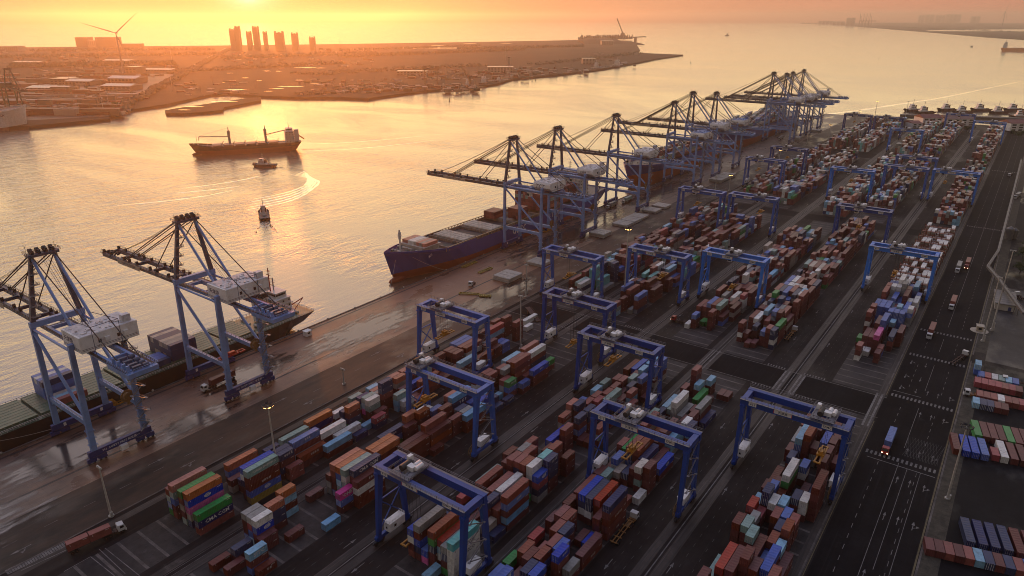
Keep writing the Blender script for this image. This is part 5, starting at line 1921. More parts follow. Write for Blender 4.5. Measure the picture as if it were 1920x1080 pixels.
# ---- the two ships beyond
def quay_ship(y0, L3, B, D, zr, up_, low_, lab, by, name_, ny, seed, bays, tiers, cols):
    T = thing('container_ship', lab, 'container ship', (-2.5 - B / 2, y0 + L3 / 2, SEA), PI, group='container ships at the quay')
    h, dl = hull(T, L3, B, D, zr, flare=10, sheer=4.0, m_up=up_, m_low=low_)
    deck_strip(T, dl, -.9, M_DECK)
    bulwark(T, dl, 20, up_)
    fittings(T, dl, 22, 26, seed, dens=30)
    lb = y0 + L3 / 2 - by
    bridge_house(T, lb - 7, lb + 6, B * .72, D, 7, wing=2)
    b = MB()
    b.box(-4, lb - 18, D, 4, lb - 9, D + 17)
    b.build('funnel', M_HBLUE, T)
    b = MB()
    b.tube((0, L3 / 2 - 14, D), (0, L3 / 2 - 14, D + 17), .5, 8)
    b.build('foremast', M_MAST, T)
    if name_:
        b = MB()
        add_text(b, name_, (-B / 2 - .12, y0 + L3 / 2 - ny, (D + zr) / 2), (0, -1, 0), (0, 0, 1), min(7, (D - zr) * .7), 70)
        b.build('hull_lettering', M_PLATE, T)
    stow(-2.5 - B / 2, y0 + L3 / 2, SEA + D + 1.0, PI, -B / 2 + 3, int((B - 5) / 2.5), lb + 14, bays, tiers, seed, cols)


quay_ship(603, 232, 34, 20, 13.0, M_HBLUE, M_HORANGE2, 'third container ship with tall orange-red belly, bow beside a blue-roofed crane', 800, '', 0, 35, 9, [1, 2, 1, 3, 2], 'rrmobkwt')
quay_ship(856, 300, 42, 21, 10.0, M_HBLUE, M_HRED, 'farthest container ship with big white letters on its blue side', 1082, 'COSCO', 985, 36, 14, [2, 3, 2, 4], 'gkwwtlrb')

# ---- black-hulled feeder with green decks at the near berth (stern to the right)
L1 = 205
T = thing('feeder_ship', 'black-hulled feeder ship with green deck moored under the two near cranes', 'container ship', (-14.4, 217 - L1 / 2, SEA), PI)
h, dl = hull(T, L1, 24, 9.6, 4.0, flare=7, m_up=M_HBLACK, m_low=M_HBLACK, sheer=3.0, transom=.9, stern_rake=9)
deck_strip(T, dl, .02, M_GDECK)
zt = bridge_house(T, -L1 / 2 + 11, -L1 / 2 + 21, 15, 9.7, 4)
b = MB()
b.box(-3, -L1 / 2 + 22, 9.7, 3, -L1 / 2 + 28, 26)
b.box(-3.2, -L1 / 2 + 21.8, 23, 3.2, -L1 / 2 + 28.2, 25.4, 1)
b.build('funnel', [M_SHIPW, M_HBLACK], T)
b = MB()
b.tube((0, -L1 / 2 + 18, 22), (0, -L1 / 2 + 18, 37), .4, 8, 0, .2)
for z_ in (28, 30.5, 33, 35):
    b.box(-1.7, -L1 / 2 + 17.9, z_, 1.7, -L1 / 2 + 18.1, z_ + .2)
    b.box(-.1, -L1 / 2 + 17, z_ + .4, .1, -L1 / 2 + 19, z_ + .6)
b.build('signal_mast', M_REDM, T)
b = MB()
for s in (-1, 1):
    b.rail([(s * 11.7, y, 9.7) for y in range(int(-L1 / 2 + 6), 70, 6)], 1.2, .07, 0, 2.0)
b.rail([(-11, -L1 / 2 + .6, 9.7), (11, -L1 / 2 + .6, 9.7)], 1.2, .07, 0, 2)
b.build('deck_rail', M_SHIPW, T)
b = MB()
for k in range(9):
    y0 = -L1 / 2 + 36 + k * 16.5
    b.box(-10, y0, 9.7, 10, y0 + 15.2, 11.2)
    for i in range(9):
        b.box(-10 + i * 2.4, y0 + .2, 11.2, -9.6 + i * 2.4, y0 + 15, 11.28)
    for s in (-1, 1):
        for i in range(6):
            b.box(min(s * 10, s * 10.5), y0 + 1 + i * 2.6, 9.7, max(s * 10, s * 10.5), y0 + 1.5 + i * 2.6, 11.0)
b.build('hatch_cover', M_GDECK, T)
fittings(T, dl, 1, 5, 9, dens=26)
b = MB()
b.beam((4, -L1 / 2 + 6, 10), (-6, -L1 / 2 + 3, 17), .5, .5)
b.beam((-4, -L1 / 2 + 9, 10), (-6, -L1 / 2 + 3, 17), .3, .3)
b.build('deck_crane', M_REDM, T)
stow(-14.4, 217 - L1 / 2, SEA + 11.3, PI, -8.7, 8, -L1 / 2 + 73, 1, 3, 41, 'nnnngk')
stow(-14.4, 217 - L1 / 2, SEA + 11.3, PI, -8.7, 4, -L1 / 2 + 86, 1, 1, 44, 'nnb')
stow(-14.4, 217 - L1 / 2, SEA + 11.3, PI, 1.0, 4, -L1 / 2 + 122, 1, 3, 42, 'bbnw')
stow(-14.4, 217 - L1 / 2, SEA + 11.3, PI, -8.7, 3, -L1 / 2 + 122, 1, 1, 43, 'rlk')
b = MB()
b.cable((-3, 62, 5.5), (.4, 95, .8), .09, 1.2, 8)
tag(b.build('mooring_line', M_MAST), 'pale mooring line sagging from the black feeder to quay', 'rope', 'mooring lines')

# ---- the general cargo ship under way
bow, stern = at(357, 292, SEA), at(567, 279, SEA)
LG = (bow - stern).length * .99
ang = math.atan2(-(bow - stern).x, (bow - stern).y)
mid = (bow + stern) / 2
T = thing('cargo_ship', 'geared cargo ship under way in golden water, two upright deck cranes', 'cargo ship', (mid.x, mid.y, SEA), ang)
h, dl = hull(T, LG, 21, 10.2, 5.8, flare=8, m_up=M_HBLACK, m_low=M_HRED, sheer=3.4)
deck_strip(T, dl, -.5, M_DECK)
bulwark(T, dl, 21, M_HBLACK)
b = MB()
for k in range(6):
    y0 = -LG / 2 + 28 + k * (LG - 52) / 6
    b.box(-8, y0, 9.6, 8, y0 + (LG - 52) / 6 - 2, 11.6)
    b.beam((-3 + k % 2, y0 + 1, 11.6), (-5, y0 - 1.5, 14.0), .5, .4)
    b.beam((4, y0 + 1, 11.6), (5, y0 - 2.0, 14.2), .5, .4)
b.build('hatch_cover', M_DECK, T)
bridge_house(T, -LG / 2 + 8, -LG / 2 + 19, 17, 10, 5, wing=2)
b = MB()
b.box(-2.6, -LG / 2 + 2, 10, 2.6, -LG / 2 + 7.4, 25)
b.build('funnel', M_SHIPW, T)
b = MB()
b.beam((0, -LG / 2 + 3, 18), (0, -LG / 2 - 4, 12.5), 2.4, 1.4)
b.build('lifeboat', M_HORANGE, T)
for y, ln, d in ((LG / 2 - 46, 34, 1), (-LG / 2 + 42, 28, -1)):
    b = MB()
    b.tube((0, y, 9), (0, y, 27), 1.7, 10, 0, 1.3)
    b.box(-1.7, y - 1.7, 21, 1.7, y + 1.7, 27.5)
    b.tube((0, y, 27), (0, y, 32), .7, 8, 0, .4)
    co = b.build('deck_crane', M_MAST, T)
    b = MB()
    b.beam((0, y + d * 1.5, 20.5), (0, y + d * ln, 22 if d > 0 else 25.5), 1.0, 1.0)
    b.tube((0, y, 31), (0, y + d * ln, 22.4 if d > 0 else 26), .12, 5)
    b.beam((0, y + d * ln, 22), (0, y + d * (ln + 1), 17.5), .6, .6)
    b.build('jib', M_MAST, co)
b = MB()
b.tube((0, LG / 2 - 9, 12), (0, LG / 2 - 9, 24), .25, 6)
b.build('foremast', M_MAST, T)
fittings(T, dl, 22, 26, 8, dens=14)


# ---- tugs
def make_tug(name, label, group, L=32, m_hull=None, m_house=None, low=None):
    T = thing(name, label, 'tugboat', group=group)
    h, dl = hull(T, L, 10, 2.6, 0.9, flare=2.0, m_up=m_hull or M_HBLACK, m_low=low or M_HDRED, bulb=False, sheer=1.8, transom=.85, stern_rake=1.5)
    deck_strip(T, dl, -.2, M_DECK)
    bulwark(T, dl, 0, m_hull or M_HBLACK, .8)
    b = MB()
    mh = m_house or M_SHIPW
    b.box(-3.2, -3, 2.4, 3.2, 9, 5.2)
    b.box(-2.6, -.5, 5.2, 2.6, 7, 7.6)
    b.box(-3.0, -.8, 7.6, 3.0, 7.3, 7.75)
    b.prism([(-2.0, 1.2, 7.75), (2.0, 1.2, 7.75), (2.3, 6.2, 7.75), (-2.3, 6.2, 7.75)], (0, 0, 2.6))
    b.box(-2.5, 1.0, 10.35, 2.5, 6.5, 10.5)
    ho = b.build('wheelhouse', mh, T)
    b = MB()
    b.cbox((0, 3.7, 9.3), (4.5, 4.4, .9))
    b.cbox((0, 3.2, 6.6), (5.3, 6, .7))
    b.build('window', M_GLASS, ho)
    b = MB()
    for s in (-1, 1):
        b.box(s * 2.2 - .6, -2.6, 5.2, s * 2.2 + .6, -1.0, 9.4)
    b.build('funnel', m_hull or M_HBLACK, T)
    b = MB()
    b.tube((0, 2.2, 10.5), (0, 1.6, 18), .22, 6)
    b.box(-1.3, 1.8, 13.5, 1.3, 2.1, 13.7)
    b.box(-.9, 1.6, 15.8, .9, 1.9, 16)
    b.build('mast', M_MAST, T)
    b = MB()
    n = 14
    for i in range(n):
        a = PI * i / (n - 1)
        b.tube((4.6 * math.cos(a), L / 2 - 6 + 5.4 * math.sin(a), 2.2), (4.6 * math.cos(a) + .01, L / 2 - 6 + 5.4 * math.sin(a) + .3, 3.5), .62, 8)
    b.build('fender', M_TYRE, T)
    b = MB()
    b.tube((-1.4, -7, 3.2), (1.4, -7, 3.2), .9, 10)
    b.build('towing_winch', M_MAST, T)
    return T


GT = 'tugs in the channel'
ta, tb_ = at(474, 312, SEA), at(519, 313, SEA)
tug = make_tug('tugboat', 'small dark tug sailing beside the cargo ship, trailing a wake', GT)
tug.location = ((ta.x + tb_.x) / 2, (ta.y + tb_.y) / 2, SEA)
tug.scale = (.86, .86, .86)
tug.rotation_euler = (0, 0, math.atan2(-(ta - tb_).x, (ta - tb_).y))
t2a, t2b = at(494, 398, SEA), at(497, 415, SEA)
o = copy_tree(tug)
o.location = ((t2a.x + t2b.x) / 2, (t2a.y + t2b.y) / 2, SEA)
o.rotation_euler = (0, 0, math.atan2(-(t2a - t2b).x, (t2a - t2b).y))
o['label'] = 'tug seen from astern, red stern lit by its glittering wake'
GP = 'tugs moored beyond the far sheds'
whitetug = make_tug('tugboat', 'white-housed tug', GP, 34, M_HDRED, M_HWHITE2)
whitetug.scale = (1.1, 1.1, 1.2)
first = True
WORD = ['moored tug at the left end of the far tug line', 'second moored tug from the left in the far line', 'third moored tug from the left, beside a slimmer one', 'fourth moored tug from the left, low white house', 'fifth moored tug from left with tall white house',
        'sixth moored tug from the left, with thin mast', 'seventh moored tug from left, in the far tug line', 'moored tug at the right end, nearest the red roof']
for i, (px_, py_, rz) in enumerate(((1712, 209, 100), (1733, 213, 92), (1775, 208, 96), (1805, 212, 88), (1838, 208, 92), (1872, 213, 95), (1900, 208, 90), (1914, 222, 80))):
    p = at(px_, py_, SEA)
    o = whitetug if first else copy_tree(whitetug)
    first = False
    o.location = (p.x, p.y, SEA)
    o.rotation_euler = (0, 0, R(rz) + YAW)
    o['label'] = WORD[i]
# wakes: low ridges and foam trailing from the moving vessels
M_FOAM = mat('wake_foam', (0.60, 0.50, 0.38), 0.35, var=0.3, scale=0.5)


def wake(p, d, ln, w0, w1, seed, n=150, name='wake', label=''):
    q = random.Random(seed)
    d = Vector((d.x, d.y, 0)).normalized()
    s_ = Vector((-d.y, d.x, 0))
    b = MB()
    for i in range(n):
        t = q.random() ** 1.4
        c = p + d * (ln * t) + s_ * ((w0 + (w1 - w0) * t) * q.choice((-1, 1)) * (1 + q.uniform(-.25, .1)) if q.random() < .75 else q.uniform(-w0, w0))
        a, l_, w_ = d * q.uniform(.8, 3.2), q.uniform(.3, 1.0), 0
        u = s_ * (.16 + .5 * q.random())
        b.add([(c - a - u * .2) + Vector((0, 0, 0)), (c - u) , (c + a), (c + u) + Vector((0, 0, .05))], [(0, 1, 2, 3)])
    o = b.build(name, M_FOAM, loc=(0, 0, 0))
    for v in o.data.vertices:
        v.co.z = SEA + .05
    tag(o, label, 'wake', kind='stuff')


wake(at(568, 281, SEA), at(900, 262, SEA) - at(568, 281, SEA), 190, 3, 9, 1, 170, label='foam wake trailing behind the cargo ship')
wake(at(520, 314, SEA), at(570, 322, SEA) - at(520, 314, SEA), 46, 2, 6, 2, 70, label='foam wake behind the side-on tug')
wake(at(497, 418, SEA), at(500, 470, SEA) - at(497, 418, SEA), 30, 2.5, 9, 3, 90, label='churned water behind the tug seen from astern')


def wake_ridges(pts_list, label, hgt=.09, wid=1.5):
    b = MB()
    for pts in pts_list:
        P = [at(x, y, SEA) for x, y in pts]
        # smooth the traced line
        Q = []
        for i in range(len(P) - 1):
            p0, p1, p2, p3 = P[max(0, i - 1)], P[i], P[i + 1], P[min(len(P) - 1, i + 2)]
            for k in range(8):
                t = k / 8
                Q.append(.5 * ((2 * p1) + (p2 - p0) * t + (2 * p0 - 5 * p1 + 4 * p2 - p3) * t * t + (3 * p1 - p0 - 3 * p2 + p3) * t ** 3))
        v, f = [], []
        for i, c in enumerate(Q):
            d = (Q[min(i + 1, len(Q) - 1)] - Q[max(i - 1, 0)])
            d.normalize()
            n = Vector((-d.y, d.x, 0))
            k = math.sin(PI * (i + .5) / len(Q)) ** .5 * (1 + .3 * math.sin(i * 1.7))
            for o_, z in ((-wid, 0.02), (-wid * .4, hgt * .7), (0, hgt), (wid * .4, hgt * .7), (wid, 0.02)):
                v.append((c.x + n.x * o_ * k, c.y + n.y * o_ * k, SEA + z * k))
        for i in range(len(Q) - 1):
            for j in range(4):
                f.append((5 * i + j, 5 * i + j + 1, 5 * i + j + 6, 5 * i + j + 5))
        b.add(v, f)
    o = b.build('wake_ripple', M_SEA, smooth=True)
    tag(o, label, 'wake', kind='stuff')


arc = []
for k in range(5):
    r = 1 + k * .12
    arc.append([(565 - 6 * k + 4, 321 + k * 1.5), (578 + 3 * r * k, 330 + 2.2 * k), (574 + 2 * k, 345 + 3 * k), (550 + k, 357 + 4 * k), (515, 366 + 4.5 * k), (470 - 3 * k, 374 + 5 * k)])
arc += [[(340, 353), (400, 346), (460, 336), (500, 326)], [(330, 362), (395, 356), (455, 348)], [(220, 385), (300, 378), (380, 368), (440, 356)]]
arc += [[(575, 270), (640, 268), (720, 262), (800, 254)], [(572, 283), (650, 280), (740, 272), (820, 262)]]
wake_ridges(arc, 'curving wake ripples left behind by the tugs and the cargo ship')
wake_ridges([[(1360 + 0, 216), (1440, 206), (1530, 214), (1600, 208), (1680, 196), (1760, 184), (1840, 168), (1925, 150)]], 'long dark wake line crossing the far water', .35, 5.0)
M_PIPE = mat('pipe_bridge_pale', (0.13, 0.122, 0.118), 0.5, dirt=(0.2, 0.17, 0.14), dirt_amt=0.5)
# ------------------------------------------------------------------ trucks
M_TRED = mat('cab_red', (0.30, 0.035, 0.03), 0.35)
M_TWHITE = mat('cab_white', (0.58, 0.58, 0.57), 0.35, var=0.05)
M_CHASSIS = mat('chassis_rust', (0.07, 0.035, 0.025), 0.7)
M_CHASSISO = mat('chassis_ochre', (0.26, 0.12, 0.03), 0.65, dirt=(0.06, 0.03, 0.02), dirt_amt=0.6, dirt_scale=1.0)
M_LAMPW = mat('headlight_glass', (0.6, 0.6, 0.58), 0.1)


def make_tractor(name, label, group, paint, trailer=True, m_ch=None, lit=False, bend=0.0):
    """terminal tractor with skeleton trailer, nose towards +y, origin on the ground under the coupling"""
    T = thing(name, label, 'truck', group=group)
    b = MB()
    b.prism([(-1.2, 2.6, .95), (-1.2, 4.75, .95), (-1.2, 4.85, 1.9), (-1.2, 4.45, 3.0), (-1.2, 2.7, 3.1), (-1.2, 2.6, 3.0)], (2.4, 0, 0))
    b.box(-1.22, 4.6, .55, 1.22, 4.95, .95)
    cab = b.build('cab', paint, T)
    b = MB()
    b.add([(-1.05, 4.875, 1.95), (1.05, 4.875, 1.95), (.98, 4.5, 2.85), (-.98, 4.5, 2.85)], [(0, 1, 2, 3)])
    for s in (-1, 1):
        b.box(s * 1.21 - .02, 3.2, 1.9, s * 1.21 + .02, 4.3, 2.75)
    b.build('window', M_GLASS, cab)
    for s in (-1, 1):
        b = MB()
        b.box(s * .9 - .2, 4.95, 1.0, s * .9 + .2, 5.0, 1.3)
        b.build('headlight', M_LITW if lit else M_LAMPW, cab)
    b = MB()
    b.box(-.5, -2.0, .75, .5, 4.4, 1.05)
    b.box(-1.1, 1.6, .6, 1.1, 2.4, 1.3)
    if trailer:
        for s in (-1, 1):
            b.box(s * .55 - .12, -11.6, 1.1, s * .55 + .12, 1.0, 1.45)
        for y in (-11.5, -8.6, -5.6, -2.6, .4):
            b.box(-1.22, y, 1.2, 1.22, y + .35, 1.42)
        for y in (-11.6, .65):
            for s in (-1, 1):
                b.box(s * 1.15 - .12, y, 1.4, s * 1.15 + .12, y + .3, 1.62)
    b.build('chassis', m_ch or M_CHASSIS, T)
    axles = [3.7, .2, -1.1] + ([-9.2, -10.5] if trailer else [])
    for y in axles:
        for s in (-1, 1):
            wheel_mesh(.5, .42, 12).build('wheel', [M_TYRE, M_CHASSIS], T, (s * .98, y, .5))
    return T


GTR = 'trucks in the terminal'
white_tr = make_tractor('container_truck', 'white-cabbed truck', GTR, M_TWHITE)
red_tr = make_tractor('container_truck', 'red-cabbed truck carrying a blue box down the inland road', GTR, M_TRED, lit=True)
ochre_tr = make_tractor('container_truck', 'white-cabbed truck with an empty ochre trailer beside the fourth column of stacks', GTR, M_TWHITE, m_ch=M_CHASSISO)
used_tr = set()


def truck(px_, py_, rz, label, proto, load=None, z=0.0):
    p = at(px_, py_, 0)
    o = proto if proto.name not in used_tr else copy_tree(proto)
    used_tr.add(proto.name)
    o.location = (p.x, p.y, 0.07)
    o.rotation_euler = (0, 0, R(rz))
    o['label'] = label
    u = Vector((-math.sin(R(rz)), math.cos(R(rz)), 0))
    if load:
        y = -5.4 if len(load) == 1 else None
        for i, c in enumerate(load):
            Lk = 4 if len(load) == 1 and c.isupper() is False and c != '2' else 2
            d = -5.45 if Lk == 4 else (-2.2 - 6.25 * i)
            q = p + u * d
            BOXES.append(dict(x=q.x, y=q.y, z=1.62 + .02, rz=R(rz), L=Lk, c=c.lower(), txt=None, pos=('truck', label, i, len(load)), key=None))
    return o


d1 = at(240, 990) - at(135, 1036)
truck(205, 1006, math.degrees(math.atan2(-d1.x, d1.y)), 'white-cabbed truck hauling two red boxes past the stacks at the lower left', white_tr, 'RR')
truck(1662, 843, 180, 'red-cabbed truck carrying a blue box down the inland road', red_tr, 'b')
truck(1180, 985, 2, 'white-cabbed truck with an empty ochre trailer beside the fourth column of stacks', ochre_tr)
truck(1743, 631, 180, 'white-cabbed truck with a brown box, nearest the zebra crossing', white_tr, 'r')
truck(1784, 577, 180, 'white-cabbed truck with a brown box, passing the white hut', white_tr, 'r')
truck(1795, 509, 180, 'white-cabbed truck with a pale load, left of a dark truck', white_tr, 'g')
truck(1812, 502, 180, 'dark truck with a brown box, right of the white-cabbed one', red_tr, 'r')
d2 = at(1812, 664) - at(1778, 688)
truck(1803, 672, math.degrees(math.atan2(-d2.x, d2.y)), 'white-cabbed truck turning across the crossing with an empty flat trailer', white_tr)
d3 = at(375, 737) - at(450, 702)
truck(398, 727, math.degrees(math.atan2(-d3.x, d3.y)), 'white-cabbed truck with a brown box between the legs of the second crane', white_tr, 'm')
truck(887, 533, 196, 'white tractor truck standing alone on the quay apron', make_tractor('tractor_truck', 'white tractor', GTR, M_TWHITE, False))
truck(1143, 390, 182, 'white-cabbed truck with a grey box beside the blue ship stern', white_tr, 'g')
truck(1172, 380, 182, 'second truck with a grey box beside the blue ship stern', white_tr, 't')
truck(1486, 626, 0, 'truck with a trailer beside the front of the middle stacks', ochre_tr)
truck(1275, 605, 90, 'empty trailer truck on the cross road behind a navy gantry', red_tr)
truck(1462, 262, 182, 'tiny truck on the far quay apron', white_tr, 'g')
truck(1452, 296, 182, 'tiny truck with headlights below the far ship cranes', red_tr, 'k')

for i, (px_, py_, rz_, lab) in enumerate(((1893, 330, 175, 'parked empty trailer truck beside the conveyor bridge, upper one'), (1905, 372, 170, 'parked truck with a grey box beside the conveyor bridge'), (1912, 560, 30, 'parked dark truck beside the white hut on the forecourt'), (1830, 745, 100, 'empty trailer truck parked before the red boxes of the inland lot'), (1900, 720, 95, 'white truck parked behind the red boxes of the inland lot'))):
    truck(px_, py_, rz_, lab, white_tr if i % 2 == 0 else ochre_tr, 'g' if i == 1 else None)

# ------------------------------------------------------------------ high-mast lamps
def make_mast(name, label, group, h=32.0, lit=True, ring=True):
    T = thing(name, label, 'lamp mast', group=group)
    b = MB()
    b.tube((0, 0, 0), (0, 0, h), .42, 10, 0, .2)
    b.tube((0, 0, 0), (0, 0, .5), .9, 10)
    b.box(.3, -.4, .5, .9, .4, 2.0)
    b.build('pole', M_MAST, T)
    if ring:
        b = MB()
        n = 10
        for i in range(n):
            a0, a1 = 2 * PI * i / n, 2 * PI * (i + 1) / n
            b.beam((1.7 * math.cos(a0), 1.7 * math.sin(a0), h), (1.7 * math.cos(a1), 1.7 * math.sin(a1), h), .14, .14)
            if i % 2 == 0:
                b.beam((0, 0, h + .3), (1.7 * math.cos(a0), 1.7 * math.sin(a0), h), .1, .1)
        b.tube((0, 0, h), (0, 0, h + 1.6), .06, 5)
        b.build('lamp_ring', M_DARK, T)
        for i in range(8):
            a = 2 * PI * (i + .5) / 8
            c = Vector((1.9 * math.cos(a), 1.9 * math.sin(a), h - .1))
            b = MB()
            u = Vector((math.cos(a), math.sin(a), 0))
            t = Vector((-u.y, u.x, 0))
            nrm = (u * .75 + Vector((0, 0, -.66))).normalized()
            up_ = nrm.cross(t)
            v = []
            for k in (-.22, .0):
                for i1, j1 in ((-.45, -.35), (.45, -.35), (.45, .35), (-.45, .35)):
                    v.append(c + nrm * k + t * i1 + up_ * j1)
            b.add(v[:], [(0, 3, 2, 1), (0, 1, 5, 4), (1, 2, 6, 5), (2, 3, 7, 6), (3, 0, 4, 7)], 0)
            b.add(v[4:], [(0, 1, 2, 3)], 1)
            b.build('floodlight', [M_DARK, M_LIT if lit else M_LAMPW], T)
    else:
        b = MB()
        b.box(-1.3, -.2, h, 1.3, .2, h + .3)
        for x in (-1.1, 0, 1.1):
            b.box(x - .25, -.35, h - .4, x + .25, .35, h)
        b.build('camera_bracket', M_MAST, T)
    return T


GM = 'high lamp masts'
lit = make_mast('lamp_mast', 'lit', GM)
unlit = make_mast('lamp_mast', 'unlit', GM, lit=False)
pole = make_mast('camera_pole', 'pole', 'white poles', h=19, ring=False)
used_m = set()


def mast(proto, x, y, top_py, label, z=0):
    o = proto if proto.name not in used_m else copy_tree(proto)
    used_m.add(proto.name)
    o.location = (x, y, 0)
    o['label'] = label
    # height from where the photo shows its head
    base = {lit.name: 32.0, unlit.name: 32.0, pole.name: 19.0}[proto.name]
    lo, hi = 5.0, 60.0
    for _ in range(40):
        m = (lo + hi) / 2
        if pix((x, y, m))[1] > top_py:
            lo = m
        else:
            hi = m
    k = lo / base
    for ch in o.children:
        n = ch.name.split('.')[0]
        if n == 'pole':
            ch.scale = (1, 1, k)
        else:
            ch.location = (0, 0, base * (k - 1))
    return o


def mast_px(proto, px_, py_, top, label):
    p = at(px_, py_)
    return mast(proto, p.x, p.y, top, label)


mast_px(pole, 209, 968, 876, 'slim white camera pole at the lower left beside the truck lane')
mast_px(lit, 523, 903, 760, 'lamp mast with glowing amber lamps rising through the nearest quayside stacks')
mast_px(lit, 1170, 560, 429, 'lit amber lamp mast beside the hatch covers on the apron')
mast_px(lit, 1367, 357, 328, 'lit amber lamp mast behind the middle gantry cranes')
mast_px(lit, 1461, 300, 281, 'lit lamp mast before the wide apron by the far stacks')
mast_px(lit, 1552, 269, 234, 'lit lamp mast left of the far dark gantries')
mast_px(lit, 1604, 255, 208, 'lit lamp mast between the two far dark gantries')
mast_px(lit, 1638, 230, 190, 'farthest lit lamp mast, standing against the water')
mast_px(unlit, 1776, 935, 800, 'unlit lamp mast with a ring of lamps on the inland lot')
mast_px(unlit, 986, 556, 525, 'lamp cluster lit low on its mast on the quay apron')
mast_px(pole, 987, 550, 497, 'tall pale pole on the apron beside the navy gantry')
mast_px(pole, 976, 655, 555, 'thin brown pole beside the lowered ramp at the block end')
mast_px(pole, 1842, 640, 520, 'thin pale pole beside the yellow guard hut')
mast_px(pole, 1341, 356, 333, 'pale pole left of the lit mast behind the gantries')
mast_px(pole, 1513, 270, 246, 'pale pole on the far apron edge')
mast_px(pole, 645, 720, 692, 'short lamp pole on the apron kerb beside the stacks')
mast_px(pole, 1859, 620, 470, 'taller thin pole over the white hut')
mast_px(pole, 1695, 232, 190, 'dark striped tower pole at the far basin')

# ------------------------------------------------------------------ loose gear on the apron
M_YELL = mat('frame_yellow', (0.33, 0.25, 0.04), 0.55, dirt=(0.1, 0.07, 0.03), dirt_amt=0.5)


def hatch_pile(px_, py_, nx, n, rz, label, ln=12.5):
    p = at(px_, py_)
    for i in range(nx):
        q = random.Random(int(px_) + i)
        T = thing('hatch_cover_pile', label if nx == 1 else label + (', near one', ', middle one', ', far one')[min(i, 2)], 'hatch covers', (p.x, p.y + i * (ln + 1.2), 0), R(rz), 'hatch covers piled on the apron')
        for k in range(n):
            b = MB()
            dx, dy = q.uniform(-.3, .3), q.uniform(-.3, .3)
            z = .25 + k * 1.0
            b.box(-6.3 + dx, -ln / 2 + dy, z, 6.3 + dx, ln / 2 + dy, z + .75)
            for a in range(5):
                b.box(-6.0 + a * 2.9 + dx, -ln / 2 - .12 + dy, z - .15, -5.6 + a * 2.9 + dx, ln / 2 + .12 + dy, z + .1)
            if k == n - 1:
                for a in range(4):
                    for c in range(3):
                        b.box(-5.6 + a * 3 + dx, -ln / 2 + 1 + c * 3.8 + dy, z + .75, -3.6 + a * 3 + dx, -ln / 2 + 3.6 + c * 3.8 + dy, z + .9)
            b.build('hatch_cover', M_HATCH, T)


hatch_pile(952, 522, 1, 3, 0, 'pile of grey-green hatch covers nearest the white truck', 14)
hatch_pile(1012, 494, 1, 2, 0, 'pile of hatch covers under the near gantry beam', 12)
hatch_pile(1126, 441, 1, 3, 0, 'pile of pale hatch covers at the wheels of a ship crane')
hatch_pile(1168, 422, 3, 2, 0, 'low hatch cover pile in the row beside the lit mast')
hatch_pile(1222, 396, 1, 2, 0, 'broad hatch cover pile below a far ship crane')
hatch_pile(1240, 388, 1, 2, 0, 'second broad hatch cover pile below a far ship crane')
hatch_pile(1345, 340, 3, 3, 0, 'brownish hatch cover pile of the far apron')
hatch_pile(1492, 262, 1, 4, 0, 'rust-coloured hatch cover pile on the far apron')
hatch_pile(1530, 247, 1, 3, 0, 'farthest rust-coloured hatch cover pile')


def spreader_frame(px_, py_, rz, m, label, ln=12.2, tall=False):
    p = at(px_, py_)
    T = thing('spreader_frame', label, 'spreader', (p.x, p.y, 0), R(rz), 'lifting frames left on the apron')
    b = MB()
    for s in (-1, 1):
        b.box(s * 1.1 - .2, -ln / 2, .3, s * 1.1 + .2, ln / 2, .85)
    n = 6
    for i in range(n + 1):
        y = -ln / 2 + ln * i / n
        b.box(-1.2, y - .18, .3, 1.2, y + .18, .8)
    b.build('frame', m, T)
    b = MB()
    if tall:
        b.box(-1.0, -1.8, .85, 1.0, 1.8, 2.0)
        b.box(-.7, -1.0, 2.0, .7, 1.0, 3.2)
        b.tube((-1, 0, 2.6), (1, 0, 2.6), .5, 8)
        b.build('head_block', m, T)
    b = MB()
    for s in (-1, 1):
        for y in (-ln / 2 + .3, ln / 2 - .3):
            b.box(s * 1.1 - .25, y - .25, 0.03, s * 1.1 + .25, y + .25, .3)
    b.build('foot', M_DARK, T)


spreader_frame(880, 552, -62, M_YELL, 'long yellow lifting frame on the apron below the lone tractor')
spreader_frame(910, 556, -62, M_YELL, 'short yellow lifting frame beside the longer one', 6.5)
spreader_frame(880, 497, 0, M_YELL, 'yellow lifting frame by the quay edge at the blue bow', 14)
spreader_frame(910, 508, -2, M_YELL, 'thin yellow lifting frame near the stacked covers')
spreader_frame(210, 762, 0, M_ORANGE, 'orange spreader standing between the legs of the nearest crane', 13, True)
spreader_frame(1028, 433, 0, M_ORANGE, 'orange spreader beside the blue ship under a crane', 12, True)
b = MB()
p = at(448, 655, 6)
T = thing('spreader_frame', 'red spreader parked high beside the portal of the second crane', 'spreader', (29.0, 147.5, 17.2), 0, 'lifting frames left on the apron')
b.box(-1.2, -6, 0.05, -.8, 6, .6)
b.box(.8, -6, 0.05, 1.2, 6, .6)
for y in (-6, -3, 0, 2.6, 5.6):
    b.box(-1.2, y, 0.05, 1.2, y + .4, .55)
b.build('frame', M_REDM, T)
b = MB()
b.box(-.8, -1.4, .6, .8, 1.4, 1.7)
b.build('head_block', M_REDM, T)
# small white hut at the quay edge, tyre pile
p = at(572, 627)
T = thing('quay_hut', 'small white hut at the quay edge by the black stern', 'hut', (p.x + 2, p.y, 0), 0)
b = MB()
b.box(-1.4, -1.6, 0, 1.4, 1.6, 2.7)
b.box(-1.7, -1.9, 2.7, 1.7, 1.9, 2.85)
b.build('wall', M_HOUSE, T)
b = MB()
b.box(1.4, -.8, 1.2, 1.44, .8, 2.1)
b.build('window', M_GLASS, T)
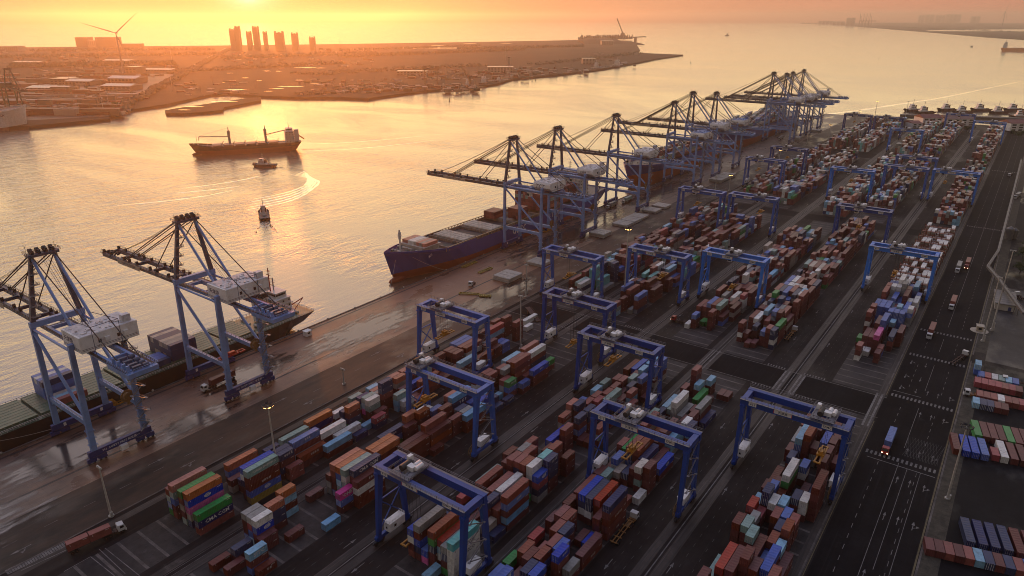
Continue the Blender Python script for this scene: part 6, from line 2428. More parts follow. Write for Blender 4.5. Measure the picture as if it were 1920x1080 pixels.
# bollards along the quay
bol = MB()
bol.tube((0, 0, .28), (0, 0, .75), .3, 8)
bol.tube((0, 0, .7), (0, 0, 1.0), .48, 8, 0, .4)
bo = bol.build('bollard', M_HATCH)
tag(bo, 'pale steel mooring bollard on the quay edge', 'bollard', 'bollards along the quay edge')
for i in range(46):
    o = bo if i == 0 else bo.copy()
    if i:
        COL.objects.link(o)
    o.location = (.45, 66 + i * 19.5, 0)
# guard hut, white shed, wall and pipe bridge beside the inland road
p = at(1836, 620)
T = thing('guard_hut', 'small pale yellow guard hut on its round island by the crossing', 'hut', (p.x, p.y, 0), R(8))
b = MB()
b.box(-1.5, -1.8, .15, 1.5, 1.8, 2.9)
b.box(-1.8, -2.1, 2.9, 1.8, 2.1, 3.05)
b.tube((0, 0, 0), (0, 0, .15), 4.2, 20)
b.build('wall', M_BEIGE, T)
b = MB()
b.box(-.7, -1.84, 1.1, .7, -1.8, 2.2)
b.build('window', M_GLASS, T)
a_, c_ = at(1863, 578), at(1898, 580)
far_ = at(1852, 556)
T = thing('shed', 'white flat-roofed shed on the inland forecourt', 'shed', ((a_.x + c_.x) / 2, (a_.y + far_.y) / 2 + 2, 0), R(4))
b = MB()
w_, l_ = (c_ - a_).length / 2, 12
b.box(-w_, -l_, 0, w_, l_, 3.6)
ho = b.build('wall', M_HATCH, T)
b = MB()
b.box(-w_ - .5, -l_ - .6, 3.6, w_ + .5, l_ + .6, 3.9)
for i in range(7):
    b.box(-w_ - .5, -l_ + i * 3.6, 3.9, w_ + .5, -l_ + i * 3.6 + .15, 3.96)
b.build('roof', M_PIPE, T)
b = MB()
b.box(w_ * .3, -l_ - .05, .1, w_ * .6, -l_ + .02, 2.4)
b.build('door', M_SILL, T)
T = thing('conveyor_bridge', 'long pale conveyor bridge running above the verge of the inland road', 'conveyor bridge', (0, 0, 0))
pts = [at(1915, 300, 6), at(1890, 400, 6), at(1872, 470, 6), at(1852, 500, 6), at(1876, 528, 6), at(1920, 588, 6)]
for i, (u, v) in enumerate(zip(pts, pts[1:])):
    b = MB()
    b.beam(u, v, 1.5, 1.2)
    b.rail([u + Vector((0, 0, .8)), v + Vector((0, 0, .8))], 1.0, .06, 0, 4)
    b.build('span', M_PIPE, T)
    b = MB()
    n = max(1, int((v - u).length / 18))
    for k in range(n):
        c = u.lerp(v, (k + .5) / n)
        b.beam((c.x - 1, c.y, 0), (c.x - .8, c.y, c.z - .8), .4, .4, 0, (0, 1, 0))
        b.beam((c.x + 1, c.y, 0), (c.x + .8, c.y, c.z - .8), .4, .4, 0, (0, 1, 0))
    b.build('trestle', M_PIPE, T)
p = at(1890, 448)
T = thing('dust_silo', 'pale bulky silo machinery beside the conveyor bridge', 'silo', (p.x, p.y, 0))
for i, (dx, dy, r_, h_) in enumerate(((0, 0, 2.6, 8), (3, 4, 2.2, 6.5), (-1, 6, 1.8, 5))):
    b = MB()
    b.tube((dx, dy, 0), (dx, dy, h_), r_, 14)
    b.tube((dx, dy, h_), (dx, dy, h_ + 1.6), r_, 14, 0, .5)
    b.build('tank', M_PIPE, T)
# low wall along the lot
p0, p1 = at(1900, 470), at(1920, 520)
# reefer rack
T = thing('reefer_rack', 'rust-red steel racks holding rows of white refrigerated boxes', 'container rack', (0, 0, 0))
M_RACK = mat('rack_rust_red', (0.20, 0.055, 0.035), 0.6, dirt=(0.07, 0.03, 0.02), dirt_amt=0.5)
x0, x1 = COLS['E']['x'] - .6, COLS['E']['x'] + 7 * ROWP + .6
yy = 450
q = random.Random(77)
while yy < 600:
    b = MB()
    for i in range(8):
        x = x0 + (x1 - x0) * i / 7
        b.box(x - .15, yy - 1.1, 0.02, x + .15, yy - .9, 9.4)
        b.box(x - .15, yy + .9, 0.02, x + .15, yy + 1.1, 9.4)
    for z in (2.7, 5.3, 7.9):
        b.box(x0, yy - 1.2, z, x1, yy + 1.2, z + .16)
        b.rail([(x0, yy - 1.15, z + .16), (x1, yy - 1.15, z + .16)], 1.0, .07, 0, 2.6)
    for i in range(7):
        x = x0 + (x1 - x0) * i / 7
        b.beam((x, yy - 1.1, .1), (x + 2.6, yy - 1.1, 2.7), .12, .12)
    b.build('rack_frame', M_RACK, T)
    for r in range(NROW):
        if q.random() < .85:
            put(('E', r), yy + 1.6, 4, 'w' * q.choice((1, 2, 2, 3, 3)))
    yy += 15.6
# BOXES were listed before the rack was filled: add the reefers
for r in range(NROW):
    for (y0, L, cols, txt, Lk) in STACKS.get(('E', r), []):
        if 449 < y0 < 601 and cols[0] == 'w' and set(cols) == {'w'} and not any(bx['key'] == ('E', r) and abs(bx['y'] - (y0 + L / 2)) < .01 for bx in BOXES):
            for t, c in enumerate(cols):
                BOXES.append(dict(x=COLS['E']['x'] + r * ROWP + CW / 2, y=y0 + L / 2, z=t * CH + .05, rz=0.0, L=Lk, c=c, txt=None, pos=(1, 'E', r, 90 + int((y0 - 450) / 15.6), len(cols) - 1 - t, len(cols)), key=('E', r)))
# two white boxes and a lowered ramp at the block end
T = thing('loading_ramp', 'rusty steel loading ramp on the cross road beside white boxes', 'ramp', tuple(at(1000, 595)), R(58))
b = MB()
b.beam((0, -7, .5), (0, 6, 2.6), 2.6, .4)
b.beam((0, 6, 2.6), (0, 8.5, 2.7), 2.6, .4)
b.box(-1.3, 5, .03, -1.0, 6, 2.5)
b.box(1.0, 5, .03, 1.3, 6, 2.5)
b.rail([(1.3, -7, .7), (1.3, 6, 2.8)], 1.0, .05, 0, 2)
b.build('deck_plate', M_CHASSIS, T)
# ------------------------------------------------------------------ turn the list of containers into objects
BOXES += SHIPBOX
tops = {}
for bx in BOXES:
    if bx['key']:
        tops.setdefault(bx['key'], []).append((bx['y'] - LEN[bx['L']] / 2, bx['y'] + LEN[bx['L']] / 2, bx['z'] + CH, bx['z']))


def roof_at(key, y):
    return max([t[2] for t in tops.get(key, []) if t[0] - .1 <= y <= t[1] + .1], default=0.0)


def shown(bx):
    """how large the photograph shows this box (square pixels of its unhidden faces, roughly)"""
    L = LEN[bx['L']]
    p = pix((bx['x'], bx['y'], bx['z'] + CH / 2))
    if p is None or not (-15 < p[0] < 1935 and -15 < p[1] < 1095):
        return 0.0
    v = Vector((bx['x'], bx['y'], bx['z'] + CH / 2)) - EYE
    d = v.length
    v /= d
    k = (F / d) ** 2
    a = 0.0
    key = bx['key']
    if key:
        c, r = key
        if not any(abs(t[3] - (bx['z'] + CH)) < .2 and t[0] < bx['y'] < t[1] for t in tops[key]):
            a += L * CW * -v.z
        side = 0.0
        for f in (-.35, 0, .35):
            side += roof_at((c, r + 1), bx['y'] + f * L) < bx['z'] + CH * .6
        a += side / 3 * L * CH * max(0, Vector((1, 0, 0)).dot(-v))
        a += (roof_at(key, bx['y'] - L / 2 - 1.2) < bx['z'] + CH * .6) * CW * CH * max(0, -Vector((0, -1, 0)).dot(v))
    else:
        a = L * CW * -v.z * .7 + L * CH * .4
        if bx['pos'][0] == 'ship':
            return 0.0
    # share of the box inside the picture
    ins = sum(1 for f in (-.5, 0, .5) if (lambda q: q and 0 < q[0] < 1920 and 0 < q[1] < 1080)(pix((bx['x'], bx['y'] + f * L, bx['z'] + CH))))
    return a * k * ins / 3


for bx in BOXES:
    bx['s'] = shown(bx)
BOXES.sort(key=lambda q: -q['s'])
ORD = ['first', 'second', 'third', 'fourth', 'fifth', 'sixth', 'seventh', 'eighth', 'ninth', 'tenth', 'eleventh', 'twelfth', 'thirteenth', 'fourteenth', 'fifteenth', 'sixteenth', 'seventeenth', 'eighteenth', 'nineteenth', 'twentieth',
       'twenty-first', 'twenty-second', 'twenty-third', 'twenty-fourth', 'twenty-fifth', 'twenty-sixth', 'twenty-seventh', 'twenty-eighth', 'twenty-ninth', 'thirtieth']
BLK = {'A': 'quayside', 'B': 'second', 'C': 'third', 'D': 'fourth', 'E': 'roadside'}
ZN = ['front', 'middle', 'far', 'farthest']
TOPW = ['topmost', 'second from top', 'third from top', 'fourth from top', 'lowest']


def words(bx):
    pal = PAL[bx['c']][0]
    sz = 'long' if bx['L'] == 4 else 'short'
    pos = bx['pos']
    if pos[0] == 'lot':
        return '%s %s box, %s in the %s, inland lot%s' % (pal, sz, ORD[pos[2]], pos[1], '' if pos[4] == 1 else (', upper' if pos[3] else ', lower'))
    if pos[0] == 'truck':
        w = pos[1].replace('white-cabbed ', 'white ').replace('red-cabbed ', 'red ')
        s = '%s %s box %son the %s' % (pal, sz, '' if pos[3] == 1 else ('leading ' if pos[2] == 0 else 'trailing '), w)
        return ' '.join(s.replace(',', '').split()[:16])
    zone, k, r, first, down, n = pos
    t = 'single' if n == 1 else TOPW[min(down, 4)]
    if first >= 90:
        return '%s refrigerated box, %s, %s row, %s bay of the rust-red rack' % (pal, t, ORD[r], ORD[first - 90])
    return '%s %s box, %s, %s row, %s stack of %s %s block' % (pal, sz, t, ORD[r], ORD[min(first, 29)], ZN[zone], BLK[k])


def emblem(mb, c, w, m=0):
    """white oval badge with a bar through it"""
    n = 20
    for k0, k1 in ((1.0, .8), (.62, .45)):
        v = []
        for i in range(n):
            a = 2 * PI * i / n
            for k in (k0, k1):
                v.append((c[0], c[1] + w * .62 * k * math.cos(a), c[2] + w * .36 * k * math.sin(a)))
        mb.add(v, [(2 * i, (2 * i + 2) % (2 * n), (2 * i + 3) % (2 * n), 2 * i + 1) for i in range(n)], m)
    mb.add([(c[0], c[1] - w * .5, c[2] - .12), (c[0], c[1] + w * .5, c[2] - .12), (c[0], c[1] + w * .5, c[2] + .12), (c[0], c[1] - w * .5, c[2] + .12)], [(0, 1, 2, 3)], m)


M_LOGO = mat('logo_white', (0.62, 0.62, 0.60), 0.6, var=0.15, scale=1.0)
M_LOGOD = mat('logo_dark', (0.04, 0.05, 0.07), 0.6)
_logo = {}


def logo_mesh(txt, L, dark):
    k = (txt, L, dark)
    if k in _logo:
        return _logo[k]
    b = MB()
    x = CW / 2 + .012
    if txt == '@':
        emblem(b, (x, .6, 1.35), 1.9)
    elif txt.strip('*') == '':
        # row of block characters too small to read in the photo
        q = random.Random(len(txt) + L)
        n = len(txt)
        for i in range(n):
            y = (i - (n - 1) / 2) * .95 + .5
            for s in range(3):
                b.add([(x, y - .34, 1.2 + s * .27), (x, y + .34, 1.2 + s * .27), (x, y + .34, 1.29 + s * .27), (x, y - .34, 1.29 + s * .27)], [(0, 1, 2, 3)])
            for s in range(2):
                yy = y + q.uniform(-.3, .3)
                b.add([(x, yy - .05, 1.1), (x, yy + .05, 1.1), (x, yy + .05, 1.95), (x, yy - .05, 1.95)], [(0, 1, 2, 3)])
    else:
        add_text(b, txt, (x, .4 if LEN[L] > 8 else .2, 1.42), (0, 1, 0), (0, 0, 1), 1.35, LEN[L] * .74)
    _logo[k] = b.mesh('lettering', M_LOGOD if dark else M_LOGO)
    return _logo[k]


seen_lab = {}
single, rest = BOXES[:300], BOXES[300:]
for bx in single:
    me, dm = body_of(bx['L'], bx['c'])
    o = bpy.data.objects.new('shipping_container', me)
    COL.objects.link(o)
    o.location = (bx['x'] + rnd.uniform(-.03, .03), bx['y'], bx['z'])
    o.rotation_euler = (0, 0, bx['rz'])
    lab = words(bx)
    seen_lab[lab] = seen_lab.get(lab, 0) + 1
    tag(o, lab, 'container', 'shipping containers stacked in the yard')
    d = bpy.data.objects.new('door', dm)
    COL.objects.link(d)
    d.parent = o
    if not bx['txt'] and bx['c'] in 'bntGrmcR' and rnd.random() < (.42 if bx['c'] in 'bntG' else .2):
        bx['txt'] = rnd.choice(('***', '****', '**', '@') if bx['c'] in 'bn' else ('***', '****', '**'))
    if bx['txt']:
        l = bpy.data.objects.new('lettering', logo_mesh(bx['txt'], bx['L'], bx['c'] in 'wk' or (bx['c'] == 't' and False)))
        COL.objects.link(l)
        l.parent = o
print('containers', len(BOXES), 'single', len(single), 'smallest px2', single[-1]['s'], 'dup labels', [k for k, v in seen_lab.items() if v > 1][:5])
# everything smaller in the picture: one mass, painted per box
CK = list(PAL)
mb = MB()
tone = []
q = random.Random(5)
hw = CW / 2
for bx in rest:
    L = LEN[bx['L']]
    far_ = (Vector((bx['x'], bx['y'], bx['z'])) - EYE).length
    m = CK.index(bx['c'])
    ca, sa = math.cos(bx['rz']), math.sin(bx['rz'])
    n0 = len(mb.f)
    v0 = len(mb.v)
    h = CH - .05
    if far_ < 620 and bx['s'] > 0:
        hl = L / 2
        mb.box(-hw + .05, -hl + .08, .04, hw - .05, hl - .05, h - .04, m)
        for sx in (-1, 1):
            for sy in (-1, 1):
                x0, x1 = sorted((sx * hw, sx * (hw - .14)))
                y0, y1 = sorted((sy * hl, sy * (hl - .15)))
                mb.box(x0, y0, 0, x1, y1, h, m)
            x0, x1 = sorted((sx * hw, sx * (hw - .1)))
            mb.box(x0, -hl + .15, h - .12, x1, hl - .15, h - .01, m)
            mb.box(x0, -hl + .15, .01, x1, hl - .15, .16, m)
        light = bx['c'] in 'wbnlkgtc' and q.random() < .6
        for xx in (-.85, -.3, .3, .85):
            mb.box(xx - .04, -hl + .01, .1, xx + .04, -hl + .08, h - .1, len(CK) if light else m)
        n = int(L / .62)
        for i in range(n):
            y = -hl + .3 + (L - .6) * (i + .5) / n
            mb.box(hw - .05, y - .14, .17, hw - .012, y + .14, h - .13, m)
        mb.box(hw - .02, hl - 1.7, h - .5, hw - .006, hl - .5, h - .36, len(CK))
        mb.box(hw - .02, -hl + .8, h - .95, hw - .006, -hl + .93, h - .4, len(CK))
    else:
        mb.box(-hw, -L / 2, 0, hw, L / 2, h, m)
    for i in range(v0, len(mb.v)):
        x, y, z = mb.v[i]
        mb.v[i] = (bx['x'] + x * ca - y * sa, bx['y'] + x * sa + y * ca, bx['z'] + z)
    tone += [q.uniform(-.16, .2)] * (len(mb.f) - n0)
o = mb.build('shipping_containers', [CM[k] for k in CK] + [M_MARK])
a = o.data.attributes.new('tone', 'FLOAT', 'FACE')
a.data.foreach_set('value', tone)
tag(o, 'mass of smaller stacked shipping containers filling the yard and ship decks', 'containers', kind='stuff')
# ------------------------------------------------------------------ the far shores
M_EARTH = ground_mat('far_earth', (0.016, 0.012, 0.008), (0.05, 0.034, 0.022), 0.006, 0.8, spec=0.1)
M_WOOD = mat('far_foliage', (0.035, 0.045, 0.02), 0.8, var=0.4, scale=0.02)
M_FAR = mat('far_facade', (0.16, 0.12, 0.09), 0.7, var=0.1, scale=0.01)
M_FARW = mat('far_pale_facade', (0.34, 0.30, 0.26), 0.6, var=0.1, scale=0.01)
M_FARROOF = mat('far_sheet_roof', (0.38, 0.36, 0.34), 0.28, var=0.1, scale=0.02)
M_TURB = mat('turbine_white', (0.30, 0.28, 0.27), 0.5)
M_FARYARD = ground_mat('far_yard_paving', (0.04, 0.032, 0.026), (0.075, 0.06, 0.05), 0.01, 0.5)


def land(name, pts, m, z, label, deep=True):
    p = [at(x, y, z) for x, y in pts]
    b = MB()
    if deep:
        b.prism([(v.x, v.y, z) for v in p][::-1] if False else [(v.x, v.y, z) for v in p], (0, 0, SEA - .4 - z))
    else:
        b.poly([(v.x, v.y, z) for v in p])
    return tag(b.build(name, m), label, kind='structure')


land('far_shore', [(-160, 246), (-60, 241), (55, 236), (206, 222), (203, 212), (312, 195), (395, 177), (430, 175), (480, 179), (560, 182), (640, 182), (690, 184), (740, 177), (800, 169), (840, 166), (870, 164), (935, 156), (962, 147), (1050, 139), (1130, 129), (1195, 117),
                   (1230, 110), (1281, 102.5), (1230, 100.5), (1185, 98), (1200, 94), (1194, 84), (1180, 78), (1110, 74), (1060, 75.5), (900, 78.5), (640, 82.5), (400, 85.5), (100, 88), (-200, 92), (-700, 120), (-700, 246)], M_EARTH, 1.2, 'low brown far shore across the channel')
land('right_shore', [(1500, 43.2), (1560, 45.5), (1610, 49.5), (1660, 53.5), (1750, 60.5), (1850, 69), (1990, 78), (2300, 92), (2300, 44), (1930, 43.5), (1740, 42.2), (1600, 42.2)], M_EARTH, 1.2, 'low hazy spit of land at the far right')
land('lagoon', [(1735, 56.5), (1800, 55.6), (1930, 55.0), (1990, 56), (1990, 59.6), (1930, 58.8), (1800, 58.6), (1745, 58.4)], M_SEA, 1.35, 'strip of bright water behind the right shore', False)
land('jetty', [(309, 207), (330, 203), (400, 193), (470, 183), (489, 182), (489, 188), (420, 201), (418, 206), (400, 208), (345, 212), (311, 212)], M_EARTH, .8, 'low dark jetty off the far shore')
land('far_yard', [(-150, 236), (200, 218), (300, 160), (352, 139), (200, 138), (-150, 160)], M_FARYARD, 1.45, 'paved far container yard', False)
pd = MB()
for x, y, w, h, s in ((500, 133, 9, .7, 1), (522, 133.5, 6, .6, 2), (432, 152, 5, 1.3, 3), (420, 154, 4, .8, 4), (486, 151, 6, .5, 5), (572, 126.5, 22, .9, 6), (600, 127.5, 14, .5, 7), (440, 168, 26, 1.1, 8), (545, 162, 30, .8, 9), (520, 166, 14, .5, 10),
                      (425, 130, 5, .5, 11), (640, 133, 12, .4, 12), (505, 108, 9, .4, 13), (448, 112, 6, .5, 14), (670, 99, 7, .5, 15), (820, 85, 20, .4, 16), (880, 82, 16, .4, 17), (950, 82, 14, .35, 18), (700, 160, 8, .5, 19), (620, 170, 6, .5, 20), (430, 137, 8, .4, 21), (830, 90, 90, 1.0, 22),
                      (360, 200, 22, 1.0, 23), (420, 190, 26, 1.2, 24), (345, 206, 14, .7, 25), (1012, 129, 6, .5, 26), (460, 146, 7, .6, 27), (560, 150, 9, .5, 28), (590, 157, 10, .5, 29), (505, 171, 9, .4, 30)):
    c = at(x, y, 1.5)
    ex, ey = at(x + w, y, 1.5) - c, at(x, y + h, 1.5) - c
    q = random.Random(s)
    v = []
    for i in range(22):
        a = 2 * PI * i / 22
        k = q.uniform(.55, 1.1)
        v.append(c + ex * (k * math.cos(a)) + ey * (k * math.sin(a)))
    pd.poly(v)
tag(pd.build('ponds', M_SEA), 'bright ponds and wet flats on the far shore', kind='structure')
# causeway road
r0, r1 = at(196, 218, 1.6), at(425, 90, 1.6)
d = (r1 - r0).normalized()
s_ = Vector((-d.y, d.x, 0))
b = MB()
b.add([r0 - s_ * 8, r0 + s_ * 8, r1 + s_ * 8, r1 - s_ * 8], [(0, 1, 2, 3)])
tag(b.build('causeway_road', ground_mat('far_road', (0.14, 0.11, 0.09), (0.2, 0.16, 0.13), 0.02, 0.35)), 'straight causeway road running inland across the far shore', kind='structure')

# woods: clumps of leafy facets, uneven tops
wd = MB()
q = random.Random(9)


def clump(p, r, h):
    n = 5
    o_ = q.uniform(0, 6)
    low = [p + Vector((r * q.uniform(.7, 1.2) * math.cos(o_ + 2 * PI * i / n), r * q.uniform(.7, 1.2) * math.sin(o_ + 2 * PI * i / n), h * q.uniform(.05, .3))) for i in range(n)]
    mid_ = [p + Vector((r * q.uniform(.5, 1.0) * math.cos(o_ + .6 + 2 * PI * i / n), r * q.uniform(.5, 1.0) * math.sin(o_ + .6 + 2 * PI * i / n), h * q.uniform(.5, .85))) for i in range(n)]
    top_ = [p + Vector((q.uniform(-.2, .2) * r, q.uniform(-.2, .2) * r, h))]
    v = low + mid_ + top_
    f = [(i, (i + 1) % n, n + i) for i in range(n)] + [((i + 1) % n, n + (i + 1) % n, n + i) for i in range(n)] + [(n + i, n + (i + 1) % n, 2 * n) for i in range(n)]
    wd.add(v, f)


def belt(x0, y0, x1, y1, n, spread, h):
    a_, c_ = at(x0, y0, 1.2), at(x1, y1, 1.2)
    dd = (c_ - a_).normalized()
    ss = Vector((-dd.y, dd.x, 0))
    for i in range(n):
        p = a_.lerp(c_, q.random()) + ss * q.uniform(-spread, spread)
        clump(p, q.uniform(4, 9), h * q.uniform(.6, 1.15))


belt(20, 127, 330, 122, 420, 16, 16)
belt(0, 108, 420, 103, 320, 30, 14)
belt(60, 96, 400, 94, 260, 40, 14)
belt(208, 216, 430, 92, 700, 10, 9)
belt(330, 135, 640, 118, 380, 45, 9)
belt(420, 110, 700, 100, 360, 50, 12)
belt(640, 108, 980, 94, 420, 26, 14)
belt(860, 93, 1090, 88, 260, 20, 14)
belt(560, 178, 760, 160, 120, 20, 6)
belt(640, 95, 900, 86, 200, 40, 10)
belt(560, 140, 900, 122, 240, 60, 7)
belt(1000, 122, 1200, 100, 180, 30, 8)
belt(1085, 76, 1180, 74, 160, 60, 34)
belt(1560, 44, 1900, 47, 200, 120, 22)
belt(1650, 50, 1900, 60, 200, 60, 12)
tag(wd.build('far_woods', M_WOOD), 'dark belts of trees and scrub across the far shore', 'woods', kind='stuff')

# far container rows
fb = MB()
q = random.Random(21)
for i in range(120):
    x, y = q.uniform(-40, 250), q.uniform(138, 216)
    if x > 210 + (216 - y) * 1.1:
        continue
    p = at(x, y, 1.5)
    n = q.randrange(2, 9)
    th = q.choice((1, 2, 3, 4)) * 2.6
    c = R(122 + q.uniform(-1, 1))
    L_, w_ = 12.6 * n, q.choice((5, 7.5, 13))
    fb.cbox((p.x, p.y, 1.5 + th / 2), (w_, L_, th), q.randrange(0, 4), c - PI / 2 + PI / 2)
tag(fb.build('far_container_rows', [M_FAR, CM['r'], CM['m'], M_FARW]), 'rows of stacked containers in the far yard', 'containers', kind='stuff')

# small clutter of the far shore: sheds, tanks, parked gear too small to tell apart
cl = MB()
q = random.Random(77)
for (xa, ya, xb, yb, n, hh) in ((640, 172, 900, 160, 260, 7), (560, 178, 760, 150, 150, 6), (760, 150, 1000, 132, 220, 8), (900, 140, 1100, 128, 140, 7), (30, 215, 250, 150, 420, 6), (60, 150, 330, 118, 220, 8), (330, 150, 480, 180, 60, 4), (420, 130, 700, 100, 160, 8), (0, 118, 200, 96, 120, 12), (590, 100, 700, 92, 60, 14), (1100, 125, 1200, 100, 40, 8)):
    for _ in range(n // 2):
        p = at(q.uniform(xa, xb), q.uniform(min(ya, yb), max(ya, yb)), 1.25)
        if p.x > -820 and p.y < 1190:
            continue
        w_, l_, h_ = q.uniform(3, 16), q.uniform(3, 22), q.uniform(.3, 1) ** 2 * hh
        cl.cbox((p.x, p.y, 1.2 + h_ / 2), (w_, l_, h_), q.randrange(4), R(122) + q.choice((0, 0, .4)))
    for _ in range(n // 12):
        p = at(q.uniform(xa, xb), q.uniform(min(ya, yb), max(ya, yb)), 1.25)
        if p.x > -820 and p.y < 1190:
            continue
        cl.tube((p.x, p.y, 1.2), (p.x, p.y, q.uniform(10, 22)), .5, 5, 0, .3)
tag(cl.build('far_clutter', [M_FAR, M_FARW, M_WOOD, CM['m']]), 'small sheds and gear scattered over the far shore', 'buildings', kind='stuff')

# apartment towers in front of the sun
TW = [(433, 445, 55, 'leftmost of the eight dark towers before the sun, tall twin-topped'), (444, 454, 50, 'second dark tower from the left, close behind its neighbour'), (464, 474, 59.5, 'third dark tower from the left, directly under the sun glow'), (476, 489, 50, 'tallest dark tower, fourth from the left, rounded top'),
      (495, 503, 60, 'slimmest dark tower, fifth from the left'), (515, 535, 60, 'widest dark tower slab, sixth from the left'), (547, 560.5, 62.5, 'seventh dark tower from the left'), (580, 592, 70, 'rightmost and lowest dark tower')]
for x0, x1, yt, lab in TW:
    base = at((x0 + x1) / 2 + 1.5, 95, 1.2)
    w = (at(x1, 95, 1.2) - at(x0, 95, 1.2)).length
    lo, hi = 10, 300
    for _ in range(40):
        m = (lo + hi) / 2
        if pix((base.x, base.y, m))[1] > yt:
            lo = m
        else:
            hi = m
    H = lo
    T = thing('apartment_tower', lab, 'tower block', base, YAW, 'apartment towers under the sun')
    b = MB()
    w *= .82
    dpt = min(w, 20)
    b.box(-w / 2, -dpt / 2, 0, w / 2, dpt / 2, H - 4)
    for k in range(int(H / 6)):
        b.box(-w / 2 - .5, -dpt / 2 - .8, 2 + k * 6, w / 2 + .5, dpt / 2 + .8, 2.7 + k * 6)
    b.build('tower_block', M_FAR, T)
    b = MB()
    for sx in (-.42, 0, .42):
        b.box(sx * w - w * .08, -dpt * .3, H - 4, sx * w + w * .08, dpt * .3, H + (3 if sx else 0))
    b.box(-w / 2, -dpt / 2, H - 4, -w / 2 + 1, dpt / 2, H - 1.5)
    b.box(w / 2 - 1, -dpt / 2, H - 4, w / 2, dpt / 2, H - 1.5)
    b.build('roof_structure', M_FAR, T)


def sized(x0, x1, yb, yt, z=1.2):
    base = at((x0 + x1) / 2, yb, z)
    w = (at(x1, yb, z) - at(x0, yb, z)).length
    lo, hi = 0.5, 500
    for _ in range(40):
        m = (lo + hi) / 2
        if pix((base.x, base.y, m))[1] > yt:
            lo = m
        else:
            hi = m
    return base, w, lo - z


def far_block(name, label, cat, x0, x1, yb, yt, m=None, dpt=30, roof=None, group=None, rz=0.0, kind='flat'):
    base, w, H = sized(x0, x1, yb, yt)
    T = thing(name, label, cat, base, YAW + rz, group)
    b = MB()
    b.box(-w / 2, 0, 0, w / 2, dpt, H * (1 if kind == 'flat' else .72))
    b.build('wall', m or M_FAR, T)
    b = MB()
    if kind == 'flat':
        b.box(-w / 2 - 1, -1, H, w / 2 + 1, dpt + 1, H + .8)
    else:
        b.prism([(-w / 2 - .6, -.6, H * .72), (-w / 2 - .6, dpt + .6, H * .72), (-w / 2 - .6, dpt / 2, H)], (w + 1.2, 0, 0))
    b.build('roof', roof or M_FARROOF, T)
    b = MB()
    n = max(2, min(14, int(w / 9)))
    fl = max(1, min(6, int(H / 4)))
    for i in range(n):
        for j in range(fl):
            xx = -w / 2 + (i + .5) * w / n
            zz = (j + .5) * H * (1 if kind == 'flat' else .7) / fl
            b.box(xx - w / n * .28, -.08, zz - H / fl * .22, xx + w / n * .28, .06, zz + H / fl * .18)
    b.build('window', M_GLASS, T)
    return T


far_block('office_block', 'broad dark office block on the skyline left of the turbine tower', 'office block', 144, 166, 89, 70, dpt=60)
far_block('office_block', 'second broad dark office block on the skyline, behind the turbine tower', 'office block', 181, 219, 89, 70, dpt=60)
far_block('glass_link', 'low glassy link between the two skyline office blocks', 'building', 166, 181, 89, 76, M_FARW, dpt=50)
far_block('low_building', 'long low building on the skyline right of the turbine', 'building', 228, 264, 90, 82, dpt=40)
far_block('low_building', 'hazy pale block at the far left skyline', 'building', 0, 34, 96, 87, M_FARW, dpt=60)
WH = 'warehouses of the far yard'
for x0, x1, yb, yt, lab in ((190, 245, 117, 112, 'long pale-roofed warehouse right of the turbine foot'), (204, 261, 124, 119.5, 'long warehouse with a bright roof edge before the dark trees'), (265, 323, 134, 129, 'warehouse with bright roof beside the causeway'), (187, 247, 170, 158, 'open-sided warehouse with a row of pillars'),
                            (120, 172, 161, 149, 'wide dark warehouse of the far yard'), (93, 126, 158, 148, 'dark warehouse left of the wide one'), (200, 258, 157, 143, 'broad warehouse behind the pillared one'), (45, 126, 172, 162, 'very long warehouse with a bright roof line'), (20, 75, 120, 115, 'pale low warehouse behind the trees at the left'),
                            (235, 257, 138, 126, 'boxy building right of the turbine foot')):
    far_block('warehouse', lab, 'warehouse', x0, x1, yb, yt, dpt=45, group=WH, kind='gable' if (x1 - x0) > 40 else 'flat', rz=R(-8))


def turbine(label, bx_, by_, hubx, huby, tips, r_scale=1.0, z=1.2):
    base = at(bx_, by_, z)
    # hub height from the photo
    lo, hi = 10, 400
    for _ in range(40):
        m = (lo + hi) / 2
        if pix((base.x, base.y, m))[1] > huby:
            lo = m
        else:
            hi = m
    H = lo
    T = thing('wind_turbine', label, 'wind turbine', base, YAW)
    b = MB()
    b.tube((0, 0, 0), (0, 0, H - z), H * .021, 14, 0, H * .012)
    b.build('tower', M_TURB, T)
    b = MB()
    b.box(-H * .014, -H * .01, H - z - H * .012, H * .014, H * .06, H - z + H * .018)
    b.build('nacelle', M_TURB, T)
    b = MB()
    b.tube((0, -H * .012, H - z), (0, -H * .035, H - z), H * .017, 12, 0, H * .008)
    hub = b.build('hub', M_TURB, T)
    px0 = pix((base.x, base.y, H))
    k = px0[2] / F
    for tx, ty in tips:
        u = Vector(((tx - px0[0]) * k, 0, -(ty - px0[1]) * k * 1.02))
        ln = u.length
        u.normalize()
        n = Vector((0, -1, 0))
        w = u.cross(n)
        b = MB()
        c0 = Vector((0, -H * .024, H - z))
        prof = [(0.0, .012, .012), (.06, .014, .012), (.2, .022, .008), (.5, .014, .004), (.8, .008, .003), (1.0, .002, .001)]
        rings = []
        for f, ch, th in prof:
            c = c0 + u * (ln * f)
            rings.append([c + w * (ch * ln), c + n * (th * ln), c - w * (ch * ln * .6), c - n * (th * ln)])
        b.loft(rings)
        b.build('blade', M_TURB, T)
    return T


turbine('tall wind turbine on the far shore at left, rotor above the skyline', 232, 139, 219, 62, ((155, 44), (264.5, 27), (237, 114)))
turbine('hazy wind turbine on the right shore', 1877, 57, 1883.5, 21, ((1889, 3), (1876, 40), (1892, 38)))
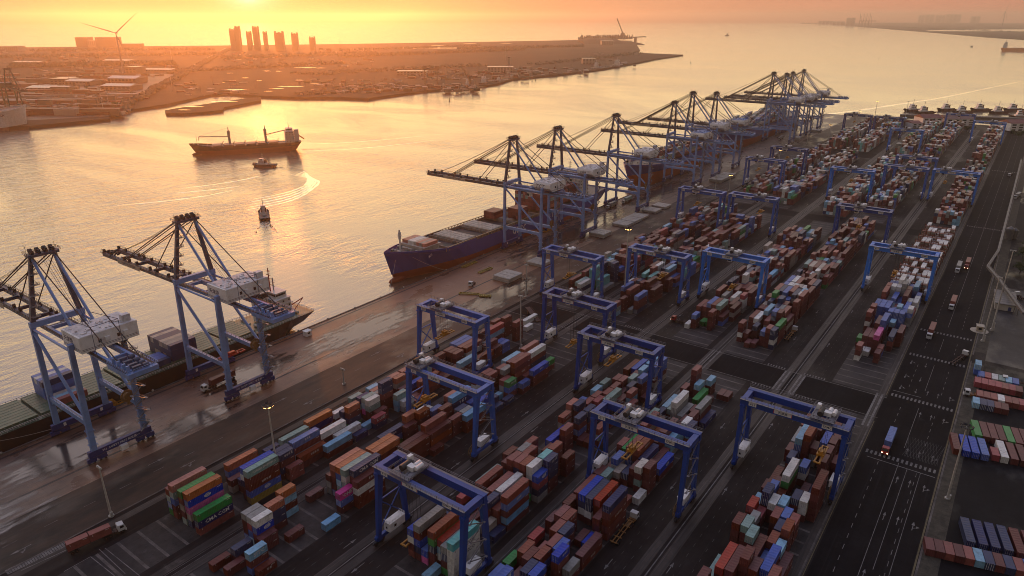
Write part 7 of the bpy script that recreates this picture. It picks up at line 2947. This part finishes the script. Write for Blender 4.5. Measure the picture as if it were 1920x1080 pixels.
# poles on the far shore
for px_, yb, yt, lab in ((324, 172, 142, 'slim pylon by the causeway on the far shore'), (206, 206, 172, 'slim lamp pole on the far quay'), (322, 112, 82, 'far lamp pole under the skyline beam'), (638, 94, 74, 'thin mast right of the towers'), (948, 113, 86, 'thin mast beside the chimney'), (195, 211, 187, 'short lamp pole at the far quay corner'),
                         (1090, 76, 62, 'thin mast on the headland'), (1138, 72, 60, 'second thin mast on the headland')):
    base, w, H = sized(px_ - 1, px_ + 1, yb, yt)
    T = thing('utility_pole', lab, 'pole', base, 0, 'poles on the far shore')
    b = MB()
    b.tube((0, 0, 0), (0, 0, H), .7, 6, 0, .4)
    b.build('pole', M_TURB, T)
    b = MB()
    b.box(-2.5, -.3, H - 1, 2.5, .3, H)
    b.build('crossarm', M_TURB, T)

# shipyard: goliath gantry, floating crane, moored ships, chimney, sheds
base, w, H = sized(797, 820, 158, 127)
T = thing('goliath_crane', 'tall shipyard gantry crane on the far shore reflected in the water', 'shipyard crane', base, YAW + .2)
b = MB()
b.box(-w / 2 - 5, -2.5, H - 6, w / 2 + 5, 2.5, H)
b.build('main_girder', M_FAR, T)
for s in (-1, 1):
    b = MB()
    b.beam((s * w / 2, -8, 0), (s * w / 2, 0, H - 6), 1.6, 1.6)
    b.beam((s * w / 2, 8, 0), (s * w / 2, 0, H - 6), 1.6, 1.6)
    b.beam((s * w / 2, -4, H * .45), (s * w / 2, 4, H * .45), 1.2, 1.2)
    b.build('leg', M_FAR, T)
    b = MB()
    b.box(s * w / 2 - 5, -4, H, s * w / 2 + 5, 4, H + 5)
    b.build('hoist_house', M_FAR, T)
far_block('shed_hall', 'blue-grey shipyard hall left of the gantry', 'shed', 744, 800, 141, 134, M_FARW, 40)
far_block('shed_hall', 'low factory building with the chimney at its right', 'shed', 914, 962, 136, 126, M_FARW, 40)
far_block('shed_hall', 'pale twin-pillared building on the far shore', 'shed', 1092, 1116, 120, 110, M_FARW, 30)
base, w, H = sized(952, 957, 130, 106)
T = thing('chimney', 'square chimney tower over the factory on the far shore', 'chimney', base, YAW)
b = MB()
b.box(-4, -4, 0, 4, 4, H)
b.build('shaft', M_FARW, T)
b = MB()
b.box(-4.6, -4.6, H - 4, 4.6, 4.6, H - 1)
b.build('cap_band', M_FAR, T)


def small_ship(label, x0, y0, x1, y1, cat='ship', m_up=None, m_low=None, H=8, house=.2, crane=False, name='moored_ship', group=None, house_h=14, mh=None):
    a_, c_ = at(x0, y0, SEA), at(x1, y1, SEA)
    L = (c_ - a_).length
    mid = (a_ + c_) / 2
    T = thing(name, label, cat, mid, math.atan2(-(c_ - a_).x, (c_ - a_).y), group)
    h, dl = hull(T, L, max(8, L * .15), H, H * .35, flare=L * .04, m_up=m_up or M_HBLACK, m_low=m_low or M_HDRED, bulb=False, sheer=H * .35)
    deck_strip(T, dl, -.3, M_DECK)
    b = MB()
    y = -L / 2 + L * house
    ww = max(3, L * .055)
    b.box(-ww, y - L * .05, H - .5, ww, y + L * .05, H + house_h * .55)
    b.box(-ww * .8, y - L * .04, H + house_h * .55, ww * .8, y + L * .04, H + house_h * .8)
    b.box(-ww * 1.1, y - L * .02, H + house_h * .8, ww * 1.1, y + L * .03, H + house_h)
    b.build('bridge_house', mh or M_SHIPW, T)
    b = MB()
    b.tube((0, y, H + house_h), (0, y, H + house_h * 1.6), L * .004 + .2, 6)
    b.build('mast', M_MAST, T)
    b = MB()
    for k in range(4):
        yy = -L / 2 + L * (.34 + k * .13)
        b.box(-ww, yy, H - .4, ww, yy + L * .1, H + 1.6)
    b.build('hatch_cover', M_DECK, T)
    if crane:
        b = MB()
        b.beam((0, L * .1, H), (0, L * .1, H + 22), 4, 4)
        b.beam((0, L * .1, H + 8), (0, L * .45, H + 40), 2.5, 2.5)
        b.beam((0, L * .1, H + 22), (0, L * .45, H + 40), .8, .8)
        b.build('lifting_crane', M_FAR, T)
    return T


GF = 'ships moored along the far shore'
small_ship('floating crane barge with a raised jib at the far shipyard', 906, 163, 866, 165, 'crane barge', H=5, crane=True, name='crane_barge', group=GF, house=.75)
small_ship('dark moored ship right of the floating crane', 900, 161, 934, 156, group=GF, H=7)
small_ship('small moored ship at the tip of the far shipyard berth', 930, 157, 953, 153, group=GF, H=5, house_h=9)
small_ship('pale vessels moored below the twin-pillared building', 1110, 131, 1148, 128, group=GF, H=7, m_up=M_HWHITE)
small_ship('pale vessel moored alone right of the group', 1152, 126, 1174, 121.5, group=GF, H=8, m_up=M_HWHITE)
small_ship('orange-hulled cargo ship under way at the right edge', 1876, 96, 1945, 98, 'cargo ship', M_HORANGE, M_HORANGE, 16, .1, name='cargo_ship', house_h=26)
small_ship('tiny dark vessel at the tip of the right shore', 1502, 44.3, 1520, 44.6, 'ship', H=14, name='far_ship', house_h=22)
small_ship('tiny vessel on the open channel near the horizon', 1360, 67.5, 1367, 67, 'boat', H=6, house=.5, name='fishing_boat', house_h=14)
small_ship('tiny boat trailing a thin wake near the orange ship', 1819, 88.2, 1824, 88.4, 'boat', H=3, house=.5, name='launch', house_h=6)
# big white-bowed ship and its crane at the far left
a_, c_ = at(-210, 262, SEA), at(52, 238, SEA)
L = (c_ - a_).length * 1.05
mid = (a_ + c_) / 2
T = thing('container_ship', 'white-bowed container ship moored at the left picture edge', 'container ship', (mid.x, mid.y, SEA), math.atan2(-(c_ - a_).x, (c_ - a_).y))
h, dl = hull(T, L, 44, 27, 4.5, flare=8, m_up=M_HWHITE, m_low=M_HDRED, sheer=5, bulb=False)
deck_strip(T, dl, -.8, M_DECK)
bulwark(T, dl, 20, M_HWHITE)
b = MB()
dv = (c_ - a_).normalized()
for t_, s_ in (('ARTICA', 1),):
    add_text(b, t_, (22.1, L / 2 - 42, 22.0), (0, 1, 0), (0, 0, 1), 3.2, 22)
b.build('hull_lettering', M_INK, T)
b = MB()
q = random.Random(4)
for j in range(5):
    for i in range(9):
        n = q.choice((3, 4, 4, 5))
        for t in range(n):
            b.box(-20 + i * 4.5, L / 2 - 50 - j * 14, 27 + t * 2.6, -15.7 + i * 4.5, L / 2 - 38 - j * 14, 29.5 + t * 2.6, q.randrange(0, 5))
o = b.build('deck_cargo', [CM[k] for k in 'rmgbo'], T)
gc = copy_tree(s2)
p = at(36, 217, 1.2)
gc.location = (p.x, p.y, 1.2)
gc.rotation_euler = (0, 0, math.atan2((c_ - a_).y, (c_ - a_).x) + PI / 2)
gc['label'] = 'dark green ship crane over the white-bowed ship at the left edge'
gc['group'] = 'cranes of the far shore'
M_GCR = mat('crane_dark_green', (0.03, 0.075, 0.06), 0.5)
for frm in (M_STS, M_STSD, M_SILL, M_HOUSE):
    recolour(gc, frm, M_GCR)
# headland with its machinery
q = random.Random(31)
p0, p1 = at(1090, 80, 1.2), at(1196, 80, 1.2)
dd = (p1 - p0)
ss = Vector((-dd.y, dd.x, 0)).normalized()
rings = []
for i in range(15):
    t = i / 14
    c = p0 + dd * t
    hgt = 30 * math.sin(PI * min(1, t * 1.15 + .12)) ** .6 * (1 if t < .8 else max(.1, 1 - (t - .8) * 4.5)) * q.uniform(.72, 1.12)
    rings.append([c - ss * 260 + Vector((0, 0, -4)), c - ss * 120 + Vector((0, 0, hgt * .75)), c + Vector((0, 0, hgt)), c + ss * 200 + Vector((0, 0, hgt * .95)), c + ss * 420 + Vector((0, 0, -4))])
b = MB()
b.loft(rings, 0, True, False)
tag(b.build('headland', M_EARTH), 'low headland at the end of the far shore', kind='structure')
base, w, H = sized(1165, 1169, 74, 66)
T = thing('harbour_crane', 'tall crane on the headland with its jib raised to the left', 'harbour crane', base, YAW)
k = pix(base)[2] / F
b = MB()
b.box(-14, -8, 0, 14, 8, H + 16)
b.build('base_frame', M_FAR, T)
b = MB()
b.beam((2, 0, H + 10), (-12 * k, 0, H + 29 * k), 7, 7, 0, (0, 1, 0))
b.build('jib', M_FAR, T)
base, w, H = sized(1189, 1193, 79, 70)
T = thing('loader_crane', 'ship loader with a level arm at the tip of the headland', 'harbour crane', base, YAW)
b = MB()
b.box(-8, -6, 0, 8, 6, H)
b.build('base_frame', M_FAR, T)
b = MB()
b.beam((-16, 0, H), (17 * k, 0, H + 4), 6, 6, 0, (0, 1, 0))
b.build('arm', M_FAR, T)
far_block('port_building', 'pale industrial building at the foot of the headland', 'building', 1128, 1150, 84, 77, M_FARW, 60)
# right shore: cranes, tanks, blocks
for i, (x, lab) in enumerate(((1612, 'leftmost of four raised-boom cranes on the right shore'), (1618.5, 'second of four raised-boom cranes on the right shore'), (1624, 'third of four raised-boom cranes on the right shore'), (1630, 'rightmost of four raised-boom cranes on the right shore'))):
    base, w, H = sized(x - 2.2, x + 2.2, 50.5, 25.5)
    T = thing('ship_to_shore_crane', lab, 'ship crane', base, YAW, 'cranes of the right shore')
    b = MB()
    for s in (-1, 1):
        for y in (-9, 9):
            b.beam((s * w * .5, y, 0), (s * w * .5, y, H * .45), w * .09, w * .09)
    b.box(-w * .55, -10, H * .42, w * 2.4, 10, H * .48)
    b.build('portal', M_FAR, T)
    b = MB()
    b.beam((-w * .3, 0, H * .45), (-w * .5, 0, H), w * .16, w * .16, 0, (0, 1, 0))
    b.build('boom', M_FAR, T)
    b = MB()
    b.beam((w * .4, 0, H * .45), (w * .1, 0, H * .8), w * .1, w * .1, 0, (0, 1, 0))
    b.beam((w * .1, 0, H * .8), (-w * .4, 0, H * .75), w * .05, w * .05)
    b.build('mast_frame', M_FAR, T)
for x0, x1, yb, yt, lab in ((1585, 1602, 49, 33, 'group of hazy silos left of the raised cranes'), (1720, 1732, 40.8, 28, 'leftmost hazy tank of the right shore row'), (1733, 1750, 41, 27, 'second hazy tank of the right shore row'), (1752, 1770, 41, 28, 'third hazy tank of the right shore row'), (1771, 1800, 41.2, 26.5, 'rightmost broad hazy tank of the right shore row'), (1818, 1836, 41.5, 30, 'hazy block right of the tank row'), (1534, 1562, 46, 39, 'low hazy block near the tip of the right shore'), (1560, 1584, 47, 40, 'second low hazy block of the right shore')):
    base, w, H = sized(x0, x1, max(yb, 43), yt)
    T = thing('storage_tank', lab, 'tank', base, YAW, 'hazy tanks of the right shore')
    n = max(1, int(round((x1 - x0) / 7)))
    b = MB()
    for i in range(n):
        b.tube((-w / 2 + (i + .5) * w / n, 0, 0), (-w / 2 + (i + .5) * w / n, 0, H * .92), w / n * .46, 12)
    b.build('tank_shell', M_FARW, T)
    b = MB()
    for i in range(n):
        b.tube((-w / 2 + (i + .5) * w / n, 0, H * .92), (-w / 2 + (i + .5) * w / n, 0, H), w / n * .46, 12, 0, w / n * .15)
    b.build('tank_roof', M_FAR, T)
# buoys
by = MB()
by.tube((0, 0, 0), (0, 0, 1.6), 1.5, 10, 0, 1.2)
by.tube((0, 0, 1.6), (0, 0, 5.2), .7, 8, 0, .25)
by.box(-.6, -.6, 5.2, .6, .6, 6.4)
M_BUOY = mat('buoy_dark', (0.08, 0.05, 0.03), 0.6)
bb = by.build('channel_buoy', M_BUOY)
for i, (x, y, lab) in enumerate(((843, 190, 'dark buoy in the channel below the shipyard gantry'), (1004, 151, 'dark buoy off the low pier of the far shore'), (1083, 138, 'dark buoy left of the pale moored vessels'), (1287, 97.5, 'dark buoy just off the spit tip'), (1371, 97, 'dark buoy farther right of the spit tip'), (1295, 118, 'dark buoy below the spit tip'), (1648, 110, 'dark buoy in the open water under the right shore'))):
    o = bb if i == 0 else bb.copy()
    if i:
        COL.objects.link(o)
    p = at(x, y, SEA)
    o.location = p
    tag(o, lab, 'buoy', 'buoys in the channel')
# far end of the terminal: sheds, basin pier, trees
M_TILE = mat('roof_tile_red', (0.20, 0.06, 0.05), 0.7, var=0.15)
M_TILEB = mat('roof_tile_brown', (0.19, 0.10, 0.08), 0.7, var=0.15)
for x0, x1, yb, yt, rf, lab in ((1729, 1765, 236, 216, M_TILE, 'red-roofed white shed, leftmost at the far end'), (1773, 1826, 236, 218, M_TILEB, 'broad brown-roofed shed at the far end between two gantries'), (1893, 1945, 246, 226, M_TILE, 'red-roofed white shed at the right edge'), (1710, 1728, 240, 228, M_TILE, 'small red-roofed shed left of the bigger ones')):
    far_block('shed', lab, 'shed', x0, x1, yb, yt, M_HOUSE, 26, rf, 'sheds at the far end', kind='gable')
land('basin_pier', [(1688, 213.5), (1760, 215.5), (1850, 218), (1935, 221), (1935, 223), (1850, 220), (1760, 217.5), (1688, 215.5)], M_QUAYW, .2, 'thin dark pier of the tug basin')
M_LEAF = mat('leaf_green', (0.055, 0.095, 0.025), 0.7, var=0.5, scale=0.5)
M_LEAFD = mat('leaf_dark', (0.03, 0.055, 0.02), 0.7, var=0.5, scale=0.5)
M_BARK = mat('bark_brown', (0.07, 0.05, 0.035), 0.8)


def tree(x, y, h, r, seed, label, group):
    q = random.Random(seed)
    T = thing('tree', label, 'tree', (x, y, 0), q.uniform(0, 6), group)
    b = MB()
    b.tube((0, 0, 0), (.2, .1, h * .45), .28, 8, 0, .18)
    for i in range(7):
        a = q.uniform(0, 6.28)
        z = h * q.uniform(.28, .55)
        b.tube((.1, 0, z), (r * .7 * math.cos(a), r * .7 * math.sin(a), z + h * q.uniform(.15, .35)), .1, 5, 0, .04)
    b.build('trunk', M_BARK, T)
    b = MB()
    blobs = [(Vector((q.gauss(0, r * .42), q.gauss(0, r * .42), h * q.uniform(.42, .92))), r * q.uniform(.28, .5)) for _ in range(16)]
    for c, rr in blobs:
        for _ in range(60):
            d = Vector((q.gauss(0, 1), q.gauss(0, 1), q.gauss(0, .8))).normalized() * rr * q.uniform(.6, 1.05)
            p_ = c + d
            u = Vector((q.gauss(0, 1), q.gauss(0, 1), q.gauss(0, 1))).normalized()
            w = u.cross(Vector((q.gauss(0, 1), q.gauss(0, 1), q.gauss(0, 1)))).normalized()
            s_ = q.uniform(.22, .5)
            b.add([p_ - u * s_, p_ + w * s_ * .6, p_ + u * s_, p_ - w * s_ * .6], [(0, 1, 2, 3)], q.randrange(2))
    b.build('crown', [M_LEAF, M_LEAFD], T)


for i, (px_, py_, h, r) in enumerate(((1916, 487, 6.5, 3.4), (1924, 505, 7.0, 3.6), (1912, 512, 5, 2.6), (1930, 525, 7, 4), (1928, 470, 7, 4))):
    p = at(px_, py_)
    tree(p.x, p.y, h * 1.35, r * 1.35, 60 + i, ('leafy green tree at the right edge, upper one', 'leafy green tree at the right edge, middle one', 'small leafy tree at the right edge, in front of bigger ones', 'lowest leafy tree at the right edge', 'highest leafy tree at the right edge')[i], 'trees beyond the lot')
for i, (px_, py_) in enumerate(((1735, 241), (1745, 243), (1757, 240), (1768, 238), (1782, 246), (1797, 248), (1812, 247), (1822, 244), (1898, 256), (1908, 258), (1915, 256))):
    p = at(px_, py_)
    tree(p.x, p.y, 8, 4, 80 + i, 'bushy dark tree in the line before the far sheds', 'trees before the far sheds')
